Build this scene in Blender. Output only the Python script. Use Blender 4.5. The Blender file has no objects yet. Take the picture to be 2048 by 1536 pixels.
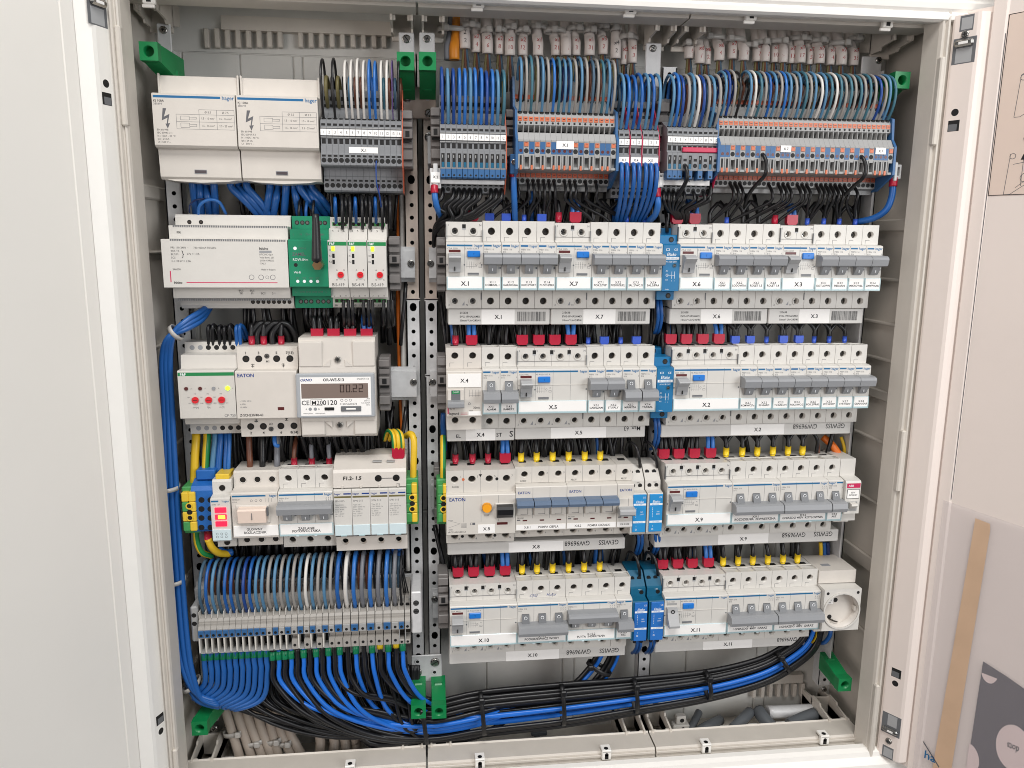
import bpy, bmesh, math, random
from mathutils import Vector, Matrix, Euler
random.seed(7)
scene = bpy.context.scene
COL = scene.collection

# ------------------------------------------------------------------ camera
CAM_LOC = Vector((-0.0200936, -0.7375626, 0.0012167))
CAM_ROT = Euler((1.38786678, -0.0083985, -0.11140803), 'XYZ')
F_PX = 1537.634
cam_d = bpy.data.cameras.new('camera'); cam = bpy.data.objects.new('camera', cam_d); COL.objects.link(cam)
cam.location = CAM_LOC; cam.rotation_euler = CAM_ROT
cam_d.sensor_width = 36.0; cam_d.lens = F_PX * 36.0 / 2048.0
cam_d.clip_start = 0.01; cam_d.clip_end = 50.0
scene.camera = cam
_R = CAM_ROT.to_matrix()

# ------------------------------------------------------------------ world and lamps (indoor room: overhead lamp and two added fills)
w = bpy.data.worlds.new('World'); scene.world = w; w.use_nodes = True
w.node_tree.nodes['Background'].inputs[0].default_value = (0.93, 0.95, 1.0, 1)
w.node_tree.nodes['Background'].inputs[1].default_value = 0.13

def area(name, loc, target, sx, sy, power, col):
    l = bpy.data.lights.new(name, 'AREA'); l.shape = 'RECTANGLE'; l.size = sx; l.size_y = sy; l.energy = power; l.color = col
    o = bpy.data.objects.new(name, l); COL.objects.link(o); o.location = loc
    o.rotation_euler = (Vector(target) - Vector(loc)).to_track_quat('-Z', 'Y').to_euler()
    return o
area('ceiling_lamp', (0.05, -1.35, 1.75), (0.1, 0.0, -0.2), 1.1, 0.8, 45.0, (1.0, 0.985, 0.965))
area('right_fill_light', (1.35, -1.75, 0.35), (0.0, 0.0, -0.15), 0.9, 1.2, 26.0, (0.98, 0.99, 1.0))  # added fill from the right, brightens the left door
area('warm_fill_light', (-1.2, -1.6, 0.1), (0.5, 0.0, -0.2), 0.9, 0.9, 14.0, (1.0, 0.90, 0.85))  # added warm fill from the lower left, no source of its own

scene.view_settings.view_transform = 'Standard'; scene.view_settings.look = 'None'
scene.view_settings.exposure = -0.17; scene.view_settings.gamma = 1.0
scene.view_settings.use_curve_mapping = False
scene.cycles.max_bounces = 6; scene.cycles.diffuse_bounces = 3; scene.cycles.glossy_bounces = 3
scene.cycles.transmission_bounces = 4; scene.cycles.transparent_max_bounces = 6
scene.cycles.use_denoising = True
scene.cycles.pixel_filter_type = 'BLACKMAN_HARRIS'; scene.cycles.filter_width = 0.95

# ------------------------------------------------------------------ helpers
def at(px, py, Y):
    """world point seen at photo pixel (px, py) on the plane at depth Y (metres)"""
    d = _R @ Vector(((px - 1024) / F_PX, -(py - 768) / F_PX, -1.0))
    t = (Y - CAM_LOC.y) / d.y
    return CAM_LOC + d * t

def lin(c):
    return tuple((v / 12.92 if v <= 0.04045 else ((v + 0.055) / 1.055) ** 2.4) for v in c)

MATS = {}
def mat(name, rgb, rough=0.5, metal=0.0, var=0.06, scale=60.0, bump=0.0, bscale=900.0, coat=0.0, spec=0.5, emit=None, estr=0.0, trans=0.0, alpha=1.0, dirt=0.0, stripe=None):
    """rgb is sRGB 0..255; small procedural colour and roughness variation in object space"""
    m = bpy.data.materials.new(name); m.use_nodes = True
    nt = m.node_tree; N = nt.nodes; L = nt.links
    b = N['Principled BSDF']
    c = lin([v / 255.0 for v in rgb])
    tc = N.new('ShaderNodeTexCoord'); 
    nz = N.new('ShaderNodeTexNoise'); nz.inputs['Scale'].default_value = scale; nz.inputs['Detail'].default_value = 5.0
    geo = N.new('ShaderNodeNewGeometry')
    L.new(geo.outputs['Position'], nz.inputs['Vector'])
    mx = N.new('ShaderNodeMix'); mx.data_type = 'RGBA'
    mx.inputs[6].default_value = (*[max(0, v * (1 - var)) for v in c], 1)
    mx.inputs[7].default_value = (*[min(1, v * (1 + var)) for v in c], 1)
    L.new(nz.outputs['Fac'], mx.inputs[0])
    col = mx.outputs[2]
    if stripe:      # spiral two-colour insulation, along the wire's z
        c2 = lin([v / 255.0 for v in stripe])
        sp = N.new('ShaderNodeUVMap'); sp.uv_map = 'UVMap'
        sx = N.new('ShaderNodeSeparateXYZ'); L.new(sp.outputs['UV'], sx.inputs[0])
        gt = N.new('ShaderNodeMath'); gt.operation = 'GREATER_THAN'; gt.inputs[1].default_value = 0.5
        fr = N.new('ShaderNodeMath'); fr.operation = 'FRACT'; ml_ = N.new('ShaderNodeMath'); ml_.operation = 'MULTIPLY'; ml_.inputs[1].default_value = 2.0
        L.new(sx.outputs['X'], ml_.inputs[0]); L.new(ml_.outputs[0], fr.inputs[0]); L.new(fr.outputs[0], gt.inputs[0])
        m2 = N.new('ShaderNodeMix'); m2.data_type = 'RGBA'; m2.inputs[7].default_value = (*c2, 1)
        L.new(col, m2.inputs[6]); L.new(gt.outputs[0], m2.inputs[0]); col = m2.outputs[2]
    if dirt > 0:
        n2 = N.new('ShaderNodeTexNoise'); n2.inputs['Scale'].default_value = 9.0; n2.inputs['Detail'].default_value = 8.0; n2.inputs['Roughness'].default_value = 0.7
        L.new(geo.outputs['Position'], n2.inputs['Vector'])
        rp = N.new('ShaderNodeValToRGB'); rp.color_ramp.elements[0].position = 0.52; rp.color_ramp.elements[1].position = 0.78
        L.new(n2.outputs['Fac'], rp.inputs[0])
        ml = N.new('ShaderNodeMath'); ml.operation = 'MULTIPLY'; ml.inputs[1].default_value = dirt; L.new(rp.outputs[0], ml.inputs[0])
        m3 = N.new('ShaderNodeMix'); m3.data_type = 'RGBA'; m3.inputs[7].default_value = (*[v * 0.72 for v in c], 1)
        L.new(col, m3.inputs[6]); L.new(ml.outputs[0], m3.inputs[0]); col = m3.outputs[2]
    L.new(col, b.inputs['Base Color'])
    mr = N.new('ShaderNodeMapRange'); mr.inputs['To Min'].default_value = max(0.03, rough - 0.07); mr.inputs['To Max'].default_value = min(1, rough + 0.07)
    L.new(nz.outputs['Fac'], mr.inputs['Value']); L.new(mr.outputs[0], b.inputs['Roughness'])
    b.inputs['Metallic'].default_value = metal
    b.inputs['Coat Weight'].default_value = coat
    b.inputs['Specular IOR Level'].default_value = spec
    if trans: b.inputs['Transmission Weight'].default_value = trans
    if alpha < 1: b.inputs['Alpha'].default_value = alpha
    if emit:
        b.inputs['Emission Color'].default_value = (*lin([v / 255.0 for v in emit]), 1); b.inputs['Emission Strength'].default_value = estr
    if bump > 0:
        nb = N.new('ShaderNodeTexNoise'); nb.inputs['Scale'].default_value = bscale; nb.inputs['Detail'].default_value = 3.0
        L.new(geo.outputs['Position'], nb.inputs['Vector'])
        bp = N.new('ShaderNodeBump'); bp.inputs['Strength'].default_value = bump; bp.inputs['Distance'].default_value = 0.0004
        L.new(nb.outputs['Fac'], bp.inputs['Height']); L.new(bp.outputs[0], b.inputs['Normal'])
    MATS[name] = m
    return m

mat('white_plastic', (209, 206, 200), 0.38, bump=0.06, dirt=0.10)
mat('pale_plastic', (206, 202, 195), 0.42, bump=0.06, dirt=0.10)
mat('eaton_plastic', (208, 203, 195), 0.40, bump=0.06, dirt=0.08)
mat('busbar_plastic', (208, 206, 202), 0.40, bump=0.05, dirt=0.12)
mat('cream_plastic', (209, 203, 195), 0.42, bump=0.06, dirt=0.08)
mat('enclosure_grey', (206, 199, 189), 0.50, bump=0.12, bscale=500, dirt=0.25)
mat('enclosure_back', (212, 211, 206), 0.50, bump=0.10, bscale=400, dirt=0.20)
mat('frame_white', (243, 240, 234), 0.33, bump=0.10, bscale=350, dirt=0.05, var=0.03)
mat('door_white', (242, 238, 231), 0.40, bump=0.12, bscale=300, dirt=0.06, var=0.03, scale=8)
mat('door_warm', (238, 226, 218), 0.42, bump=0.12, bscale=300, dirt=0.10, var=0.03, scale=8)
mat('toggle_grey', (146, 148, 151), 0.42, bump=0.05)
mat('toggle_light', (170, 171, 172), 0.42, bump=0.05)
mat('toggle_dark', (106, 108, 111), 0.42)
mat('steel_blue', (98, 116, 140), 0.42)
mat('black_plastic', (24, 24, 26), 0.42)
mat('hole_black', (10, 10, 11), 0.6)  # shade inside holes put in as colour; also black print and sockets
mat('ink', (30, 30, 33), 0.6, var=0.0)
mat('ink_light', (96, 96, 100), 0.6, var=0.0)
mat('ink_blue', (16, 100, 150), 0.5, var=0.0)
mat('ink_navy', (24, 60, 130), 0.5, var=0.0)
mat('ink_red', (168, 62, 60), 0.6, var=0.0)
mat('ink_magenta', (196, 28, 84), 0.5, var=0.0)
mat('ink_green', (20, 128, 70), 0.5, var=0.0)
mat('ink_white', (235, 238, 240), 0.5, var=0.0)
mat('label_white', (243, 241, 238), 0.55, var=0.02)
mat('label_flap', (208, 224, 228), 0.16, var=0.02, coat=0.4)
mat('flap_edge', (172, 196, 200), 0.2, var=0.03)
mat('button_blue', (30, 118, 205), 0.35)
mat('relay_blue', (20, 110, 160), 0.40, bump=0.05)
mat('relay_teal', (14, 92, 124), 0.42, bump=0.05)
mat('relay_face', (44, 142, 205), 0.30)
mat('relay_deep', (46, 112, 190), 0.28)
mat('brown_window', (88, 34, 34), 0.35)
mat('green_holder', (14, 126, 70), 0.38, bump=0.04)
mat('green_device', (12, 128, 92), 0.42, bump=0.05)
mat('zinc', (208, 208, 208), 0.45, metal=0.12, var=0.14, scale=160)
mat('zinc_warm', (204, 190, 178), 0.45, metal=0.12, var=0.16, scale=120)
mat('screw_steel', (170, 168, 164), 0.26, metal=1.0, var=0.2, scale=400)
mat('screw_dark', (70, 66, 62), 0.38, metal=0.9, var=0.25, scale=500)
mat('brass', (186, 152, 112), 0.3, metal=1.0)
mat('strip_grey', (130, 132, 135), 0.46, bump=0.05)
mat('latch_dark', (74, 66, 70), 0.4)
mat('strip_grey_dark', (104, 107, 111), 0.5)
mat('strip_light', (158, 158, 157), 0.46, bump=0.05)
mat('strip_warm', (158, 154, 148), 0.48, bump=0.05, dirt=0.15)
mat('strip_orange', (204, 112, 76), 0.42)
mat('strip_orange_deep', (188, 92, 64), 0.45)
mat('strip_blue', (50, 96, 144), 0.42)
mat('strip_red', (196, 46, 82), 0.35)
mat('end_stop', (116, 112, 110), 0.45, var=0.1)
mat('ferrule_red', (170, 24, 52), 0.36)
mat('ferrule_blue', (52, 86, 188), 0.36)
mat('ferrule_yellow', (238, 202, 32), 0.36)
mat('ferrule_green', (22, 138, 92), 0.36)
mat('wire_blue', (32, 90, 160), 0.36, var=0.08, scale=30)
mat('loom_blue', (30, 106, 202), 0.34, var=0.08, scale=30)
mat('wire_bright', (46, 108, 182), 0.36, var=0.08, scale=30)
mat('wire_royal', (30, 68, 138), 0.36, var=0.08, scale=30)
mat('wire_steel', (82, 128, 162), 0.42, var=0.1, scale=30)
mat('wire_slate', (66, 92, 112), 0.42, var=0.1, scale=30)
mat('wire_teal', (62, 108, 124), 0.42, var=0.1, scale=30)
mat('wire_navy', (26, 44, 92), 0.4, var=0.1, scale=30)
mat('wire_grey', (150, 146, 141), 0.45, var=0.08, scale=30)
mat('wire_darkgrey', (112, 114, 120), 0.45, var=0.08, scale=30)
mat('wire_white', (212, 208, 202), 0.42, var=0.04, scale=30)
mat('wire_brown', (104, 62, 44), 0.42, var=0.1, scale=30)
mat('wire_olive', (112, 104, 66), 0.45, var=0.1, scale=30)
mat('wire_black', (24, 24, 26), 0.36, var=0.12, scale=30)
mat('wire_violet', (88, 66, 120), 0.42)
mat('wire_red', (150, 30, 36), 0.42)
mat('wire_orange', (232, 118, 38), 0.42)
mat('wire_yellow', (226, 186, 42), 0.42)
mat('wire_earth', (226, 188, 44), 0.42, stripe=(30, 126, 66))
mat('sheath', (222, 213, 207), 0.5, var=0.08, scale=30, bump=0.15, bscale=200)
mat('sheath_warm', (172, 160, 148), 0.5, var=0.10, scale=30, bump=0.15, bscale=200)
mat('sheath_grey', (126, 130, 138), 0.48, var=0.08, scale=30)
mat('sheath_orange', (226, 142, 40), 0.42, var=0.06, scale=30)
mat('tie_clear', (206, 202, 196), 0.32, trans=0.25)
mat('tie_black', (22, 22, 24), 0.42)
mat('conduit_grey', (92, 96, 100), 0.5)
mat('lcd', (126, 110, 102), 0.45, var=0.03)
mat('lcd_ink', (58, 46, 42), 0.3)
mat('clear_frame', (168, 172, 176), 0.12, var=0.03, coat=0.6)
mat('led_green', (206, 255, 60), 0.3, emit=(190, 255, 40), estr=1.6)
mat('led_red', (255, 40, 66), 0.3, emit=(255, 24, 52), estr=2.0)
mat('led_amber', (255, 210, 90), 0.3, emit=(255, 190, 60), estr=1.6)
mat('knob_red', (214, 34, 44), 0.35)
mat('test_orange', (244, 164, 36), 0.36)
mat('pe_green', (70, 150, 84), 0.42)
mat('pe_yellow', (230, 194, 60), 0.42)
mat('nblue', (34, 100, 176), 0.4)
mat('tape_brown', (230, 196, 164), 0.42, var=0.10, scale=40, trans=0.0, alpha=0.74)
mat('film', (226, 220, 224), 0.08, var=0.02, alpha=0.13, coat=0.5)
mat('paper_dark', (66, 62, 70), 0.6, var=0.08)
mat('paper_pink', (232, 212, 208), 0.6, var=0.03)
mat('sticker_tan', (228, 208, 194), 0.5, var=0.03)
mat('carton', (176, 108, 82), 0.7)

class G:
    """mesh builder in millimetres"""
    def __init__(s): s.v = []; s.f = []; s.m = []; s.sm = []; s.mats = []; s.uv = None
    def mi(s, m):
        if m not in s.mats: s.mats.append(m)
        return s.mats.index(m)
    def face(s, idx, m, smooth=False): s.f.append(tuple(idx)); s.m.append(s.mi(m)); s.sm.append(smooth)
    def quad(s, pts, m, smooth=False):
        n = len(s.v); s.v += [tuple(p) for p in pts]; s.face(range(n, n + len(pts)), m, smooth)
    def box(s, x0, x1, y0, y1, z0, z1, m, c=0.0):
        if x0 > x1: x0, x1 = x1, x0
        if y0 > y1: y0, y1 = y1, y0
        if z0 > z1: z0, z1 = z1, z0
        if c <= 0:
            n = len(s.v)
            s.v += [(x0, y0, z0), (x1, y0, z0), (x1, y1, z0), (x0, y1, z0), (x0, y0, z1), (x1, y0, z1), (x1, y1, z1), (x0, y1, z1)]
            for q in ((0, 3, 2, 1), (4, 5, 6, 7), (0, 1, 5, 4), (1, 2, 6, 5), (2, 3, 7, 6), (3, 0, 4, 7)):
                s.face([n + i for i in q], m)
            return
        c = min(c, (x1 - x0) * .45, (y1 - y0) * .45, (z1 - z0) * .45)
        # chamfered box: convex hull of 24 points
        X = (x0, x1); Y = (y0, y1); Z = (z0, z1); sg = (1, -1)
        idx = {}
        for i in (0, 1):
            for j in (0, 1):
                for k in (0, 1):
                    bx, by, bz = X[i], Y[j], Z[k]
                    for a, p in (('x', (bx, by + sg[j] * c, bz + sg[k] * c)), ('y', (bx + sg[i] * c, by, bz + sg[k] * c)), ('z', (bx + sg[i] * c, by + sg[j] * c, bz))):
                        idx[(i, j, k, a)] = len(s.v); s.v.append(p)
        I = idx
        def fc(q, nrm):
            p = [Vector(s.v[i]) for i in q]
            nn = (p[1] - p[0]).cross(p[2] - p[0])
            if nn.dot(Vector(nrm)) < 0: q = q[::-1]
            s.face(q, m)
        for e in (0, 1):
            d = -1 if e == 0 else 1
            fc([I[(e, 0, 0, 'x')], I[(e, 1, 0, 'x')], I[(e, 1, 1, 'x')], I[(e, 0, 1, 'x')]], (d, 0, 0))
            fc([I[(0, e, 0, 'y')], I[(1, e, 0, 'y')], I[(1, e, 1, 'y')], I[(0, e, 1, 'y')]], (0, d, 0))
            fc([I[(0, 0, e, 'z')], I[(1, 0, e, 'z')], I[(1, 1, e, 'z')], I[(0, 1, e, 'z')]], (0, 0, d))
        for a in (0, 1):
            for b in (0, 1):
                da = -1 if a == 0 else 1; db = -1 if b == 0 else 1
                fc([I[(a, b, 0, 'x')], I[(a, b, 1, 'x')], I[(a, b, 1, 'y')], I[(a, b, 0, 'y')]], (da, db, 0))
                fc([I[(a, 0, b, 'x')], I[(a, 1, b, 'x')], I[(a, 1, b, 'z')], I[(a, 0, b, 'z')]], (da, 0, db))
                fc([I[(0, a, b, 'y')], I[(1, a, b, 'y')], I[(1, a, b, 'z')], I[(0, a, b, 'z')]], (0, da, db))
        for i in (0, 1):
            for j in (0, 1):
                for k in (0, 1):
                    fc([I[(i, j, k, 'x')], I[(i, j, k, 'y')], I[(i, j, k, 'z')]], (-sg[i], -sg[j], -sg[k]))
    def prism(s, poly, x0, x1, m, axis='x', smooth=False):
        """poly = list of (a, b); axis x: (y, z), axis z: (x, y), axis y: (x, z)"""
        n = len(s.v); k = len(poly)
        def P(a, b, t):
            return (t, a, b) if axis == 'x' else ((a, b, t) if axis == 'z' else (a, t, b))
        for t in (x0, x1):
            for a, b in poly: s.v.append(P(a, b, t))
        ar = sum(poly[i][0] * poly[(i + 1) % k][1] - poly[(i + 1) % k][0] * poly[i][1] for i in range(k))
        fl = (ar > 0) if axis != 'y' else (ar < 0)
        e0 = list(range(n, n + k)); e1 = list(range(n + k, n + 2 * k))
        s.face(e0[::-1] if fl else e0, m); s.face(e1 if fl else e1[::-1], m)
        for i in range(k):
            j = (i + 1) % k
            q = [e0[i], e0[j], e1[j], e1[i]]
            s.face(q if fl else q[::-1], m, smooth)
    def cyl(s, c, r, h, m, axis='y', n=14, r2=None, cap=True, mcap=None, smooth=True):
        """from c along +axis by h (may be negative)"""
        r2 = r if r2 is None else r2
        b = len(s.v)
        for t, rr in ((0, r), (h, r2)):
            for i in range(n):
                a = 2 * math.pi * i / n; p, q = rr * math.cos(a), rr * math.sin(a)
                s.v.append((c[0] + p, c[1] + t, c[2] + q) if axis == 'y' else ((c[0] + p, c[1] + q, c[2] + t) if axis == 'z' else (c[0] + t, c[1] + p, c[2] + q)))
        for i in range(n):
            j = (i + 1) % n; s.face([b + i, b + j, b + n + j, b + n + i], m, smooth)
        if cap:
            s.face(range(b, b + n), mcap or m); s.face(range(b + 2 * n - 1, b + n - 1, -1), mcap or m)
    def ring(s, c, r0, r1, y0, y1, m, n=18, smooth=True):
        """annulus about the y axis"""
        b = len(s.v)
        for r, y in ((r0, y0), (r1, y0), (r1, y1), (r0, y1)):
            for i in range(n):
                a = 2 * math.pi * i / n; s.v.append((c[0] + r * math.cos(a), c[1] + y, c[2] + r * math.sin(a)))
        for k in range(4):
            k2 = (k + 1) % 4
            for i in range(n):
                j = (i + 1) % n; s.face([b + k * n + i, b + k * n + j, b + k2 * n + j, b + k2 * n + i], m, smooth and k in (1, 3))
    def plate(s, x0, x1, z0, z1, y0, y1, m, hole=None, mh=None, n=16, sides=True, mirror=False):
        """plate facing -y from y0 (front) to y1 with one round hole (cx, cz, r) right through"""
        if hole is None:
            s.box(x0, x1, y0, y1, z0, z1, m); return
        cx, cz, r = hole[:3]; rz = hole[3] if len(hole) > 3 else r
        ang = [2 * math.pi * i / n for i in range(n)]
        for X in (x0, x1):
            for Z in (z0, z1): ang.append(math.atan2(Z - cz, X - cx) % (2 * math.pi))
        ang = sorted(set(round(a, 5) for a in ang)); k = len(ang); b = len(s.v)
        for a in ang:
            dx, dz = math.cos(a), math.sin(a)
            t = min((((x1 if dx > 0 else x0) - cx) / dx) if abs(dx) > 1e-9 else 1e9, (((z1 if dz > 0 else z0) - cz) / dz) if abs(dz) > 1e-9 else 1e9)
            s.v.append((cx + dx * t, y0, cz + dz * t))
        for y in (y0, y1):
            for a in ang: s.v.append((cx + r * math.cos(a), y, cz + rz * math.sin(a)))
        for i in range(k):
            j = (i + 1) % k
            s.face([b + i, b + j, b + k + j, b + k + i], m)
            s.face([b + k + i, b + k + j, b + 2 * k + j, b + 2 * k + i], mh or m, True)
        if sides:
            for P in (((x0, y0, z0), (x0, y0, z1), (x0, y1, z1), (x0, y1, z0)), ((x1, y0, z0), (x1, y1, z0), (x1, y1, z1), (x1, y0, z1)),
                      ((x0, y0, z1), (x1, y0, z1), (x1, y1, z1), (x0, y1, z1)), ((x0, y0, z0), (x0, y1, z0), (x1, y1, z0), (x1, y0, z0))):
                s.quad(P, m)
    def text(s, t, x, y, z, size, m, align='c', sx=1.0, bold=0.0, rot=0.0, slant=0.0, wrap=None):
        """flat lettering in the xz plane facing -y; size = cap height in mm"""
        V, F = glyphs(t, bold)
        if not V: return
        k = size / 0.70
        w = max(p[0] for p in V); x_off = {'c': -(w + min(p[0] for p in V)) / 2, 'l': 0.0, 'r': -w}[align]
        b = len(s.v); ca, sa = math.cos(rot), math.sin(rot)
        for p in V:
            a, c = (p[0] + x_off) * k * sx + slant * p[1] * k, (p[1] - 0.35) * k
            a, c = a * ca - c * sa, a * sa + c * ca
            yy = y
            if wrap: yy = y + wrap - math.sqrt(max(0.01, wrap * wrap - a * a))
            s.v.append((x + a, yy, z + c))
        for f in F: s.face([b + i for i in f], m)
    def tube(s, pts, r, m, n=8, cap=True):
        """round tube through mm points"""
        P = [Vector(p) for p in pts]; k = len(P); b = len(s.v)
        T = [(P[min(i + 1, k - 1)] - P[max(i - 1, 0)]).normalized() for i in range(k)]
        up = Vector((0, 0, 1)) if abs(T[0].z) < 0.9 else Vector((0, 1, 0))
        N = (up - T[0] * up.dot(T[0])).normalized()
        if s.uv is None: s.uv = {}
        for i in range(k):
            N = (N - T[i] * N.dot(T[i])).normalized(); B = T[i].cross(N)
            rr = r[i] if isinstance(r, (list, tuple)) else r
            for j in range(n):
                a = 2 * math.pi * j / n
                s.v.append(tuple(P[i] + N * (rr * math.cos(a)) + B * (rr * math.sin(a))))
        for i in range(k - 1):
            for j in range(n):
                j2 = (j + 1) % n
                s.uv[len(s.f)] = ((j + .5) / n, i / k)
                s.face([b + i * n + j, b + i * n + j2, b + (i + 1) * n + j2, b + (i + 1) * n + j], m, True)
        if cap:
            s.face([b + j for j in range(n)][::-1], m); s.face([b + (k - 1) * n + j for j in range(n)], m)
    def mesh(s, name):
        me = bpy.data.meshes.new(name)
        me.from_pydata([(a * .001, b * .001, c * .001) for a, b, c in s.v], [], s.f)
        for m in s.mats: me.materials.append(MATS[m])
        me.polygons.foreach_set('material_index', s.m); me.polygons.foreach_set('use_smooth', s.sm)
        if s.uv and any(MATS[m].node_tree.nodes.get('UV Map') for m in s.mats):
            u = me.uv_layers.new(name='UVMap')
            for p in me.polygons:
                c = s.uv.get(p.index, (0, 0))
                for li in p.loop_indices: u.data[li].uv = c
        me.update(); return me

_gl = {}
def glyphs(t, bold=0.0):
    key = (t, bold)
    if key not in _gl:
        cu = bpy.data.curves.new('t', 'FONT'); cu.body = t; cu.resolution_u = 2; cu.offset = bold; cu.fill_mode = 'FRONT'
        ob = bpy.data.objects.new('t', cu)
        me = bpy.data.meshes.new_from_object(ob)
        _gl[key] = ([(v.co.x, v.co.y) for v in me.vertices], [tuple(p.vertices) for p in me.polygons])
        bpy.data.objects.remove(ob); bpy.data.curves.remove(cu); bpy.data.meshes.remove(me)
    return _gl[key]

def obj(name, g, parent=None, loc=(0, 0, 0)):
    me = g.mesh(name) if isinstance(g, G) else g
    o = bpy.data.objects.new(name, me); COL.objects.link(o); o.location = loc
    if parent: o.parent = parent
    return o
def tag(o, label, cat, group=None):
    o['label'] = label; o['category'] = cat
    if group: o['group'] = group
    return o
def thing(name, label, cat, loc, group=None):
    o = bpy.data.objects.new(name, None); COL.objects.link(o); o.location = loc; o.empty_display_size = 0.01
    return tag(o, label, cat, group)

def spline(pts, n=6):
    """Catmull-Rom through points"""
    P = [Vector(p) for p in pts]; P = [P[0] * 2 - P[1]] + P + [P[-1] * 2 - P[-2]]; out = []
    for i in range(1, len(P) - 2):
        for k in range(n):
            t = k / n; a, b, c, d = P[i - 1], P[i], P[i + 1], P[i + 2]
            out.append(0.5 * ((2 * b) + (c - a) * t + (2 * a - 5 * b + 4 * c - d) * t * t + (3 * b - a - 3 * c + d) * t ** 3))
    out.append(P[-2]); return out
def wire_mesh(g, pts, o, r, m, n=5, sides=8):
    g.tube([(p - o) * 1000 for p in spline(pts, n)], r, m, sides)
def wire(label, pts, r, m, cat='wire', name='wire', group=None, n=5, sides=8):
    o = Vector(pts[0]); g = G(); wire_mesh(g, pts, o, r, m, n, sides)
    ob = obj(name, g, None, o); return tag(ob, label, cat, group)

ORDW = 'first second third fourth fifth sixth seventh eighth ninth tenth eleventh twelfth thirteenth fourteenth fifteenth sixteenth seventeenth eighteenth nineteenth twentieth twenty-first twenty-second twenty-third twenty-fourth twenty-fifth twenty-sixth twenty-seventh twenty-eighth twenty-ninth thirtieth thirty-first thirty-second thirty-third thirty-fourth thirty-fifth'.split()
TANGLE = G()
def tangle(pts, r, m, n=4, sides=6):
    """a wire of the uncountable mass behind the devices"""
    wire_mesh(TANGLE, [Vector(p) for p in pts], Vector((0, 0, 0)), r, m, n, sides)
# ------------------------------------------------------------------ the cabinet (enclosure, troughs, uprights, rails, doors)
CAB = thing('cabinet', 'large open white distribution cabinet holding all the devices', 'cabinet', (0.1, 0.05, -0.6))
CL = -CAB.location
def part(name, g, parent=None): 
    return obj(name, g, parent or CAB, CL if parent is None else (0, 0, 0))
def mm(p): return (p.x * 1000, p.y * 1000, p.z * 1000)

# back wall: base sheet and moulded panels with grooves between them
BACK = 100.0
g = G(); g.box(-300, 500, BACK + 2, BACK + 8, -650, 300, 'enclosure_back'); part('back_wall', g)
seam_px = [(362, 100), (478, 100), (585, 110), (973, 1340), (1125, 1340), (1148, 1340), (1372, 1320), (1513, 1310), (1535, 1310)]
xs = sorted([-279.0] + [at(a, b, .1).x * 1000 for a, b in seam_px] + [-140, -28, 482])
for i in range(len(xs) - 1):
    for z0, z1 in ((-600, -300), (-299, 183)):
        g = G(); g.box(xs[i] + .5, xs[i + 1] - .5, BACK, BACK + 3, z0, z1, 'enclosure_back', 1.0); part('back_panel', g)
g = G(); g.box(-279, 482, BACK + .5, BACK + 3, 184, 290, 'enclosure_back'); part('back_panel', g)

# side walls with embossed ribs
for X, s in ((-281, -1), (484, 1)):
    g = G(); g.box(X, X + 4 * s, -2, BACK + 6, -640, 300, 'enclosure_grey'); part('side_wall', g)
ribsL = [(385, 30), (505, 8), (690, 10), (910, 34), (1000, 8), (1180, 26), (1360, 20)]
ribsR = [(450, 30), (560, 10), (648, 10), (720, 10), (790, 26), (880, 10), (1000, 8), (1120, 40), (1250, 8)]
for lst, X, s, px in ((ribsL, -281, 1, 325), (ribsR, 484, -1, 1745)):
    for py, h in lst:
        z = at(px, py, .05).z * 1000
        g = G(); g.box(X, X + s * 3.5, 12, 96, z - h * .22, z + h * .22, 'enclosure_grey', 1.5); part('wall_rib', g)

# front flanges of the enclosure, with a rolled rib
fl = [(-268, 0), (-269.2, -20), (-270.2, -22.6), (-271.6, -23.4), (-272.6, -21.6), (-273.8, -22.0), (-275, -24.6), (-276.6, -24.8), (-277.4, -20), (-292, -20), (-292, 10), (-283, 10), (-283, 2), (-270, 2)]
g = G(); g.prism(fl, -600, 215, 'enclosure_grey', 'z'); part('flange', g)
fr = [(458, 0), (461.5, -18), (463.0, -20.8), (464.4, -21.4), (465.2, -19.6), (466.4, -20.0), (467.6, -22.6), (469.2, -22.8), (470.2, -18), (484, -18), (498, -18), (498, 10), (486, 10), (486, 2), (460, 2)]
g = G(); g.prism(fr, -600, 215, 'enclosure_grey', 'z'); part('flange', g)
for X, z0, z1, s in ((-271.5, 95, 175, -1), (-271.5, -560, -495, -1), (464.5, 95, 175, 1), (464.5, -560, -470, 1), (464.5, -250, -185, 1)):
    g = G(); g.box(X - 2.5, X + 2.5, -25, -15, z0, z1, 'enclosure_grey', 1.2); part('flange_cover', g)

# outer frame: top and bottom bars, folded sheet
tp = [(-18, 206.5), (-22, 208), (-23, 212), (-21.5, 214.5), (-23.5, 217), (-25, 222), (-23.5, 226), (-30, 232), (-32, 300), (60, 300), (60, 215), (8, 210.5), (-16, 206.5)]
g = G(); g.prism(tp, -420, 900, 'frame_white'); part('top_frame_bar', g)
bp = [(-13, -548.0), (-19, -548.6), (-24, -551), (-25, -556), (-31, -562), (-33, -575), (-34, -680), (60, -680), (60, -566), (-4, -558), (-12, -550)]
g = G(); g.prism(bp, -420, 900, 'frame_white'); part('bottom_frame_bar', g)

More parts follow.
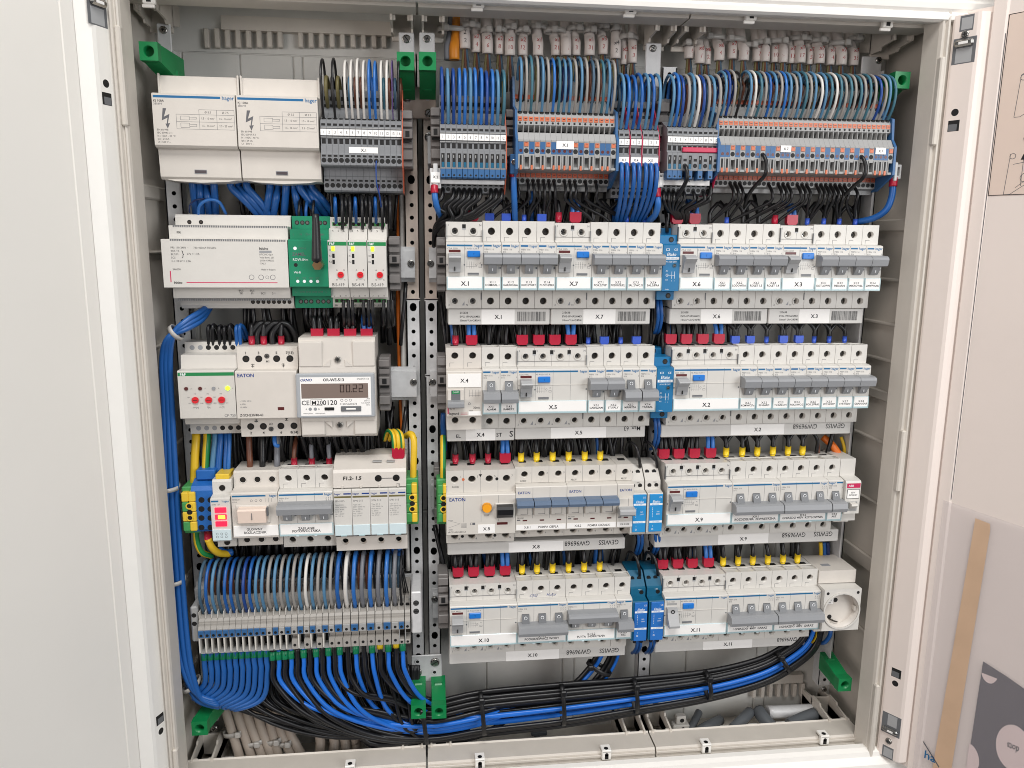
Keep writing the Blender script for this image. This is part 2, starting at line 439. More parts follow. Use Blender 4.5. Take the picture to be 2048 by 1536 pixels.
# top and bottom wiring troughs: three sections each with clips, brackets and a comb
secs = [(-277, -25.4), (-23.2, 225.6), (227.2, 468)]
clipT = [(297, -4), (957, 4), (1262, 17), (1503, 30), (1776, 45)]
clipB = [(700, 1543), (960, 1529), (1213, 1512), (1413, 1499), (1649, 1482)]
def bracket(g, x, s, zb, up, m):
    """stepped end bracket fin of a trough running back into the cabinet (up = +1 top trough, -1 bottom)"""
    z0 = zb; 
    g.prism([(26, z0), (26, z0 - 6 * up), (48, z0 - 8 * up), (50, z0 - 11 * up), (66, z0 - 11 * up), (70, z0 - 8 * up), (90, z0 - 4 * up), (90, z0 + 14 * up), (26, z0 + 14 * up)], x, x + s * 2.0, m)
for k, (a, b) in enumerate(secs):
    g = G()
    g.prism([(0, 207.5), (1.5, 206), (27, 206), (28, 207.7), (3, 208), (3, 222), (0, 222)], a, b, 'enclosure_grey')
    g.box(a, b, -1.2, 0, 208.4, 210.2, 'enclosure_grey', .4); g.box(a, b, -1.8, 0, 212, 214.6, 'enclosure_grey', .4)
    g.box(a, b, 27, 28.5, 207.0, 209.4, 'enclosure_grey')
    part('upper_trough_section', g)
    for x0, x1 in ((a + 3, a + 24), (b - 24, b - 3)):
        g = G()
        bracket(g, x0, 1, 207, 1, 'enclosure_grey'); bracket(g, x1, -1, 207, 1, 'enclosure_grey')
        g.box(x0, x1, 66, 69, 192, 222, 'enclosure_grey', .6)
        for q0, q1 in ((x0, x0 + 5), (x1 - 5, x1)): g.box(q0, q1, 28.6, 31, 201.5, 207, 'enclosure_grey', .4)
        part('trough_bracket', g)
    g = G()
    g.prism([(0, -548), (1.5, -546), (27, -546), (28.5, -544.6), (29.5, -546), (29.5, -560), (27.5, -560), (27.5, -548.2), (3, -548.6), (3, -566), (0, -566)], a, b, 'enclosure_grey')
    g.box(a, b, -1.6, 0, -552.5, -549.6, 'enclosure_grey', .4); g.box(a, b, -2.2, 0, -558.2, -555.2, 'enclosure_grey', .4)
    part('lower_trough_section', g)
    g = G()
    g.box(a, b, 27, BACK, -586, -583, 'enclosure_grey'); g.box(a, b, 28, 30, -586, -546.2, 'enclosure_grey')
    part('trough_floor', g)
    for x0, x1 in ((a + 3, a + 26), (b - 26, b - 3)):
        g = G()
        for x, s in ((x0, 1), (x1, -1)):
            bracket(g, x, s, -549, -1, 'enclosure_grey'); g.box(x, x + s * 2, 30, 92, -583, -551, 'enclosure_grey')
        g.box(x0, x1, 66, 69, -566, -541, 'enclosure_grey', .6)
        for q0, q1 in ((x0, x0 + 6), (x1 - 6, x1)): g.box(q0, q1, 29.6, 32, -552, -545.4, 'enclosure_grey', .4)
        part('trough_bracket', g)
for lst, Y, up in ((clipT, -.004, 1), (clipB, -.004, -1)):
    for px, py in lst:
        p = at(px, py, Y); x, z = p.x * 1000, p.z * 1000
        g = G()
        g.box(x - 5.2, x + 5.2, -5, 0, z - 4.5, z + 6, 'frame_white', .7)
        if up < 0: g.box(x - 5.2, x + 5.2, -5, 6, z + 4.4, z + 7.2, 'frame_white', .5); g.cyl((x, -1, z + 7.05), 2.4, .3, 'hole_black', 'z')
        else: g.box(x - 6.4, x + 4, -3, 0, z - 7.2, z - 4.4, 'frame_white', .4)
        g.box(x - 2, x + 2, -5.15, -4.7, z - 3.2, z + 2.4, 'hole_black'); g.cyl((x, -5.15, z + 2.2), 2, .4, 'hole_black')
        part('trim_clip', g)
# combs on the back edge
tooth = G(); tooth.box(-2.4, 2.4, -7, 0, -7, 11, 'enclosure_grey', .8); tooth_m = tooth.mesh('comb_tooth')
g = G(); g.box(-215, -30, BACK - 9, BACK, 203, 216, 'enclosure_grey'); combT = part('comb', g)
for px in (413, 434, 455, 476, 497, 518, 539, 560, 601, 622, 643, 664, 685, 706, 727, 748, 768):
    p = at(px, 76, .094); t = obj('comb_tooth', tooth_m, combT, (p.x, .0995, p.z - .002))
g = G(); g.box(330, 442, BACK - 9, BACK, -536, -525, 'enclosure_grey'); combB = part('comb', g)
for px in (1508, 1525, 1541, 1557, 1573, 1589, 1605):
    p = at(px, 1385 - (px - 1508) * .02, .094); obj('comb_tooth', tooth_m, combB, (p.x, .0995, p.z))

# perforated steel uprights
def upright(x0, x1, z0, z1, Y, m='zinc', pitch=12.4, slots=(), depth=14):
    g = G(); n = max(1, round((z1 - z0) / pitch)); h = (z1 - z0) / n; cx = (x0 + x1) / 2
    for i in range(n):
        za, zb = z0 + i * h, z0 + (i + 1) * h
        big = i in slots
        g.plate(x0, x1, za, zb, Y, Y + 1.6, m, (cx, (za + zb) / 2, 3.6 if big else 2.1, 4.4 if big else 2.1), 'hole_black', 10, sides=False)
    g.box(x0, x0 + 1.2, Y, Y + depth, z0, z1, m); g.box(x1 - 1.2, x1, Y, Y + depth, z0, z1, m)
    g.box(x0 + 1.2, x1 - 1.2, Y + depth - 1, Y + depth, z0, z1, 'hole_black')  # black back sheet: shade inside the channel is put into its colour
    g.box(x0, x1, Y, Y + depth, z1 - .01, z1 + .8, m); g.box(x0, x1, Y, Y + depth, z0 - .8, z0 + .01, m)
    return part('mounting_upright', g)
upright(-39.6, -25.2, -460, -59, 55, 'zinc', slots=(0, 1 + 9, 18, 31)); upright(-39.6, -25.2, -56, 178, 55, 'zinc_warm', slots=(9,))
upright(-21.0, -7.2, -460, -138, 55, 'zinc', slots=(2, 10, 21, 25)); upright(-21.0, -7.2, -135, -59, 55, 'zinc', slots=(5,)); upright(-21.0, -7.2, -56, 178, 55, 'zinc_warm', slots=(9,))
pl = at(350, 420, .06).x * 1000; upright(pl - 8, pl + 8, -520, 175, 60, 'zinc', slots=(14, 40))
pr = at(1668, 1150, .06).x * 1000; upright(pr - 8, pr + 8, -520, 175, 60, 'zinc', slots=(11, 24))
g = G(); g.box(pr - 8, pr - 6.5, 40, 60, -500, 175, 'zinc'); part('mounting_upright', g)
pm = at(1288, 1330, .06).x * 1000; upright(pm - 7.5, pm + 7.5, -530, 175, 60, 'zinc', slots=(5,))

# screws used on brackets
def screw_mesh(r=3.6, kind='cross', m='screw_steel', h=2.0):
    g = G(); g.cyl((0, 0, 0), r, -h * .6, m, 'y', 18, r2=r * .95); g.cyl((0, -h * .6, 0), r * .95, -h * .4, m, 'y', 18, r2=r * .62)
    if kind == 'slot': g.box(-r * .8, r * .8, -h - .05, -h + .3, -.45, .45, 'hole_black')
    else:
        g.box(-r * .5, r * .5, -h - .05, -h + .3, -.4, .4, 'hole_black'); g.box(-.4, .4, -h - .06, -h + .3, -r * .5, r * .5, 'hole_black')
    return g.mesh('screw')
SCREW_X = screw_mesh(); SCREW_S = screw_mesh(4.0, 'slot'); SCREW_BIG = screw_mesh(5.0, 'slot')
def screw(px, py, Y, me, parent, rot=0.3):
    p = at(px, py, Y); o = obj('screw', me, parent, (p.x, Y, p.z)); o.rotation_euler = (0, rot, 0)
    if parent is CAB: o.location = Vector((p.x, Y, p.z)) + CL
    return o
# joining plates on the centre uprights
def plateq(px0, px1, py0, py1, Y, m, c=1.5):
    a, b = at(px0, py0, Y), at(px1, py1, Y); g = G(); g.box(a.x * 1000, b.x * 1000, Y * 1000, Y * 1000 + 2, b.z * 1000, a.z * 1000, m, c); return part('joining_plate', g)
plateq(803, 873, 172, 238, .0525, 'zinc_warm'); plateq(822, 884, 1312, 1362, .050, 'zinc', 1.9)
for px0, px1, py0, py1 in ((797, 829, 64, 120), (838, 870, 64, 120)):
    plateq(px0, px1, py0, py1, .048, 'zinc')
plateq(1292, 1320, 85, 175, .055, 'zinc'); plateq(312, 345, 46, 115, .055, 'zinc'); plateq(1725, 1762, 112, 150, .058, 'zinc')
screw(813, 78, .048, SCREW_S, CAB, .9); screw(854, 78, .048, SCREW_X, CAB); screw(815, 194, .0525, SCREW_BIG, CAB, 0.05); screw(857, 226, .0525, SCREW_S, CAB, -.9)
screw(856, 274, .055, SCREW_X, CAB); screw(1306, 97, .055, SCREW_X, CAB, .6); screw(327, 60, .055, SCREW_X, CAB); screw(1757, 121, .058, SCREW_X, CAB)
screw(870, 1324, .050, SCREW_BIG, CAB, -.5); screw(835, 1345, .050, SCREW_BIG, CAB, -.6); screw(429, 1457, .06, SCREW_X, CAB); screw(1648, 1378, .06, SCREW_X, CAB)
g = G()
for px, py in ((855, 194), (835, 1324), (869, 1345)):
    p = at(px, py, .049); g.ring((p.x * 1000, 49.6 if py > 1000 else 52.0, p.z * 1000), 1.9, 3.0, -.4, .2, 'zinc', 16); g.cyl((p.x * 1000, 49.9 if py > 1000 else 52.3, p.z * 1000), 1.9, -.2, 'hole_black')
part('plate_eyelet', g)

# DIN rails (hat profile)
def rail(x0, x1, zc, Y=47):
    z = zc; g = G()
    g.prism([(Y + 7, z + 17.5), (Y + 7, z + 13), (Y, z + 13), (Y, z - 13), (Y + 7, z - 13), (Y + 7, z - 17.5), (Y + 8, z - 17.5), (Y + 8, z - 12), (Y + 1, z - 12), (Y + 1, z + 12), (Y + 8, z + 12), (Y + 8, z + 17.5)], x0, x1, 'zinc')
    return part('mounting_rail', g)
ROWZ = [0.0, -121.5, -243.9, -368.4]; ROWX = [0.0, -0.7, -1.7, 1.1]
for z in ROWZ:
    r = rail(-16, 446, z - 22.5); 
for z in (0.5, -121.5, -241.5): rail(-264, -30, z - 22.5)
rail(-264, -30, 89); rail(-16, 446, 89); rail(-264, -30, -372)
for px, py in ((822, 527), (861, 527), (827, 764), (865, 764), (869, 1198)):
    screw(px, py, .047, SCREW_X, CAB, .5)

# ------------------------------------------------------------------ doors, swung open
def door(H, ang, side, prof, s_end, z0, z1, m):
    """side +1: right door. Local frame: s along the door, n towards the viewer's side; returns (root, xyz->local function)"""
    u = Vector((math.cos(ang), math.sin(ang), 0)); n = Vector((u.y, -u.x, 0)) if side > 0 else Vector((-u.y, u.x, 0))
    return u, n
def door_part(name, parent, loc_pts_faces): pass
# right door
aR = math.radians(-57); uR = Vector((math.cos(aR), math.sin(aR), 0)); nR = Vector((math.sin(aR), -math.cos(aR), 0)); HR = Vector((.4778, -.030, 0))
aL = math.radians(247); uL = Vector((math.cos(aL), math.sin(aL), 0)); nL = Vector((-math.sin(aL), math.cos(aL), 0)); HL = Vector((-.2782, -.020, 0))
def mk_door(H, u, n, label):
    """Empty whose local x = along the door from the hinge, local y = away from the seen face, local z = up"""
    o = bpy.data.objects.new('door', None); COL.objects.link(o); o.parent = CAB
    y = -n
    M = Matrix(((u.x, y.x, 0), (u.y, y.y, 0), (0, 0, 1)))
    o.matrix_basis = Matrix.Translation(H + CL) @ M.to_4x4()
    o['label'] = label
    return o
DR = mk_door(HR, uR, nR, 'open right door with printed diagram inside'); DL = mk_door(HL, uL, nL, 'open left door, plain white inside')
def dprism(poly, z0, z1, m, name, D):
    g = G(); g.prism(poly, z0, z1, m, 'z'); return obj(name, g, D)
# local x = s (mm), local y: 0 at the raised strip's face, positive = back
dprism([(20, 9), (20.5, 8.4), (31, 8.4), (33, 10), (190, 10), (190, 12), (20, 12)], -620, 260, 'door_warm', 'door_panel', DR)
dprism([(-11, 3), (-10, .6), (-8, 0), (11, 0), (14, .8), (16.5, 4), (18.5, 8), (18.5, 11), (-11, 11)], -553, 211, 'door_warm', 'hinge_strip', DR)
dprism([(-9, 12.2), (-9, 11.2), (22, 11.2), (22, 12.2)], -560, 216, 'door_warm', 'hinge_leaf', DR)
g_ = G(); g_.box(32.2, 32.6, 8.9, 9.6, -250, 190, 'ink_light'); obj('paint_crack', g_, DR)
dprism([(28.5, 9), (29, 8.6), (41, 8.6), (41.8, 9.6), (42.4, 9.6), (43, 8.8), (190, 8.8), (190, 11), (28.5, 11)], -640, 300, 'door_white', 'door_panel', DL)
dprism([(-9, 3), (-8, .6), (-6, 0), (16, 0), (19.5, .8), (24, 5), (28, 8.8), (28, 11), (-9, 11)], -640, 300, 'frame_white', 'hinge_strip', DL)
def strip_fit(D, s, zc, kind, m):
    g = G()
    if kind == 'hole': g.cyl((s, -.06, zc), 3.3, .3, 'hole_black', 'y', 18)
    if kind == 'slot': g.box(s - 5, s + 5, -.06, .3, zc - 5, zc + 5, 'hole_black'); g.box(s - 4.6, s + 3, -.08, .1, zc - 4.6, zc + 1.5, 'toggle_dark')
    if kind == 'clip':
        g.box(s - 10, s + 10, -.06, .3, zc - 12, zc + 11, 'toggle_dark', .1)
        g.box(s - 7, s + 7, -.12, .2, zc - 11, zc + 2, 'toggle_light'); 
        g.box(s - 8.5, s + 8.5, -4, -.2, zc + 3, zc + 9, 'screw_steel', 1.8); g.box(s - 4, s + 4, -4.3, -3.8, zc + 4.6, zc + 7, 'label_white', .2)
    if kind == 'clipb':
        g.box(s - 10, s + 10, -.06, .3, zc - 12, zc + 12, 'toggle_dark', .1); g.box(s - 4, s + 6, -.12, .2, zc - 2, zc + 11, 'toggle_light')
        g.box(s - 8.5, s + 8.5, -4, -.2, zc - 9, zc - 3.5, 'screw_steel', 1.8); g.box(s - 2, s + 4, -4.3, -3.8, zc - 7.6, zc - 5.4, 'label_white', .2)
    if kind == 'oval': g.box(s - 6, s + 6, -.06, .3, zc - 7, zc + 7, 'toggle_dark', .1); g.box(s - 4.5, s + 5, -.1, .2, zc - 5.5, zc + 5, 'toggle_light', .08)
    o = obj({'hole': 'round_hole', 'slot': 'slot_hole', 'clip': 'hinge_clip', 'clipb': 'hinge_clip', 'oval': 'oval_hole'}[kind], g, D); return o
for s, zc, k in ((.0, 124.5, 'hole'), (0, 112.4, 'slot'), (2, 179.5, 'clip'), (2, 203, 'oval'), (2, -464, 'hole'), (2, -452, 'slot'), (2.3, -513, 'clipb'), (1.9, -547, 'oval')):
    strip_fit(DR, s, zc, k, 'door_warm')
for s, zc, k in ((9.9, 127.9, 'hole'), (10.2, 115.6, 'slot'), (12.9, 184, 'clip'), (8.4, -471.3, 'hole'), (8.4, -458.3, 'slot')):
    strip_fit(DL, s, zc, k, 'frame_white')
for zc in (193, -533): obj('screw', SCREW_X, DR, (.0018, 0, zc * .001))
# printed diagram sheet on the right door
g = G(); g.box(33, 188, 9.7, 10.0, 47, 206, 'sticker_tan'); sheet = obj('instruction_sheet', g, DR)
g = G()
def ln(x0, z0, x1, z1, w=.5, y=9.62, m='ink_light'):
    d = Vector((x1 - x0, z1 - z0)); L = d.length; d.normalize(); p = Vector((-d.y, d.x)) * w / 2
    g.quad([(x0 + p.x, y, z0 + p.y), (x1 + p.x, y, z1 + p.y), (x1 - p.x, y, z1 - p.y), (x0 - p.x, y, z0 - p.y)], m)
for a in ((33.5, 47.5, 188, 47.5), (33.5, 205.5, 188, 205.5), (33.5, 47.5, 33.5, 205.5)): ln(*a, .6, m='ink')
for ox, oz in ((0, 0), (-1, -68)):
    for a in ((47, 108, 49, 158), (49, 158, 54, 162), (54, 162, 56, 116), (56, 116, 66, 128), (47, 108, 52, 108), (52, 108, 66, 122), (54, 162, 66, 176), (52, 145, 66, 148), (54, 152, 66, 142), (60, 118, 60, 172)):
        if oz and a[1] > 150: continue
        ln(a[0] + ox, a[1] * .72 + 38 + oz, a[2] + ox, a[3] * .72 + 38 + oz, .45)
    for cx, cz, r in ((66, 148, 5), (63, 128, 4), (51, 155, 2.4), (64, 176, 6)):
        for i in range(12):
            a0, a1 = i * math.pi / 6, (i + 1) * math.pi / 6
            ln(cx + ox + r * math.cos(a0), cz * .72 + 38 + oz + r * math.sin(a0), cx + ox + r * math.cos(a1), cz * .72 + 38 + oz + r * math.sin(a1), .5)
    for i in range(6): ln(58 + ox + i * .8, 150 * .72 + 38 + oz, 60 + ox + i * .8, 160 * .72 + 36 + oz, .8, m='ink')
obj('printed_diagram', g, sheet)
# ------------------------------------------------------------------ modular devices
M = 17.5
def tscrew(r, kind, m):
    g = G(); g.cyl((0, 0, 0), r, 2.5, m, 'y', 14)
    if kind == 'cross':
        g.box(-r * .62, r * .62, -.06, .3, -.42, .42, 'hole_black'); g.box(-.42, .42, -.07, .3, -r * .62, r * .62, 'hole_black')
    else: g.box(-r * .85, r * .85, -.06, .3, -.5, .5, 'hole_black')
    return g.mesh('terminal_screw')
TS_D = tscrew(2.9, 'cross', 'screw_dark'); TS_S = tscrew(2.9, 'cross', 'screw_steel'); TS_SL = tscrew(2.7, 'slot', 'screw_dark')
def put_screw(par, x, y, z, me, rot=None):
    o = obj('terminal_screw', me, par, (x * .001, y * .001, z * .001)); o.rotation_euler = (0, random.uniform(-.8, .8) if rot is None else rot, 0); return o

def modbody(par, n, m='white_plastic', w=None, cx=None, zu=11.0, zl=-56.3, r=3.55, upY=10, loY=18, ztop=19.5, zbot=-63.5, noseT=0, noseB=-45, screws=(TS_D, TS_D), front=0.0, ring=False, top_ribs=True, lower_from=-46.2, ufrom=1.2):
    w = w or n * M; p = w / n; a, b = .18, w - .18; g = G(); dep = 9
    core = [(upY + dep, ztop - .6), (upY + dep, noseT + 1.4), (front + 5, noseT + .9), (front + .7, noseT), (front, noseT - .8), (front, noseB + .6), (front + .6, noseB), (loY, noseB - .9), (loY + dep, noseB - .9), (loY + dep, zbot + .6), (50, zbot + .6), (50, ztop - .6)]
    g.prism(core, a, b, m)
    for i in range(n):
        c = i * p + (cx or p / 2)
        x0 = a if i == 0 else i * p; x1 = b if i == n - 1 else (i + 1) * p
        g.plate(x0, x1, noseT + ufrom, ztop, upY, upY + dep, m, (c, zu, r), m, 16)
        g.plate(x0, x1, zbot, lower_from, loY, loY + dep, m, (c, zl, r), m, 16)
        if ring:
            g.ring((c, upY, zu), r + .1, r + 1.1, -.7, 0, m, 18); g.ring((c, loY, zl), r + .1, r + 1.1, -.7, 0, m, 18)
        # pole joint lines and entry slots
        if i: g.box(i * p - .12, i * p + .12, front - .04, front + .3, noseB + 13.5, noseT - 1, 'ink_light'); g.box(i * p - .12, i * p + .12, upY - .03, upY + .3, noseT + ufrom, ztop, 'ink_light')
        if not ring and m != 'eaton_plastic': g.box(c - 5.2, c - 4.9, upY - .06, upY + .2, 1.6, 5.5, 'ink_light'); g.box(c - 5.2, c - .6, upY - .06, upY + .2, 5.3, 5.6, 'ink_light')
        g.box(c - 3.6, c + 3.6, 25.5, 32, ztop - .7, ztop + .06, 'hole_black')
        if top_ribs:
            g.box(x0 + (0 if i == 0 else -.5), x0 + .9, upY + .3, 24, ztop - .1, ztop + 1.3, m); g.box(x0 + .9, x1, upY + .05, upY + 1.2, ztop - .1, ztop + 1.2, m); g.box(x0 + .9, x1, 22.8, 24, ztop - .1, ztop + 1.2, m)
    if top_ribs: g.box(b - .9, b, upY + 1.2, 22.8, ztop - .1, ztop + 1.3, m)
    obj('body', g, par)
    for i in range(n):
        c = i * p + (cx or p / 2)
        put_screw(par, c, upY + 4.2, zu, screws[0]); put_screw(par, c, loY + 4.6, zl, screws[1])

_tog = {}
def toggle(par, x0, w, on, poles=1, m='toggle_grey', mark=True, z=0.0):
    key = (w, on, poles, m)
    if key not in _tog:
        g = G(); p = w / poles
        if on:
            g.prism([(0, -9.2), (-9.5, -9.8), (-12, -11), (-13, -13.2), (-11.5, -19.3), (-8.5, -20.2), (0, -20.6)], .25, w - .25, m)
            for i in range(poles):
                g.prism([(-3, -20), (-7, -20.2), (-4.2, -26), (-2, -28.6), (0, -28.6), (0, -20)], i * p + 4.8, i * p + 12.6, m)
                g.box(i * p + 8.2, i * p + 9.0, -5.3, -4.2, -26.2, -22.4, 'ink_white')
        else:
            g.prism([(0, -20.4), (-8.5, -20.8), (-12.0, -22), (-13.2, -27.4), (-11.8, -31.2), (-9.5, -32), (0, -31.6)], .5, w - .5, m)
            for i in range(poles):
                g.prism([(0, -12.4), (-.8, -12.4), (-2.0, -15), (-4.6, -20.6), (-2, -21), (0, -21)], i * p + 4.8, i * p + 12.6, 'toggle_dark')
                g.ring((i * p + 8.7, -2.2, -15.2), 1.25, 1.75, -.5, .2, 'ink_white', 14)
        _tog[key] = g.mesh('toggle')
    return obj('toggle', _tog[key], par, (x0 * .001, 0, z * .001))

def flap(par, x0, x1, lines, z0=-44.4, z1=-31.8, size=None, Y=0.0, big=False, ticks=()):
    g = G(); g.box(x0 + .3, x1 - .3, Y - 1.4, Y - .05, z0, z1, 'label_flap', .35)
    for x in (x0 + .3, x1 - 1.1): g.box(x, x + .8, Y - 1.75, Y - 1.3, z0, z1, 'flap_edge', .1)
    g.box(x0 + 1.1, x1 - 1.1, Y - 1.7, Y - 1.3, z0, z0 + 1.5, 'flap_edge', .1)
    for t in ticks: g.box(t - 1.4, t + 1.4, Y - 1.9, Y - 1.3, z0 - .6, z0 + .5, 'label_flap', .2)
    f = obj('label_holder', g, par)
    g = G(); g.box(x0 + 1.3, x1 - 1.3, Y - 1.62, Y - 1.38, z0 + 2.0, z1 - .5, 'label_white')
    c = (x0 + x1) / 2; zc = (z0 + z1) / 2; wd = x1 - x0 - 3.4
    if big: g.text(lines[0], c, Y - 1.68, zc, size or 3.6, 'ink', bold=.022)
    else:
        k = len(lines)
        for i, t in enumerate(lines):
            s_ = size or 1.75
            V, F = glyphs(t, .01); tw = max(v[0] for v in V) * s_ / .7
            g.text(t, c, Y - 1.68, zc + (k - 1) * 1.35 - i * 2.7, s_, 'ink', bold=.022, sx=min(1.0, wd / tw))
    obj('label_card', g, f)
    return f

def brandline(g, w, flip=False, name='hager', z=-2.6, tw=8.6, Y=-.05, m='ink_blue'):
    sz = 2.5; tw += .6
    if flip: g.text(name, .9, Y, z, sz, m, 'l', sx=.95, bold=.02); g.box(tw + .6, w - .9, Y, Y + .2, z - .8, z + .8, m)
    else: g.box(.9, w - tw - .2, Y, Y + .2, z - .8, z + .8, m); g.text(name, w - .6, Y, z, sz, m, 'r', sx=.95, bold=.02)

def mcb(x, z, lines, on=True, n=1, flip=False, label='', group='circuit breakers', hand=None, gsize=None):
    t = thing('circuit_breaker', label, 'circuit breaker', (x * .001, 0, z * .001), group)
    modbody(t, n, screws=(TS_D, TS_D))
    w = n * M
    toggle(t, 0, w, on, n)
    g = G(); brandline(g, w, flip)
    g.text('MBN 116' if n == 1 else 'MBN 316', 1.2, -.05, -6.0, 1.6, 'ink_light', 'l'); g.text('B16', 1.2, -.05, -8.2, 1.5, 'ink_light', 'l')
    if n == 1: g.text('3', w - 1.4, -.05, -8.0, 1.4, 'ink_light')
    else:
        for i in range(3):
            for q in range(2): g.text('3', w - 6.5 + i * 2.2, -.05, -6.4 - q * 2.2, 1.7, 'ink_light')
    for i in range(n):
        g.box(i * M + 14.6, i * M + 16.4, -.08, .2, -24.4, -22.4, 'toggle_light'); g.box(i * M + 15.8, i * M + 16.9, -.09, .2, -24.2, -22.6, 'toggle_dark')
        if not on: g.box(i * M + 4.8, i * M + 12.6, -.06, .2, -12.3, -11.6, 'toggle_dark')
    if hand: 
        g.text(hand[0], 18, 9.9, 3.6, 3.0, 'ink_navy', bold=.0, slant=.25); g.text(hand[1], 37, 9.9, 4.2, 3.0, 'ink_navy', bold=.0, slant=.25)
    obj('printed_marking', g, t)
    flap(t, 0, w, lines, ticks=[M * i for i in range(1, n)], size=gsize or (1.95 if n == 1 else 2.3))
    return t

def rcd(x, z, n, text, on=True, label=''):
    t = thing('residual_current_breaker', label, 'breaker', (x * .001, 0, z * .001), 'residual current breakers')
    w = n * M
    modbody(t, n, ring=True, screws=(TS_S, TS_S if n == 2 else TS_D), top_ribs=False, r=3.0)
    g = G()
    for i in range(n - 1):       # square sight windows between the terminals
        xc = (i + 1) * M; g.box(xc - 1.8, xc + 1.6, 9.9, 10.5, 12.2, 17.2, 'hole_black'); g.box(xc - 1.8, xc + 1.6, 9.8, 10.5, 12.2, 13.4, 'toggle_light')
        g.prism([(xc - 2, -60.5), (xc + .6, -60.5), (xc + .6, -56.5)], 17.9, 18.4, 'toggle_grey', 'y')
    g.box(.2, w - .2, 9.6, 10.2, 6.0, 6.25, 'ink_light')
    for i in range(n):
        g.text(('1', 'N')[i] if n == 2 else '135N'[i], i * M + (2.5 if i < n - 1 else M - 2), 9.9, 16.5, 2.0, 'ink_light'); g.text(('2', 'N')[i] if n == 2 else '246N'[i], i * M + 3, 17.9, -60, 1.9, 'ink_light')
    g.box(-.0, .5, 8, 12, 3, 17, 'toggle_dark'); g.box(w - .5, w, 8, 12, 2, 12, 'toggle_dark'); g.box(w - .9, w - .1, 17.5, 22, -55, -48, 'toggle_dark')
    obj('terminal_marking', g, t)
    g = G(); brandline(g, w, tw=9.4)
    g.text('CDA 225D' if n == 2 else 'CDA 440D', 1.2, -.05, -5.4, 1.5, 'ink_light', 'l'); g.text('25 A/I\u0394n 0,03 A' if n == 2 else '40 A/I\u0394n 0,03 A', 17 if n == 2 else 18, -.05, -5.4, 1.5, 'ink_light', 'l')
    # wiring diagram
    for i in range(4): g.box(19.5 + i * 2.2, 19.7 + i * 2.2, -.06, .2, -24, -17.5, 'ink_light'); g.box(18.8 + i * 2.2, 20.4 + i * 2.2, -.06, .2, -20.0, -19.8, 'ink_light')
    g.box(18.5, 29, -.06, .2, -22.2, -22.0, 'ink_light'); g.ring((28.5, -.06, -20.5), .7, .95, 0, .1, 'ink_light', 10)
    g.text('A', 32.2, -.05, -18.8, 1.5, 'ink_light'); g.box(30.8, 33.6, -.06, .2, -23.4, -21.6, 'ink_light'); g.box(31.0, 33.4, -.08, .2, -23.1, -21.9, 'white_plastic')
    for xx, zz in ((.9, -20.6), (17.2, -20.6), (w - 1.4, -20.6)): g.cyl((xx, -.06, zz), .8, .2, 'toggle_dark', 'y', 10)
    g.box(20.3, 31, -.7, .2, -30.4, -27.8, 'strip_light', .3); g.box(20.6, 30.8, -.75, .2, -29.6, -28.2, 'toggle_dark')
    if n == 4: g.box(.2, w - .2, -.5, .1, -16.0, -15.7, 'pale_plastic')
    obj('printed_marking', g, t)
    g = G(); g.box(2.6, 13.6, -.4, .2, -8.9, -6.6, 'brown_window' if on else 'strip_light', .1); obj('indicator_window', g, t)
    g = G(); g.box(20, 32, -2.2, .2, -13.4, -7.4, 'button_blue', .6); g.text('T', 26, -2.3, -10.4, 1.8, 'ink_navy'); obj('test_button', g, t)
    g = G(); c0, c1 = 2.2, 13.4
    if on:
        g.prism([(0, -9.8), (-7, -10.2), (-12.5, -12.4), (-13.2, -13.6), (-8, -18.0), (-5.4, -24), (-4.8, -27.2), (0, -27.6)], c0, c1, 'toggle_light'); g.box(7.4, 8.3, -6.6, -4.9, -26, -22.2, 'hole_black')
    else:
        g.prism([(0, -11), (-4.8, -11.4), (-5.4, -15), (-8, -20.6), (-13.8, -26.4), (-13.2, -29), (-10, -29.6), (0, -28)], c0, c1, 'toggle_light'); g.ring((7.8, -5.6, -14), 1.5, 2.1, -.5, .2, 'hole_black', 16)
    obj('toggle', g, t)
    flap(t, 0, w, [text], big=True, size=4.0)
    return t

def busbar(px0, px1, pyt, row, texts, h=16.0, label='', Y=21.0, card=None, deep=44):
    z0 = ROWZ[row]; a = at(px0, pyt, Y * .001).x * 1000; b = at(px1, pyt, Y * .001).x * 1000
    t = thing('busbar_cover', label, 'busbar', (a * .001, 0, (z0 - 64 - h) * .001), 'insulated busbars under the breakers'); w = b - a
    g = G(); g.box(0, w, Y, deep, 0, h - .2, 'busbar_plastic', .8); obj('housing', g, t)
    g = G()
    for s, x, z, sz, al, rot in texts: g.text(s, x if x >= 0 else w + x, Y - .06, z, sz, 'ink', al, rot=rot, bold=.006 if rot else .014, sx=.86 if rot else 1.0)
    if card and len(card) > 5:
        for i in range(40):
            x = card[4] + i * .72; g.box(x, x + random.choice((.22, .36, .5)), Y - .06, Y + .1, 3.4, 13, 'ink')
    obj('printed_marking', g, t)
    if card:
        g = G(); g.box(card[0], card[1], Y - .2, Y - .05, card[2], card[3], 'label_white'); g.text(card[-1], (card[0] + card[1]) / 2, Y - .26, (card[2] + card[3]) / 2, 3.8, 'ink', bold=.022); obj('label_card', g, t)
    return t
EVG = [('215638', 11.5, 12, 1.9, 'l', 0), ('EVG-1PHAS/6MO', 11.5, 8.2, 1.9, 'l', 0), ('10mm\u00b2 Un=240/41', 11.5, 4.4, 1.9, 'l', 0)]
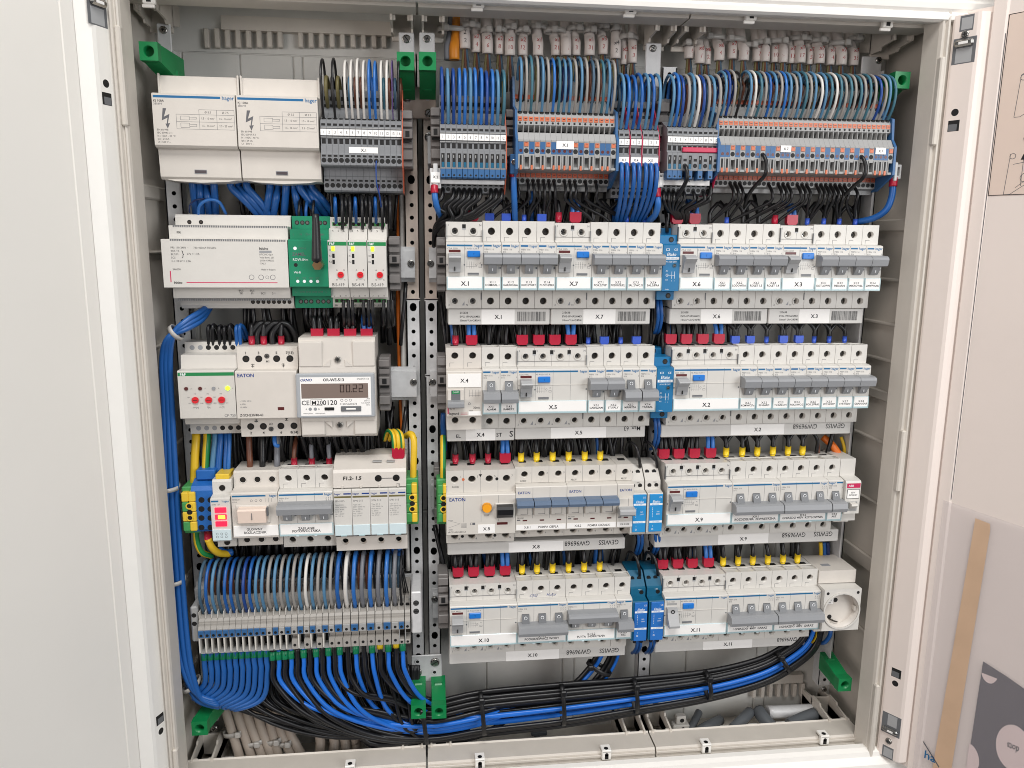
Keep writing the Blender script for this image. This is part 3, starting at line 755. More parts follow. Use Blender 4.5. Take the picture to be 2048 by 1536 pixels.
for px0, px1, nm, un in ((896, 1099.5, 'X.1', 'DOM and KUCH'), (1101.5, 1300, 'X.7', 'POK and POD'), (1339, 1534.5, 'X.6', 'LODOWKA and ROLET'), (1537, 1726, 'X.3', 'PIEKARNI and ZMYWARK')):
    busbar(px0, px1, 634, 0, EVG, 16.0, 'white busbar with barcode and card %s under the %s breakers' % (nm, un), card=(33, 66, .6, 15.2, 68.5, nm))
PI = math.pi
busbar(894, 1028.6, 870, 1, [('EL', 9, 5.6, 3.4, 'l', 0), ('ST', 50, 6.2, 4, 'l', 0), ('S', 63.5, 7, 6, 'l', 0)], 13.2, 'short busbar marked EL ST S with card X.4 below the second breaker row', card=(19, 49, .6, 12.6, 'X.4'))
busbar(1030, 1290, 868, 1, [('Max. 63', -14, 9.5, 4.6, 'c', PI)], 12.6, 'busbar with upside-down Max 63 print and card X.5 below the second breaker row', card=(37, 95, .6, 12.0, 'X.5'))
def gew(h): return [('GEWISS', -18, h - 5.0, 5.2, 'c', PI), ('GW96968', -52, h - 5.0, 5.2, 'c', PI)]
busbar(1322, 1701, 862, 1, gew(14), 14.0, 'long busbar with card X.2 below the eight breakers of the second row', card=(76, 135, 1, 12.6, 'X.2'), Y=23)
busbar(895, 1250, 1090, 2, gew(13), 13.0, 'long busbar with card X.8 below the heat pump breakers', card=(64, 122, .6, 11.6, 'X.8'), Y=21)
busbar(1309, 1676, 1080, 2, gew(14), 14.0, 'long busbar with card X.9 below the third row on the right', card=(71, 128, 1, 12.6, 'X.9'), Y=23)
busbar(898.6, 1250, 1310, 3, gew(12), 13.0, 'long busbar with card X.10 below the bottom breaker row', card=(61, 119, .6, 12, 'X.10'), Y=21)
busbar(1310, 1610, 1295, 3, [('GW96968', -22, 8, 4.6, 'c', PI)], 13.0, 'long busbar with card X.11 next to the wall socket row end', card=(55, 112, .6, 12, 'X.11'), Y=23)

# ---- blue relays, first kind (one module, one screw at the right)
def relay_a(x, z, label):
    t = thing('relay', label, 'relay', (x * .001, 0, z * .001), 'blue impulse relays')
    g = G(); a, b = .25, M - .25
    g.prism([(30, 16), (30, 9.5), (12, 9.2), (11, 8.4), (11, .4), (2, .2), (-1, -.8), (-1, -45), (12, -46), (13, -46.6), (13, -54.6), (50, -54.6), (50, 16)], a, b, 'relay_blue')
    obj('body', g, t)
    g = G(); 
    for zz, yy in ((4.6, 10.9), (-50.5, 12.9)):
        g.cyl((11.5, yy, zz), 2.7, .3, 'hole_black', 'y', 14); g.cyl((11.7, yy - .06, zz - .2), 1.7, .2, 'screw_dark', 'y', 10)
    g.box(4, 7, 29.8, 30.4, 11, 15, 'hole_black'); obj('terminal', g, t)
    g = G(); Y = -1.06
    g.text('Eltako', 8.6, Y, -9.4, 2.9, 'ink_white', slant=.25, bold=.012, sx=.9); g.box(1, 16.5, Y, Y + .1, -14.6, -12, 'ink_white'); g.text('ER12-200-UC', 8.7, Y - .04, -13.3, 1.6, 'relay_blue', sx=.95)
    g.text('A1-A2 8-230V', 8.7, Y, -16.6, 1.5, 'ink_white', sx=.9); g.text('CE', 13, Y, -5, 2.2, 'ink_white'); g.box(3.2, 6.6, Y, Y + .1, -6, -4, 'ink_white'); g.box(3.6, 6.2, Y - .03, Y + .1, -5.7, -4.3, 'relay_blue')
    for xx in (9.6, 12.4): g.box(xx, xx + .3, Y, Y + .1, -33, -26, 'ink_white'); g.text('1', xx, Y, -35, 1.4, 'ink_white')
    g.box(4.8, 12.4, Y, Y + .1, -29.8, -29.5, 'ink_white'); g.ring((5, Y, -29.6), 1.0, 1.35, 0, .1, 'ink_white', 10); g.text('A1', 4.6, Y, -25.5, 1.4, 'ink_white'); g.text('A2', 4.6, Y, -34, 1.4, 'ink_white'); g.text('Eltako', 5.4, Y, -43.4, 1.1, 'ink_white')
    obj('printed_marking', g, t)
    g = G(); g.ring((12, -1.0, -20.2), 1.5, 2.2, -.5, .2, 'relay_teal', 14); g.cyl((12, -1.3, -20.2), 1.5, .3, 'screw_dark', 'y', 12); g.box(10.8, 13.2, -1.4, -1.2, -20.5, -19.9, 'ink_light'); obj('push_button', g, t)
    return t
# ---- second kind: pair with glossy blue faces
def relay_b(x, z, label, shell, face, w=16.6):
    t = thing('relay', label, 'relay', (x * .001, 0, z * .001), 'blue relay pairs')
    g = G(); a, b = .2, w - .2
    if shell == 'pale_plastic':
        g.prism([(34, 15.5), (26, 15.5), (12, 2.5), (11, 1.6), (10, -7.6), (1, -8.6), (.5, -9.5), (.5, -51), (2, -53.5), (12, -54), (50, -54), (50, 15.5)], a, b, shell)
    else:
        g.prism([(34, 20.5), (26, 20.5), (12, 8), (10, 6.8), (10, -2.6), (1, -3.6), (.5, -4.5), (.5, -48), (6, -49.5), (50, -50), (50, 20.5)], a, b, shell)
    obj('body', g, t)
    dz = 0 if shell == 'pale_plastic' else 5
    g = G(); g.box(2.2, w - .5, -1.2, .6, -50 + dz * .4, -9.4 + dz, face, .4); f = obj('front_cover', g, t)
    g = G(); Y = -1.26
    g.text('Eltako', w / 2 + .8, Y, -17 + dz, 2.5, 'ink_white', slant=.25, bold=.01, sx=.9); g.box(2.6, w - .8, Y, Y + .1, -21 + dz, -18.9 + dz, 'ink_white'); g.text('ES12-200', w / 2, Y - .03, -20 + dz, 1.3, face)
    g.box(2.6, w - .8, Y, Y + .1, -40 + dz, -37.8 + dz, 'ink_white'); g.text('UC 8-230V', w / 2 + 1, Y - .03, -38.9 + dz, 1.2, face); g.text('CE', w - 3, Y, -12.5 + dz, 1.8, 'ink_white')
    for i in range(6): g.box(5.2, 5.6, Y, Y + .1, -24.5 - i * 1.9 + dz, -23.4 - i * 1.9 + dz, 'ink_white')
    g.text('16A', 11.5, Y, -28 + dz, 1.4, 'ink_white'); g.text('250V', 11.5, Y, -30.6 + dz, 1.4, 'ink_white'); g.text('I', 6, Y, -43.5 + dz, 1.7, 'ink_white'); g.ring((6, Y, -47 + dz), .7, 1.0, 0, .1, 'ink_white', 10)
    obj('printed_marking', g, f)
    g = G()
    for xx, zz, yy, r in ((4.6, -3.2, 10.3, 2.2), (12, -3.2, 10.3, 2.2)) if shell == 'pale_plastic' else ((12, 2.2, 9.9, 2.4),): g.cyl((xx, yy, zz), r, .4, 'hole_black', 'y', 12); g.cyl((xx, yy - .05, zz), r * .6, .2, 'screw_dark', 'y', 10)
    for xx in (4, 11.5):
        b_ = Vector((xx, 19.0, 9.0 if shell == 'pale_plastic' else 14.3)); g.cyl((b_.x, b_.y - .9, b_.z), 2.2, 1.6, 'hole_black', 'y', 12)
    g.text('+A1', 10, 9.8, .4 if shell == 'pale_plastic' else 5.4, 1.5, 'ink_white' if shell != 'pale_plastic' else 'ink')
    for xx in (4.5, 12): g.cyl((xx, 3, -53.6 + (2.6 if dz else 0)), 1.9, .5, 'hole_black', 'y', 10)
    obj('terminal', g, t)
    return t

# ---- the Eaton family in the third row
def eaton_mcb(x, z, n, l1, l2, on, label):
    t = thing('circuit_breaker', label, 'circuit breaker', (x * .001, 0, z * .001), 'circuit breakers'); w = n * M
    modbody(t, n, 'eaton_plastic', noseT=2.0, noseB=-45, zu=12.2, zl=-50.6, upY=9, loY=12, ztop=20.5, zbot=-56, lower_from=-45.6, r=3.5, cx=10.0, top_ribs=False, screws=(TS_SL, TS_SL), ufrom=1.4)
    g = G()
    g.text('EATON', 2.4, -.06, -4.2, 2.6, 'ink_navy', 'l', bold=.02)
    g.text(('AO82F', 'AR67F', 'AR52F')[0 if l1 == 'X.8.1' else 1 if l1 == 'X.8.2' else 2], 5.4, 8.9, 5.4, 1.9, 'ink', 'l', sx=.8)
    for i in range(n):
        g.text(str(2 * i + 1), i * M + 15.6, 8.9, 13.5, 1.9, 'ink_light'); g.text(str(2 * i + 2), i * M + 15.6, 11.9, -51.8, 1.9, 'ink_light')
        g.box(i * M + 7.4, i * M + 12, -.08, .2, -34.4, -33.0, 'brown_window')
    g.text('PXL-C20/1' if n > 1 else 'PXL-C16', 1.6, -.06, -31.0, 1.4, 'ink', 'l', sx=.8); g.box(1.6, 5, -.06, .1, -33.8, -32.6, 'ink_light')
    obj('printed_marking', g, t)
    g = G()
    for i in range(n):
        x0 = i * M
        g.box(x0 + 1.2, x0 + 16.4, -2.4, .3, -27.5, -12, 'eaton_plastic', .5)
        if on:
            g.prism([(0, -9.6), (-9, -10), (-12, -11.6), (-12.6, -13.6), (-11.4, -16.6), (-2.2, -17.2)], x0 + .4, x0 + 17.1, 'steel_blue'); g.box(x0 + 12.0, x0 + 12.4, -2.5, -2.2, -26, -18, 'ink'); g.box(x0 + 5, x0 + 12.4, -2.5, -2.2, -26.2, -25.8, 'ink_light')
        else: g.prism([(-2.2, -21), (-10.6, -21.6), (-12.4, -23.2), (-12.4, -26.6), (-10, -28.8), (0, -29.2)], x0 + .6, x0 + 16.9, 'toggle_light'); g.box(x0 + 11.0, x0 + 11.3, -2.5, -2.2, -20.8, -12.6, 'ink_light')
    obj('toggle', g, t)
    g = G(); g.box(.8, w - .8, -.4, .05, -43.6, -38.2, 'label_white')
    if n > 1: g.text(l1, 12, -.46, -40.9, 2.3, 'ink', bold=.012); g.text(l2, 34, -.46, -40.9, 2.3, 'ink', bold=.012, sx=.95)
    else: g.text(l1 + ' ' + l2, 8.7, -.46, -40.9, 1.8, 'ink', bold=.01, sx=.9)
    obj('label_card', g, t); return t
def eaton_rcd(x, z, label):
    t = thing('residual_current_breaker', label, 'breaker', (x * .001, 0, z * .001), 'residual current breakers'); w = 4 * M
    modbody(t, 4, 'eaton_plastic', noseT=-5.0, noseB=-47, zu=9.4, zl=-52.4, upY=6, loY=10, ztop=19, zbot=-59, lower_from=-47.6, r=3.9, top_ribs=False, screws=(TS_SL, TS_SL), ufrom=1.0)
    g = G(); g.text('EATON', 3, -.06, -9.4, 3.4, 'ink_navy', 'l', bold=.02)
    for i in range(4): g.text('1357'[i], i * M + 14.4, 5.9, 12.4, 2.1, 'ink_light'); g.text('2468'[i], i * M + 13.2, 9.9, -55, 2.1, 'ink_light')
    g.text('AG72B', 6, 5.9, 2.0, 2.0, 'ink', 'l', sx=.8); g.cyl((17.4, 5.9, 9.6), 1.5, .3, 'strip_orange', 'y', 12)
    for xx, yy, zz in ((51.4, 5.9, 9.4), (16.6, 9.9, -52.4), (50, 9.9, -52.4)): g.cyl((xx, yy, zz), 1.6, .3, 'hole_black', 'y', 12)
    g.prism([(33, 14.6), (36.4, 14.6), (34.7, 11.8)], 5.85, 6.2, 'hole_black', 'y')
    g.text('TEST', 40.6, -.06, -26.8, 1.8, 'ink_light'); g.text('dRCM-40/4/003-A', 1.6, -.06, -43.6, 1.7, 'ink', 'l'); g.text('~500V', 1.6, -.06, -41, 1.3, 'ink_light', 'l')
    for i in range(5): g.box(14.5, 20.4, -.06, .1, -35.2 - i * 1.0, -34.9 - i * 1.0, 'ink_light')
    g.box(24, 29, -.06, .1, -36.6, -34.2, 'ink_light'); g.box(24.4, 26.2, -.08, .1, -36.2, -34.6, 'eaton_plastic')
    for i in range(2): g.quad([(1.6, -.06, -31 - i * 8), (14, -.06, -34.8), (14, -.06, -35.0), (1.6, -.06, -31.2 - i * 8)], 'ink_light')
    g.box(1.6, 6.6, -.06, .1, -31.6, -31.2, 'ink_light')
    g.box(51, 62, -.1, .2, -37.2, -34.6, 'brown_window'); obj('printed_marking', g, t)
    g = G(); g.ring((40.8, 0, -18.2), 5.2, 6.0, -.8, .3, 'pale_plastic', 24); g.cyl((40.8, .2, -18.2), 5.1, -4.2, 'test_orange', 'y', 26, r2=4.5); obj('test_button', g, t)
    g = G(); g.box(49, 68.6, -1.6, .3, -30, -14, 'pale_plastic', .6); g.prism([(0, -15), (-8, -15.6), (-10.5, -18), (-9, -24), (-3.5, -28.6), (0, -28.8)], 50.6, 66.8, 'black_plastic'); obj('toggle', g, t)
    g = G(); g.box(32, 49, -.3, -.03, -45.6, -36.4, 'label_white'); g.text('X.8', 40.5, -.36, -41, 3.4, 'ink', bold=.012); obj('label_card', g, t)
    return t
# ---- Legrand two-module breaker of the second row
def legrand(x, z, label):
    t = thing('residual_current_breaker', label, 'breaker', (x * .001, 0, z * .001), 'residual current breakers'); w = 2 * M
    modbody(t, 2, 'cream_plastic', noseT=-1.5, noseB=-47, zu=12.4, zl=-52.6, upY=9, loY=9, ztop=20.5, zbot=-62, lower_from=-47.6, r=3.5, top_ribs=False, screws=(TS_SL, TS_SL), front=1.0)
    g = G(); g.box(1.2, 33.8, .2, 1.1, -17.4, -4.0, 'label_white', .2); g.text('X.4', 17.5, .12, -10.7, 3.8, 'ink', bold=.012); obj('label_card', g, t)
    g = G(); Y = .94
    g.text('legrand', 2.6, Y, -43.6, 2.3, 'ink', 'l', bold=.02); g.box(13.8, 20.6, Y, 1.1, -43.4, -43.0, 'ink_magenta'); g.box(13.8, 20.6, Y, 1.1, -44.6, -44.2, 'ink_magenta'); g.box(1, 2.2, Y, 1.1, -44, -37, 'ink_magenta')
    g.text('30mA', 29.6, Y, -38.0, 2.2, 'ink', bold=.015, sx=.85); g.text('40 A', 3, Y, -38.6, 1.9, 'ink', 'l'); g.text('TEST', 24, Y, -41, 1.4, 'ink'); g.box(21.6, 34, Y - .05, 1.1, -45.6, -41.6, 'label_white')
    for i in range(4): g.box(22.6 + i * 3, 22.8 + i * 3, Y, 1.1, -27, -20, 'ink_light')
    g.box(22, 33.4, Y, 1.1, -23.4, -23.2, 'ink_light'); g.box(22, 33.4, Y, 1.1, -26.0, -25.8, 'ink_light'); g.ring((22.4, Y, -34), .9, 1.3, 0, .1, 'ink_light', 10); obj('printed_marking', g, t)
    g = G(); g.box(1.2, 17.4, -.8, 1.2, -34.6, -19.4, 'cream_plastic', .5); g.box(4.6, 13.6, -1.2, .4, -31, -20, 'toggle_dark', .4); g.box(5.4, 12.8, -1.5, -1.0, -23.4, -20.4, 'ink_green'); g.text('O-OFF', 9.1, -1.56, -21.9, 1.7, 'ink_white', sx=.8)
    g.prism([(0, -29.6), (-8, -30), (-11, -31.8), (-11, -35), (-8, -36.4), (0, -35.6)], 1.0, 17.0, 'toggle_grey'); obj('toggle', g, t)
    return t
# ------------------------------------------------------------------ fill the four breaker rows on the right
def mx(row, m): return ROWX[row] + m * M
def row1():
    z = ROWZ[0]
    def four(m0, names, pre, flips=()):
        for i, nm in enumerate(names):
            mcb(mx(0, m0 + i), z, ['%s.%d' % (pre, i + 1), nm], True, 1, i in flips, 'white breaker with raised grey toggle, card %s.%d %s%s' % (pre, i + 1, nm.replace('/', ' ').replace('ROLET 1.4', 'ROLET'), ', beside X.3' if nm == 'ROLET 1.4' else ''))
    rcd(mx(0, 0), z, 2, 'X.1', True, 'two-pole breaker with blue test button and card X.1, leftmost in the top row'); four(2, ['DOM/SAL.1', 'GAR/KO/GA', 'KUCH/WIAT', 'P1/SCH/BIU'], 'X.1')
    rcd(mx(0, 6), z, 2, 'X.7', True, 'two-pole breaker with blue test button and card X.7, right of the SCH breaker'); four(8, ['POK.2/SYP', 'POD/KOR/KL', 'SAL.2/WC.G', 'SAL.3/PRA'], 'X.7', (0, 1))
    relay_a(mx(0, 12), z, 'slim blue relay in the top breaker row between cards X.7.4 and X.6')
    rcd(mx(0, 13), z, 2, 'X.6', True, 'two-pole breaker with blue test button and card X.6, right of the blue relay'); four(15, ['NSHV', 'LODOWKA', 'ROLET 1.3', 'ROLET 1.4'], 'X.6')
    rcd(mx(0, 19), z, 2, 'X.3', True, 'two-pole breaker with blue test button and card X.3, left of the KOTLOWN breaker'); four(21, ['KOTLOWN', 'PIEKARNI', 'MIKROWEL', 'ZMYWARK'], 'X.3')
row1()
def row2():
    z = ROWZ[1]
    legrand(mx(1, 0), z, 'cream two-pole breaker with card X.4 above its switched-off grey toggle')
    for m, a, b, on in ((2, 'X.4.1', 'ALARM', 0), (3, 'X.4.2', 'KAMERY', 0), (8, 'X.5.1', 'GAR/SZAM', 1), (9, 'X.5.2', 'STU/ALY', 1), (10, 'X.5.3', 'MARKIZA', 0), (11, 'X.5.4', 'TAR/BAL', 0)):
        mcb(mx(1, m), z, [a, b], bool(on), 1, False, 'white breaker with %s grey toggle, card %s %s' % ('raised' if on else 'lowered', a, b.replace('/', ' ')))
    rcd(mx(1, 4), z, 4, 'X.5', True, 'wide four-pole breaker with blue test button and card X.5, right of the KAMERY breaker')
    relay_a(mx(1, 12), z, 'slim blue relay in the second breaker row beside card X.2')
    rcd(mx(1, 13), z, 4, 'X.2', True, 'wide four-pole breaker with blue test button and card X.2, left of the KOM breaker')
    for i, nm in enumerate(['KOM/WC.Du', 'SY-GARD', 'TV-SALON', 'POK.1/WC.G', 'POK.2/PRAL', 'WC.G/SYP', 'STRY/EDV', 'GRAN/GAR']):
        mcb(mx(1, 17 + i), z, ['X.2.%d' % (i + 1), nm], True, 1, False, 'white breaker with raised grey toggle, card X.2.%d %s' % (i + 1, nm.replace('/', ' ')))
row2()
def row3():
    z = ROWZ[2]
    eaton_rcd(mx(2, 0), z, 'wide white breaker with round orange test button and black toggle')
    eaton_mcb(mx(2, 4), z, 3, 'X.8.1', 'POMPA CIEPLA', True, 'three-pole breaker with slate blue toggles, card X.8.1 POMPA CIEPLA')
    eaton_mcb(mx(2, 7), z, 3, 'X.8.2', 'POMPA GRZALKI', True, 'three-pole breaker with slate blue toggles, card X.8.2 POMPA GRZALKI')
    eaton_mcb(mx(2, 10), z, 1, 'X.8.3', 'REZ', False, 'single breaker with lowered light grey toggle, card X.8.3 REZ')
    relay_b(at(1262, 1000, 0).x * 1000, z, 'bright blue relay with pale shell next to the REZ breaker', 'pale_plastic', 'relay_face')
    relay_b(at(1295, 1000, 0).x * 1000, z, 'bright blue relay with pale shell next to the X.9 breaker', 'pale_plastic', 'relay_face')
    rcd(mx(2, 13), z, 4, 'X.9', True, 'wide four-pole breaker with blue test button and card X.9, left of the ROZDZIELNIA breaker')
    mcb(mx(2, 17), z, ['X.9.1', 'ROZDZIELNIA  ZEWNETRZNA'], False, 3, False, 'three-pole breaker, toggle bar down, card X.9.1 ROZDZIELNIA ZEWNETRZNA')
    mcb(mx(2, 20), z, ['X.9.2', 'GNIAZDO 400V  KOTLOWNIA'], False, 3, False, 'three-pole breaker, toggle bar down, card X.9.2 GNIAZDO 400V KOTLOWNIA')
    mcb(mx(2, 23), z, ['X.9.3', 'ARZ'], False, 1, True, 'single breaker with lowered toggle and card X.9.3 ARZ')
    # narrow module with a red band at the row's end
    x = mx(2, 24); t = thing('auxiliary_module', 'narrow white module with red band and INTERNET card at the row end', 'module', (x * .001, 0, z * .001))
    g = G(); g.prism([(10, 20.5), (10, 2), (2, 1), (-3, 0), (-4, -2), (-4, -36), (2, -38), (2, -46), (14, -47), (14, -52), (50, -52), (50, 20.5)], .3, M * .98, 'white_plastic'); obj('body', g, t)
    g = G(); g.box(1.6, 16.4, -4.3, -3.9, -7.4, -2.6, 'ink_magenta'); g.text('ABB', 6, -4.36, -5, 2.2, 'ink_white', bold=.015); g.box(2.4, 15.6, -4.3, -3.9, -19, -9.4, 'label_white', .1)
    for q in ((2.2, 2.5), (15.5, 15.8)): g.box(*q, -4.4, -3.9, -19.2, -9.2, 'ink')
    g.box(2.2, 15.8, -4.4, -3.9, -19.3, -19.0, 'ink'); g.box(2.2, 15.8, -4.4, -3.9, -9.4, -9.1, 'ink'); g.text('EDV', 9, -4.36, -12.6, 1.7, 'ink', bold=.01); g.text('INTERNET', 9, -4.36, -15.4, 1.7, 'ink', bold=.01, sx=.85); obj('label_card', g, t)
    g = G(); g.box(3.4, 14.6, -4.2, -3.6, -33, -22.4, 'strip_light', .3); g.prism([(-4, -23.4), (-9, -24), (-9.5, -26), (-4, -30.5)], 5.6, 12.4, 'pale_plastic'); obj('toggle', g, t)
row3()
def row4():
    z = ROWZ[3]
    rcd(mx(3, 0), z, 4, 'X.10', True, 'wide four-pole breaker with blue test button and card X.10, left of the PODGRZEWACZ breaker')
    mcb(mx(3, 4), z, ['X.10.1', 'PODGRZEWACZ WODY'], False, 3, False, 'three-pole breaker with handwriting above, toggle down, card PODGRZEWACZ WODY', hand=('CBU', 'Hulto'))
    mcb(mx(3, 7), z, ['X.10.2', 'PLYTA  INDKCYLNA'], True, 3, False, 'three-pole breaker, toggle bar up, card X.10.2 PLYTA INDKCYLNA')
    mcb(mx(3, 10), z, ['X.10.3', 'REZ'], False, 1, True, 'single breaker with lowered toggle and card X.10.3 REZ')
    relay_b(at(1264, 1240, 0).x * 1000, z, 'deep blue relay with teal shell next to the REZ breaker', 'relay_teal', 'relay_deep')
    relay_b(at(1297, 1240, 0).x * 1000, z, 'deep blue relay with teal shell next to the X.11 breaker', 'relay_teal', 'relay_deep')
    rcd(mx(3, 13), z, 4, 'X.11', False, 'wide four-pole breaker with lowered toggle showing O and card X.11')
    mcb(mx(3, 17), z, ['X.11.1', '1.GNIAZDO  400V  GARAZ'], False, 3, False, 'three-pole breaker, toggle down, card 1.GNIAZDO 400V GARAZ, touching the X.11 breaker')
    mcb(mx(3, 20), z, ['X.11.2', '2.GNIAZDO  400V  GARAZ'], False, 3, False, 'three-pole breaker, toggle down, card 2.GNIAZDO 400V GARAZ, touching the round socket')
    # rail-mounted socket
    x = mx(3, 23); w = 43.0; t = thing('rail_socket', 'round earthed wall socket on a white rail-mounted block', 'socket', (x * .001, 0, z * .001))
    g = G(); g.prism([(50, 19), (8, 19), (8, 4.5), (10, 3.5), (10, -44), (11, -45.5), (9, -53), (50, -53)], .4, w, 'cream_plastic')
    g.box(10, 20, 20, 26, 18.9, 19.1, 'toggle_grey'); obj('body', g, t)
    cz = -21.5; cx = 21.5
    g = G(); g.plate(.6, w - .2, -44.6, 3.4, -6.0, 10.0, 'white_plastic', (cx, cz, 19.6), 'cream_plastic', 40); g.ring((cx, -6, cz), 19.6, 21.0, -1.4, 0, 'white_plastic', 44)
    for xx in (4.6, w - 4): g.cyl((xx, -6.06, .2 - 1.2), 1.7, .3, 'hole_black', 'y', 12)
    obj('socket_frame', g, t)
    g = G(); g.cyl((cx, 3.6, cz), 19.5, .4, 'cream_plastic', 'y', 36, cap=True)
    for dx, dz in ((-2.2, 8.0), (-7.6, -11.5)): g.cyl((cx + dx, 3.5, cz + dz), 2.6, .3, 'hole_black', 'y', 14)
    for s in (-1, 1): g.box(cx + s * 18 - 1.2, cx + s * 18 + 1.2, -3, 3.6, cz - 2.5, cz + 2.5, 'cream_plastic', .3)
    obj('socket_well', g, t)
    g = G(); g.box(cx - 15, cx - 4.6, 3.3, 3.6, cz + 3.8, cz + 9.8, 'label_white'); g.text('X 8.5', cx - 9.8, 3.24, cz + 7.9, 1.9, 'ink', bold=.01); g.text('230V', cx - 9.8, 3.24, cz + 5.3, 1.7, 'ink', bold=.01); obj('label_card', g, t)
    g = G()
    for s, (ex, ez) in enumerate(((cx - 3, cz - 15.5), (cx + 3, cz + 16.5))): g.tube([(ex - 5, 3.2, ez + 2), (ex, .6, ez), (ex + 4, 2, ez - 1.6)], .9, 'screw_dark', 6)
    obj('earth_clip', g, t)
row4()
# ------------------------------------------------------------------ devices of the left field
def T(name, label, cat, x, z, group=None): return thing(name, label, cat, (x * .001, 0, z * .001), group)
# two distribution blocks
for x, nm in ((-256.2, 'white distribution block with lightning arrow print, beside the cabinet wall'), (-184.6, 'white distribution block with lightning arrow print, beside the numbered strip X.1')):
    t = T('distribution_block', nm, 'distribution block', x, 126.5, 'white distribution blocks'); w = 71.0
    g = G(); g.prism([(22, 19), (21, 18.5), (20, 1.5), (2, .6), (0, -.6), (0, -43.5), (2, -45.4), (8, -46.5), (9.5, -70), (12, -72.5), (50, -72.5), (50, 19)], .3, w - .3, 'cream_plastic')
    g.prism([(4, -72.0), (w - 4, -72.0), (w - 12, -73.6), (w / 2, -74.8), (12, -73.6)], 11, 40, 'cream_plastic', 'y')
    for xx in (.3, w - 1.9): g.box(xx, xx + 1.6, 18.6, 22, 2, 20.4, 'cream_plastic', .4)
    obj('body', g, t)
    g = G(); g.box(1.4, w - 12.6, -.05, .1, -3.6, -1.6, 'ink_blue'); g.text('hager', w - .8, -.06, -2.6, 3.3, 'ink_blue', 'r', bold=.015)
    g.text('KJ 108A', 1.4, -.05, -6.2, 1.9, 'ink', 'l', bold=.012); g.text('380394', 1.4, -.05, -8.8, 1.7, 'ink_light', 'l')
    g.prism([(9, -12.5), (12, -12.5), (9.6, -19.6), (14.4, -17.2), (12.6, -25.2), (14.4, -25.0), (12.2, -29.6), (10.4, -25.4), (11.6, -25.4), (12.6, -20.4), (7.6, -22.8)], -.06, .1, 'ink_light', 'y')
    for i, s in enumerate(('EN 60 998', 'IEC 60947-7-1', 'In : 100A - 40 \u00b0C', 'Ipk : 24 kA', 'Ui : 500 V ~')): g.text(s, 3.0, -.05, -30.6 - i * 2.6, 1.55, 'ink', 'l')
    X0, X1, X2, X3 = 20, 39.5, 54.5, 69.5
    def hl(xa, xb, z): g.box(xa, xb, -.06, .1, z - .12, z + .12, 'ink_light')
    def vl(xx, za, zb): g.box(xx - .12, xx + .12, -.06, .1, zb, za, 'ink_light')
    hl(X1, X3, -13); hl(X0, X3, -17.2); hl(X0, X3, -23.4); hl(X0, X3, -29.6); vl(X0, -17.2, -29.6); vl(X1, -13, -29.6); vl(X2, -13, -29.6); vl(X3, -13, -29.6)
    g.text('\u00d8 5.5', 47, -.05, -15.1, 1.7, 'ink'); g.text('\u00d8 7.5', 62, -.05, -15.1, 1.7, 'ink'); g.text('1.5 - 10 mm\u00b2', 47, -.05, -20.3, 1.7, 'ink', sx=.9); g.text('1.5 - 16 mm\u00b2', 62, -.05, -20.3, 1.7, 'ink', sx=.9); g.text('1.5 - 16 mm\u00b2', 47, -.05, -26.5, 1.7, 'ink', sx=.9); g.text('2.5 - 25 mm\u00b2', 62, -.05, -26.5, 1.7, 'ink', sx=.9)
    for za, hh in ((-20.3, 1.6), (-26.5, 1.9)):
        hl(23.5, 31, za + hh); hl(23.5, 31, za - hh); vl(23.5, za + hh, za - hh); vl(31, za + hh, za - hh); hl(31, 37, za + hh * .5); hl(31, 37, za - hh * .5); vl(37, za + hh * .5, za - hh * .5)
    obj('printed_marking', g, t)
    g = G(); g.box(30.5, 40.5, 8.6, 9.6, -66.6, -64, 'latch_dark', .3); g.box(30, 41, 8.9, 9.8, -67.2, -63.4, 'toggle_grey', .2); obj('latch', g, t)

# bus power supply
t = T('power_supply', 'wide white bus power supply with BUS terminal print', 'power supply', -257, 0.5); w = 111.3
g = G()
g.prism([(0, 0), (0, -42.8), (1, -43.6), (50, -43.6), (50, .6), (1, .6)], 0, w, 'white_plastic'); g.prism([(12, 13), (11, 12.4), (11, -53.4), (12, -54), (50, -54), (50, 13)], 4.2, w - 1, 'white_plastic')
g.prism([(30, 23.4), (28, 21), (28, -61), (30, -64.6), (50, -64.6), (50, 23.4)], 5.4, w - .6, 'white_plastic')
for i in range(64):
    xx = 8 + i * 1.6
    for zz, yy in ((.6, -.1), (13, 10.9), (-54.2, 10.9)):
        g.box(xx, xx + .95, yy - .1, yy + 1.2, zz - 1.6, zz + .25, 'toggle_dark')
for xx in (18, 28.5): g.cyl((xx, 27.9, 16.4), 2.0, .3, 'hole_black', 'y', 12); g.cyl((xx, 27.8, 16.4), 1.2, .2, 'screw_dark', 'y', 10)
for i in range(8): g.cyl((72 + i * 4.9, 27.9, -58.4), 1.9, .3, 'hole_black', 'y', 12); g.cyl((72 + i * 4.9, 27.8, -58.4), 1.1, .2, 'screw_dark', 'y', 8)
obj('body', g, t)
g = G(); Y = -.06
for s, xx, zz in (('PRI: 110-240V ~', 8, -7), ('730-400mA 50/60Hz', 28, -7), ('BUS TK', 8, -10), ('BUS PI', 8, -13), ('SCS', 8, -16), ('2-1: 28.5V = 1,2A', 8, -19), ('27V = 1,2A', 22, -12.6), ('346000', 8.5, -26.5)): g.text(s, xx, Y, zz, 1.75, 'ink', 'l', sx=.95)
g.text('}', 18.4, Y, -12.4, 5, 'ink')
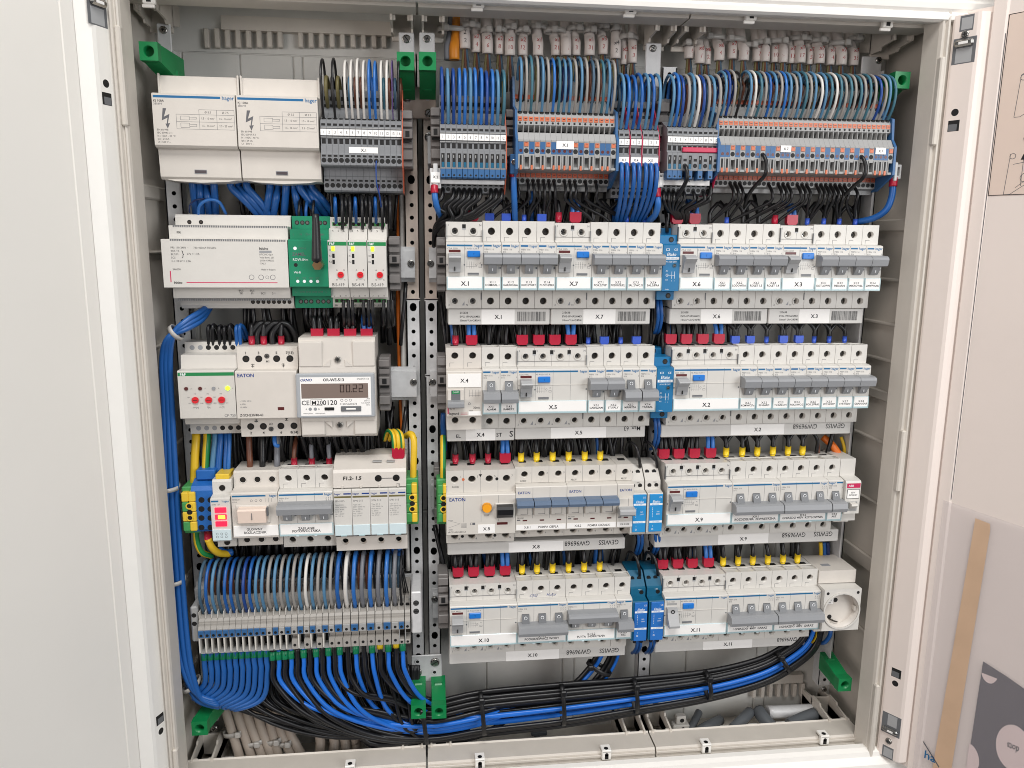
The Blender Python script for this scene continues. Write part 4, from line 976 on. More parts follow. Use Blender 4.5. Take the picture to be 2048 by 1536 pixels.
for i, s in enumerate(('bticino', 'SCS', 'BTICINO SpA', 'Viale Borri, 231', '21100 VARESE', 'ITALY')):
    if i == 1: g.box(86, 97, Y, .1, -11.4, -9.2, 'toggle_grey'); continue
    g.text(s, 86, Y, -7.2 - i * 2.75, 2.3 if i == 0 else 1.6, 'ink', 'l', bold=.025 if i == 0 else 0, sx=.9)
g.text('Made in Bulgaria', 87, Y, -26.4, 1.5, 'ink', 'l', sx=.9)
g.box(6, 6.9, Y, .1, -38.2, -28, 'ink_magenta'); g.box(20, 101, Y, .1, -38.8, -38.1, 'ink_magenta'); g.text('bticino', 9, Y, -38.4, 2.2, 'ink', 'l', bold=.03, sx=.85)
for xx in (78, 86.5, 92, 97):
    g.ring((xx, Y, -33.5), 1.3 if xx == 92 else 2.0, 1.55 if xx == 92 else 2.4, 0, .1, 'ink_light', 14)
g.text('PRI', 11, 10.8, 6.6, 2.1, 'ink', 'l')
for s, xx, zz in (('BUS', 65.5, -46.4), ('TK', 65.5, -49), ('BUS', 75.5, -46.4), ('PI', 75.5, -49), ('SCS', 85.5, -49), ('2-1', 95, -49)): g.text(s, xx, 10.8, zz, 1.8, 'ink')
obj('printed_marking', g, t)

# green wireless module with antenna
t = T('wireless_module', 'green wireless control module with a stub antenna', 'control module', -145.2, 1.0); w = 36.0
g = G(); g.prism([(26, 22.5), (26, 10.5), (12, 10), (12, .8), (1, .6), (0, -.4), (0, -42.4), (1, -43), (12, -43.2), (12, -52), (26, -52.5), (26, -64.5), (50, -64.5), (50, 22.5)], .3, w - .3, 'green_device'); obj('body', g, t)
g = G()
for zz, lst in ((16.4, (5, 10, 14.6, 26.5, 31)), (-58.3, (5.6, 10.6, 15.4, 22, 27, 31.8))):
    for xx in lst: g = G(); g.cyl((xx, 25.9, zz), 2.1, .3, 'hole_black', 'y', 12); g.cyl((xx, 25.8, zz), 1.35, .2, 'screw_steel', 'y', 10); obj('terminal', g, t)
g = G(); Y = -.06
g.text('ZAMEL', 3.6, Y, -12.6, 2.7, 'ink_light', 'l', bold=.02); g.text('ROW-04m', 3.8, Y, -17.6, 2.4, 'ink_white', 'l', sx=.9); g.text('Wi-Fi', 4.4, Y, -29.4, 2.0, 'ink_white', 'l')
for xx, zz in ((6.4, -7.4),): g.cyl((xx, Y, zz), 1.6, .1, 'ink_white', 'y', 12)
g.cyl((6.4, Y, -22.6), 1.8, .1, 'hole_black', 'y', 12)
for i in range(4): g.cyl((7.6 + i * 6.0, Y, -37.6), 1.5, .1, 'ink_white', 'y', 12); g.text('CH%d' % (i + 1), 7.6 + i * 6, Y, -34.4, 1.2, 'ink_light')
g.text('STATUS', 9.4, Y, -7.4, 1.4, 'ink_light', 'l')
for i, s in enumerate(('L', 'N', 'CH1', 'CH2', 'BM')): g.text(s, 3.6 + i * 6.6, 11.9, 5.4, 1.8, 'ink_light')
for i, s in enumerate(('L', 'CH1', 'CH2', 'CH3', 'CH4', 'L')): g.text(s, 3.8 + i * 5.6, 11.9, -48, 1.7, 'ink_light')
obj('printed_marking', g, t)
ap = [at(631, 428, -.012), at(632.5, 470, -.013), at(633.5, 515, -.013), at(635, 524, -.012)]
g = G(); o_ = Vector(t.location); g.tube([(p - o_) * 1000 for p in spline(ap, 4)], [3.0 + 1.9 * min(1, i / 9) if i < 10 else 3.6 for i in range(13)], 'black_plastic', 12)
n_ = at(636, 530, -.010) - o_; n_ = n_ * 1000; g2 = G(); g2.cyl((n_.x, n_.y - 5, n_.z), 4.7, 15, 'brass', 'y', 6, smooth=False); g2.cyl((n_.x, n_.y - 5.4, n_.z), 3.6, .6, 'brass', 'y', 16)
a_ = obj('antenna', g, t); obj('antenna_nut', g2, a_)

# three bistable relays with red knobs
for i, (x, nm) in enumerate(((-109.6, 'white relay with red knob and green band touching the green module'), (-91.6, 'middle one of three white relays with red knobs'), (-73.5, 'white relay with red knob and green band next to the grey rail'))):
    t = T('bistable_relay', nm, 'relay', x, 1.0, 'white relays with red knobs'); w = 18.0
    g = G(); g.prism([(26, 22), (26, 11.6), (16, 11.2), (15, .6), (1, .4), (0, -.5), (0, -43), (1, -43.6), (15, -43.8), (16, -53.6), (26, -54), (26, -64), (50, -64), (50, 22)], .3, w - .3, 'white_plastic'); obj('body', g, t)
    g = G()
    for yy, zz, nn in ((25.9, 15.4, 3), (15.9, 5.0, 3), (15.9, -47.8, 3), (25.9, -57.6, 3)):
        g.box(2.2, w - 2.2, yy, yy + .3, zz - 1.8, zz + 1.8, 'pe_green', .1)
        for q in range(nn): g.cyl((4.2 + q * 4.8, yy - .1, zz), 1.6, .3, 'screw_dark', 'y', 10)
    for q in range(3):
        g.text(str(q + 1), 3.6 + q * 5.2, 25.8, 19.6, 2.0, 'ink'); g.text(str(q + 4), 3.6 + q * 5.2, 15.7, 9.0, 2.0, 'ink'); g.text(str(q + 7), 3.6 + q * 5.2, 15.8, -52, 2.0, 'ink'); g.text(str(q + 10), 3.6 + q * 5.2, 25.8, -62, 1.9, 'ink')
    obj('terminal', g, t)
    g = G(); Y = -.06; g.box(.5, w - .5, Y, .1, -4.6, -1.2, 'ink_green'); g.text('F&F', 4.2, Y - .04, -2.9, 2.2, 'ink_white', bold=.02); g.text('BiS-419', w / 2, Y, -40.6, 2.9, 'ink', sx=.9)
    for q, s in enumerate(('U', 'R1', 'R2')): g.text(s, 2.4, Y, -8.6 - q * 5.4, 1.7, 'ink_light')
    for q in (-14, -19.6): g.box(4.2, 6.4, Y, .1, q - 2, q + 2, 'hole_black')
    for s, xx, zz in (('A', 8, -27), ('B', 14.6, -27), ('C', 15, -36), ('D', 8, -36)): g.text(s, xx, Y, zz, 1.4, 'ink')
    obj('printed_marking', g, t)
    g = G(); g.box(3.6, 6.6, -.5, .2, -9.8, -5.2, 'led_green', .3); obj('indicator_lamp', g, t)
    g = G(); g.cyl((11.4, 0, -31.4), 2.9, -1.4, 'knob_red', 'y', 18); g.box(9.6, 13.2, -1.5, -1.3, -31.7, -31.1, 'brown_window'); obj('knob', g, t)

# voltage monitor
t = T('voltage_monitor', 'grey-white voltage monitor with three red knobs and lit green lamp', 'monitor relay', -251.2, -120.4); w = 51.8
g = G(); g.prism([(28, 24), (28, 14), (14, 13.4), (12, .8), (1, .6), (0, -.4), (0, -45), (1, -45.6), (12, -46), (14, -54), (28, -54.4), (28, -67), (50, -67), (50, 24)], .3, w - .3, 'pale_plastic'); obj('body', g, t)
g = G()
for q in range(6):
    for yy, zz, x0 in ((27.9, 18.6, 7), (27.9, -61.4, 8)): g = G(); g.cyl((x0 + q * 7.6, yy, zz), 2.4, .3, 'toggle_grey' if (q < 2 if zz > 0 else q < 3) else 'hole_black', 'y', 12); obj('terminal', g, t)
g = G(); Y = -.06; g.box(.5, w - .5, Y, .1, -4.4, -1.2, 'ink_green'); g.text('F&F', 5.2, Y - .04, -2.8, 2.4, 'ink_white', bold=.02); g.text('CP-730', w - 1, Y, -42.8, 2.4, 'ink_light', 'r')
for xx, s in ((11, 'U2'), (23.5, 'U1'), (36, 'R'), (48.6, 'U')): g.text(s, xx + .8, Y, -16.4, 1.3, 'ink_light')
for xx, s in ((15, 'U<[V]'), (26.5, 'T[s]'), (38.4, 'U>[V]')):
    g.text(s, xx, Y, -34.6, 1.4, 'ink')
    for dx, dz, v in ((-6, 2.2, '160'), (0, 5.4, '190'), (-5.4, -3.6, '150'), (5.2, -3.6, '210')): g.text(v, xx + dx, Y, -27.0 + dz, 1.1, 'ink_light')
obj('printed_marking', g, t)
for xx, m in ((7.4, 'brown_window'), (20, 'brown_window'), (32.2, 'toggle_grey'), (45, 'led_green')):
    g = G(); g.cyl((xx, .1, -16.4), 1.7 if m != 'led_green' else 2.1, -.9, m, 'y', 14); obj('indicator_lamp', g, t)
for xx in (15, 27.2, 39):
    g = G(); g.cyl((xx, 0, -27.4), 3.1, -1.6, 'knob_red', 'y', 20); g.box(xx - 2, xx + 2, -1.7, -1.5, -27.7, -27.1, 'brown_window'); obj('knob', g, t)

# contactor
t = T('contactor', 'cream contactor with eight numbered round terminals', 'contactor', -199.2, -121.2); w = 57.0
g = G(); g.prism([(14, 22), (12, 21), (11, .8), (1, .4), (0, -.6), (0, -45), (1, -45.8), (11, -46.2), (12, -66), (50, -66.6), (50, 22)], .3, w - .3, 'cream_plastic'); obj('body', g, t)
g = G()
for q, xx in enumerate((8.5, 20.4, 37, 49.4)):
    g = G(); g.cyl((xx, 11.3, 10.4), 3.3, .5, 'hole_black', 'y', 16); g.cyl((xx, 11.2, 10.2), 1.9, .3, 'screw_dark', 'y', 10); obj('terminal', g, t); g = G(); g.cyl((xx + 1, 11.3, -55.8), 3.3, .7, 'hole_black', 'y', 16); g.cyl((xx + 1, 11.2, -56), 1.9, .3, 'screw_dark', 'y', 10); obj('terminal', g, t); g = G()
    g.text(('1', '3', '5', '7(13)')[q], xx, 11.3, 16.2, 2.4, 'ink', bold=.012); g.text(('2', '4', '6', '8(14)')[q], xx + 1, 11.3, -62.2, 2.4, 'ink', bold=.012); obj('terminal_number', g, t)
for xx, zz in ((28, 13.0), (14.5, 3.4), (43, 3.4), (28.6, -58.6), (15, -49.4), (43.6, -48.6)): g = G(); g.cyl((xx, 11.2, zz), 2.4, .5, 'screw_steel', 'y', 14); g.box(xx - 1.4, xx + 1.4, 11.0, 11.4, zz - .3, zz + .3, 'hole_black'); g.box(xx - .3, xx + .3, 10.98, 11.4, zz - 1.4, zz + 1.4, 'hole_black'); obj('screw', g, t)
g = G(); g.text('A1', 28.4, 11.0, 8.0, 2.2, 'ink', bold=.01); g.text('A2', 28.6, 11.3, -53.6, 2.2, 'ink', bold=.01); obj('terminal_number', g, t)
g = G(); Y = -.06; g.text('EATON', 2.2, Y, -3.6, 3.2, 'ink_navy', 'l', bold=.03); g.text('Z-SCH230/40-40', 2.8, Y, -42, 2.4, 'ink', 'l', bold=.02, sx=.9)
for i, s in enumerate(('~ 230V 50Hz', 'Ie 40A', 'Ui 440V')): g.text(s, 3.2, Y, -28.2 - i * 3.0, 1.4, 'ink_light', 'l')
g.box(38, 44, Y, .1, -37.6, -34.6, 'brown_window'); obj('printed_marking', g, t)

# energy meter
t = T('energy_meter', 'white energy meter with brown display reading 00.22', 'energy meter', -141.4, -123.0); w = 74.0
g = G(); g.prism([(7, 33), (4, 31.5), (2, 4), (2, -4), (2, -40), (2, -46), (4, -62.5), (7, -64.4), (50, -64.4), (50, 33)], 1.2, w - 1, 'cream_plastic')
for za, zb, s in ((4, 31, 1), (-46, -63, -1)):
    c = w / 2 + .5
    for xa, xb in ((1.4, c - 14), (c + 14, w - 1.2)): g.box(xa, xb, 1.0, 4.5, min(za, zb) + 1.5, max(za, zb) - 1.2, 'cream_plastic', .9)
    g.prism([(c - 14, za + s * 2), (c - 7, za + s * 8), (c - 7, za + s * 2)], 1.2, 4.5, 'cream_plastic', 'y'); g.prism([(c + 14, za + s * 2), (c + 7, za + s * 2), (c + 7, za + s * 8)], 1.2, 4.5, 'cream_plastic', 'y')
obj('body', g, t)
for zz in (12.5, -51.5): 
    o = obj('screw', SCREW_X, t, ((w / 2 + .5) * .001, .0018, zz * .001)); o.scale = (.85, .85, .85)
g = G(); g.box(-1.5, w - 1.8, -5, 2, -43, 0, 'clear_frame', 1.2); f = obj('display_frame', g, t)
g = G(); Y = -5.06; g.box(2.6, w - 5.4, Y, -4.9, -40.6, -3.4, 'label_white'); obj('face_plate', g, f)
g = G(); g.box(3.6, w - 8, Y - .12, -4.9, -23.8, -9.6, 'lcd'); d = obj('display', g, f)
g = G(); yy = Y - .2
SEG = {'0': 'abcdef', '2': 'abged'}
def digit(x, z, ch, h=7.4, wd=3.9):
    for s in SEG[ch]:
        tk = .75
        q = {'a': (x, x + wd, z + h - tk, z + h), 'd': (x, x + wd, z, z + tk), 'g': (x, x + wd, z + h / 2 - tk / 2, z + h / 2 + tk / 2), 'f': (x, x + tk, z + h / 2, z + h), 'e': (x, x + tk, z, z + h / 2), 'b': (x + wd - tk, x + wd, z + h / 2, z + h), 'c': (x + wd - tk, x + wd, z, z + h / 2)}[s]
        g.box(q[0], q[1], yy, yy + .1, q[2], q[3], 'lcd_ink')
for i, ch in enumerate('0022'): digit(39.6 + i * 5.6 + (.8 if i > 1 else 0), -18.2, ch)
g.box(50.0, 50.9, yy, yy + .1, -18.2, -17.3, 'lcd_ink'); obj('display_digits', g, d)
g = G(); yy = Y - .06; g.text('ORNO', 2.8, yy, -6.0, 2.5, 'ink_navy', 'l', bold=.03, slant=.2); g.text('OR-WE-513', 24, yy, -6.0, 2.7, 'ink', 'l', bold=.025); g.text('EN50470-1/3', w - 7, yy, -5.4, 1.5, 'ink', 'r')
g.text('CE', 3.2, yy, -28, 4.4, 'ink', 'l', bold=.012); g.text('M20', 12.6, yy, -28, 4.2, 'ink', 'l', bold=.004); g.text('0120', 23, yy, -28, 4.8, 'ink', 'l', bold=.006)
for q in ((11.8, 22.6, -31, -30.7), (11.8, 22.6, -25.2, -24.9), (11.8, 12.1, -31, -24.9), (22.3, 22.6, -31, -24.9)): g.box(q[0], q[1], yy, yy + .1, q[2], q[3], 'ink')
g.text('0120/SGS0278', 39, yy, -29.6, 1.9, 'ink', 'l'); 
for i, s in enumerate(('L/N/5', '230V 3x', '0,25-5(80)A', '50Hz')): g.text(s, w - 6.4, yy, -24.8 - i * 2.0, 1.2, 'ink', 'r')
for xx in (41, 45, 49): g.ring((xx, yy, -26), 1.0, 1.35, 0, .1, 'ink_light', 10)
g.text('A', 7.6, yy, -34.2, 1.6, 'ink'); g.text('B', 19.4, yy, -34.2, 1.6, 'ink'); g.text('1000imp/kWh', 4.4, yy, -38.4, 1.1, 'ink', 'l'); g.text('1000imp/kvarh', 15.6, yy, -38.4, 1.1, 'ink', 'l')
for xx in (11.2, 16): g.cyl((xx, yy, -34.2), 1.6, .1, 'toggle_grey', 'y', 14)
obj('printed_marking', g, f)
g = G(); g.box(24.6, 33.6, Y - .9, -4.9, -35.6, -32.6, 'black_plastic', .4); g.box(40, 59, Y - 1.2, -4.9, -36.8, -31.6, 'toggle_dark', .5); g.box(45, 54, Y - 1.3, -4.9, -35, -33.4, 'label_white', .1); obj('button', g, f)

# main switch row: indicator lamp, main switch, breaker, surge arresters
zr = -241.0
t = T('indicator_module', 'slim module with three lit red lamps', 'indicator', -228.4, zr - 4); w = 18.4
g = G(); g.prism([(10, 16), (8, 14), (8, 2), (0, .8), (-2, -.4), (-2, -42), (0, -44), (14, -45), (14, -55), (50, -55), (50, 16)], .2, w - .2, 'white_plastic'); g.box(3, 16, 10, 30, 15.9, 21, 'pe_yellow', .5); obj('body', g, t)
put_screw(t, 9.4, 7.4, 8, TS_D); put_screw(t, 9.4, 13.4, -50.5, TS_D)
g = G(); g.box(.8, 7.6, -2.08, -1.9, -3.2, -1.6, 'ink_blue'); g.text('hager', w - .6, -2.08, -2.4, 2.2, 'ink_blue', 'r', bold=.01); g.text('SVN 127', 1.2, -2.06, -5.6, 1.5, 'ink_light', 'l'); obj('printed_marking', g, t)
for i, m in enumerate(('led_red', 'led_amber', 'led_red')):
    g = G(); z1 = -8.4 - i * 7.0; g.box(3.8, 14.6, -3.0, -1.9, z1 - 5.4, z1, 'led_red', .4)
    if m == 'led_amber': g.box(6.6, 13.4, -3.3, -2.8, z1 - 4.6, z1 - .9, 'led_amber', .4)
    obj('indicator_lamp', g, t)
g = G(); g.box(.5, w - .5, -3.4, -2, -42, -30.6, 'label_flap', .4); 
for i in range(6): g.ring((5 + (i % 3) * 4.2, -3.45, -35 - (i // 3) * 3), .9, 1.2, 0, .1, 'ink_light', 10)
obj('label_holder', g, t)

t = T('main_switch', 'white main switch with wide lever and card GLOWNY ROZLACZNIK', 'main switch', -209.4, zr); w = 44.0
g = G(); g.prism([(16, 18.6), (14, 17), (13, 2.4), (1.4, .8), (0, -.4), (0, -45), (1, -46), (17, -46.6), (17, -60), (50, -60), (50, 18.6)], .2, w - .2, 'cream_plastic'); obj('body', g, t)
for q in range(3):
    for yy, zz in ((13.4, 10), (16.8, -53.6)):
        g = G(); g.ring((9 + q * 14, yy, zz), 2.9, 3.5, -.6, .4, 'cream_plastic', 16); g.cyl((9 + q * 14, yy - .2, zz), 2.9, .4, 'hole_black', 'y', 14); g.cyl((9 + q * 14, yy - .3, zz - .3), 1.9, .2, 'screw_dark', 'y', 10); obj('terminal', g, t)
g = G(); brandline(g, w, tw=10.6); g.text('SH363N', 1.2, -.05, -6, 1.5, 'ink_light', 'l'); g.text('63 A', 1.2, -.05, -8.4, 1.5, 'ink_light', 'l')
for i in range(3): g.ring((19 + i * 4.4, -.05, -7.4), .9, 1.2, 0, .1, 'ink_light', 10); g.box(32 + i * 3, 32.2 + i * 3, -.05, .1, -9, -5, 'ink_light')
obj('printed_marking', g, t)
g = G(); g.box(4.4, 36, -1.6, .2, -30, -11.4, 'cream_plastic', .6); g.prism([(-1.6, -13), (-7.6, -13.6), (-9, -15), (-7.6, -27.4), (-1.6, -28)], 7.4, 33.6, 'sticker_tan'); g.box(20.2, 20.7, -9, -8.2, -24, -17, 'ink_light'); g.box(33.6, 35.2, -5, -1, -22, -13, 'toggle_dark', .3); obj('toggle', g, t)
g = G(); g.box(1, w - .6, -1.0, .02, -43.4, -32.6, 'label_white', .2); g.text('GLOWNY', 21, -1.06, -36.2, 2.4, 'ink', bold=.015); g.text('ROZLACZNIK', 21.4, -1.06, -39.6, 2.4, 'ink', bold=.015); obj('label_card', g, t)

mcb(-165.2, zr, ['ZASILANIE', 'FOTOWOLTAIKA'], True, 3, False, 'three-pole breaker with card ZASILANIE FOTOWOLTAIKA in the left field', gsize=2.4)

t = T('surge_arrester', 'four-pole surge arrester with handwritten F1.2-1.5', 'surge arrester', -112.4, zr); w = 71.2
g = G(); g.prism([(26, 29), (6, 20), (4, 17), (2.5, 2.4), (12, 1.6), (12, -52), (16, -52.4), (16, -67.5), (50, -67.5), (50, 29)], .3, w, 'cream_plastic')
for i in range(4): g.plate(.3 + i * 17.75, .3 + (i + 1) * 17.75, -67, -50.4, 12, 20, 'cream_plastic', (9 + i * 17.8, -57.6, 3.7), 'cream_plastic', 16)
for xx in (9, 27, 45, 63): g.box(xx - 1, xx + 1, 1.6, 3.4, 2, 4.6, 'cream_plastic', .2)
g.box(38, 47, 13, 17, 24.6, 25.8, 'strip_light', .2); g.box(52, 60, 13, 17, 24.6, 25.8, 'strip_light', .2); obj('body', g, t)
for i in range(4): put_screw(t, 9 + i * 17.8, 16, -57.6, TS_SL)
g = G()
for xx in (44, 61.6): g.cyl((xx, 3.0, 11), 3.4, 1.2, 'hole_black', 'y', 16); g.cyl((xx, 2.8, 10.8), 2.0, .4, 'screw_dark', 'y', 10)
g.box(47.6, 58, 2.9, 3.4, 10.8, 11.3, 'ink_light'); g.text('PE', 63.6, 2.4, 4.4, 2.4, 'ink_light'); g.text('F1.2- 1.5', 18.6, 2.9, 12, 3.6, 'hole_black', bold=.02, slant=.1); obj('printed_marking', g, t)
for i in range(4):
    x0 = i * 17.75 + .4; g = G(); g.prism([(2, 1.2), (0, .2), (0, -46), (1, -47), (12, -47.4), (12, 1.2)], x0, x0 + 17.4, 'white_plastic'); c = obj('cartridge', g, t)
    g = G(); g.text('hager', x0 + .6, -.05, -3, 2.0, 'ink_navy', 'l', bold=.02); g.box(x0 + 9.6, x0 + 16.8, -.05, .1, -3.8, -2.4, 'ink_navy'); g.box(x0 + .6, x0 + 16.8, -.05, .1, -7.2, -5.4, 'wire_olive'); g.text('SPN 015', x0 + 1, -.05, -10.4, 1.9, 'ink_light', 'l')
    for q, s in enumerate(('Type 2/3 C', '230V 50/60 Hz', 'Imax: 40 kA', 'In: 20 kA', 'Up: 1,25 kV', 'Uc: 275 V~')): g.text(s, x0 + 1, -.05, -14.4 - q * 2.3, 1.3, 'ink_light', 'l')
    obj('printed_marking', g, c)
    g = G(); g.box(x0 + .5, x0 + 16.9, -1.2, -.05, -46, -35, 'label_flap', .4); g.box(x0 + 6, x0 + 12, -1.6, -1, -46.6, -45.2, 'flap_edge', .2); obj('label_holder', g, c)

# neutral and earth distribution terminals
t = thing('neutral_block', 'bright blue neutral terminal block with two columns of holes', 'terminal block', at(388, 1068, .010))
o_ = Vector(t.location) * 1000
def lp(px, py, Y): p = at(px, py, Y) * 1000; return p - o_
g = G(); a = lp(388, 1066, .010); b = lp(440, 972, .010); g.prism([(-1, b.z - 4), (2, b.z), (26, b.z + 8), (36, b.z + 8), (36, a.z), (1, a.z + 1), (-1, a.z + 4)], 0, b.x - 0, 'nblue'); g.box(3, b.x - 6, 8, 26, b.z + 4, b.z + 14, 'nblue', 1); obj('body', g, t)
g = G()
for px in (403, 421):
    for py in (1000, 1018, 1036, 1055): q = lp(px, py, .009); g = G(); g.cyl((q.x, -1.1, q.z), 2.9, .4, 'hole_black', 'y', 14); obj('terminal', g, t)
for nm, (px0, px1, py0, py1), lab in (('earth_terminal', (367, 389, 985, 1064), 'green-yellow earth terminals to the left of the blue block'), ('earth_terminal', (813, 834, 968, 1046), 'green-yellow earth terminals beside the surge arrester'), ('earth_terminal', (876, 896, 970, 1046), 'green-yellow earth terminals beside the breaker marked X.8')):
    t = thing(nm, lab, 'terminal block', at(px0, py1, .006)); o_ = Vector(t.location) * 1000; b = lp(px1, py0, .006); g = G(); k = 4; h = b.z / k
    for i in range(k):
        w2 = b.x / 2
        g.box(0, w2, 0, 38, i * h + .4, (i + 1) * h, 'pe_green' if px0 > 400 else ('pe_yellow' if i % 2 else 'pe_green'), .8); g.box(w2, b.x, 0, 38, i * h + .4, (i + 1) * h, 'pe_yellow', .8)
    g.box(-1, b.x + 1, 6, 36, -4, b.z + 4, 'pe_green', 1); obj('body', g, t)
    g = G()
    for zz in (.66, .36): g.ring((b.x * .55, -.1, b.z * zz), 2.3, 3.3, -.6, .3, 'pe_yellow', 16); g.cyl((b.x * .55, -.2, b.z * zz), 2.3, .4, 'screw_dark', 'y', 14)
    g.cyl((b.x * .55, -.2, b.z * .5), 2.6, .5, 'hole_black', 'y', 14); obj('terminal', g, t)
# ------------------------------------------------------------------ terminal strips
CNAME = {'wire_blue': 'blue', 'wire_bright': 'bright blue', 'wire_royal': 'royal blue', 'wire_steel': 'steel blue', 'wire_slate': 'slate', 'wire_teal': 'teal', 'wire_navy': 'navy', 'wire_grey': 'grey', 'wire_darkgrey': 'dark grey', 'wire_white': 'white', 'wire_brown': 'brown', 'wire_olive': 'olive', 'wire_black': 'black', 'wire_violet': 'violet', 'wire_red': 'red', 'wire_orange': 'orange', 'wire_yellow': 'yellow', 'wire_earth': 'green-yellow'}
def gray_block(p, lower='hole', lever=None, m='strip_grey'):
    g = G(); a, b = .08, p - .08; c = p / 2
    if lower == 'hole':
        poly = [(48, 42), (30, 42), (28, 40), (28, 24), (24, 20), (14, 15), (10, 14), (4, 11), (2, 9.5), (2, 3), (.6, 2.8), (.6, -3), (2, -3.4), (2, -11), (0, -12), (0, -18), (-1.5, -19), (-1.5, -28.5), (0, -29.5), (14, -30), (15, -32), (15, -50), (17, -51.5), (48, -51.5)]
    elif lower == 'blue':
        poly = [(48, 42), (30, 42), (28, 40), (28, 24), (24, 20), (14, 15), (10, 14), (4, 11), (2, 9.5), (2, 3), (.6, 2.8), (.6, -3), (2, -3.4), (2, -11), (-1, -12.4), (-1, -28.4), (8, -29), (14, -38), (15, -41), (15, -49), (48, -49)]
    else:
        poly = [(48, 42), (30, 42), (28, 40), (28, 24), (24, 20), (14, 15), (10, 14), (4, 11), (2, 9.5), (2, 3), (.6, 2.8), (.6, -3), (2, -3.4), (2, -11), (0, -12), (0, -22), (14, -23), (26, -34), (26, -50), (48, -50)]
    g.prism(poly, a, b, m)
    g.cyl((c, 7.0, 11.2), p * .38, 1.7, 'hole_black', 'z', 10)
    for yy, zz, hh in ((27.95, 27, 1.4), (27.95, 33.5, 1.8), (1.95, 6.8, 1.0), (1.95, -7.6, 2.3)): g.box(c - p * .34, c + p * .34, yy - .05, yy + .4, zz - hh, zz + hh, 'hole_black')
    g.box(a, b, 1.2, 2.1, 3.8, 4.4, 'strip_light'); g.box(a, b, .9, 2.1, -4.6, -3.9, 'strip_light')
    if lower == 'hole':
        g.box(c - 1.7, c + 1.7, -1.6, -1.2, -21.6, -19.8, 'hole_black'); g.cyl((c, -1.6, -24.6), p * .42, .4, 'hole_black', 'y', 12); g.box(a, b, 14.4, 15.1, -37.6, -37.0, 'strip_grey_dark')
        g.box(c - 1.6, c + 1.6, 14.9, 15.4, -42, -40.2, 'hole_black'); g.cyl((c, 14.9, -45.6), p * .42, .4, 'hole_black', 'y', 12)
    elif lower == 'blue':
        if lever != 'plug':
            g.box(c - 1.5, c + 1.5, -1.1, -.6, -27, -14.6, 'hole_black'); g.box(c - 1.2, c + 1.2, -1.2, -.9, -27, -22.4, 'relay_teal'); g.box(c - .7, c + .1, -1.25, -.9, -18.6, -16, 'strip_light')
        else:
            g.box(c - 1.6, c + 1.6, -1.1, -.6, -20, -17.6, 'hole_black'); g.cyl((c, -1.1, -24), p * .42, .4, 'hole_black', 'y', 12)
        if lever == 'blue':
            g.prism([(-2, -28.6), (-2.4, -36), (0, -37), (10, -37), (10, -28.6)], a + .15, b - .15, 'strip_blue'); g.cyl((c, -2.35, -34.2), 1.0, .4, 'hole_black', 'y', 10)
        g.box(c - 1.5, c + 1.5, 14.9, 15.4, -42.6, -41.4, 'hole_black'); g.cyl((c, 14.9, -45.8), p * .4, .4, 'hole_black', 'y', 12)
    else:
        g.box(c - 1.7, c + 1.7, -.1, .4, -21.6, -19.4, 'hole_black'); g.cyl((c, 25.9, -45.4), p * .4, .4, 'hole_black', 'y', 10); g.box(c - 1.5, c + 1.5, 25.9, 26.4, -41.6, -40, 'hole_black')
    return g.mesh('terminal_block')
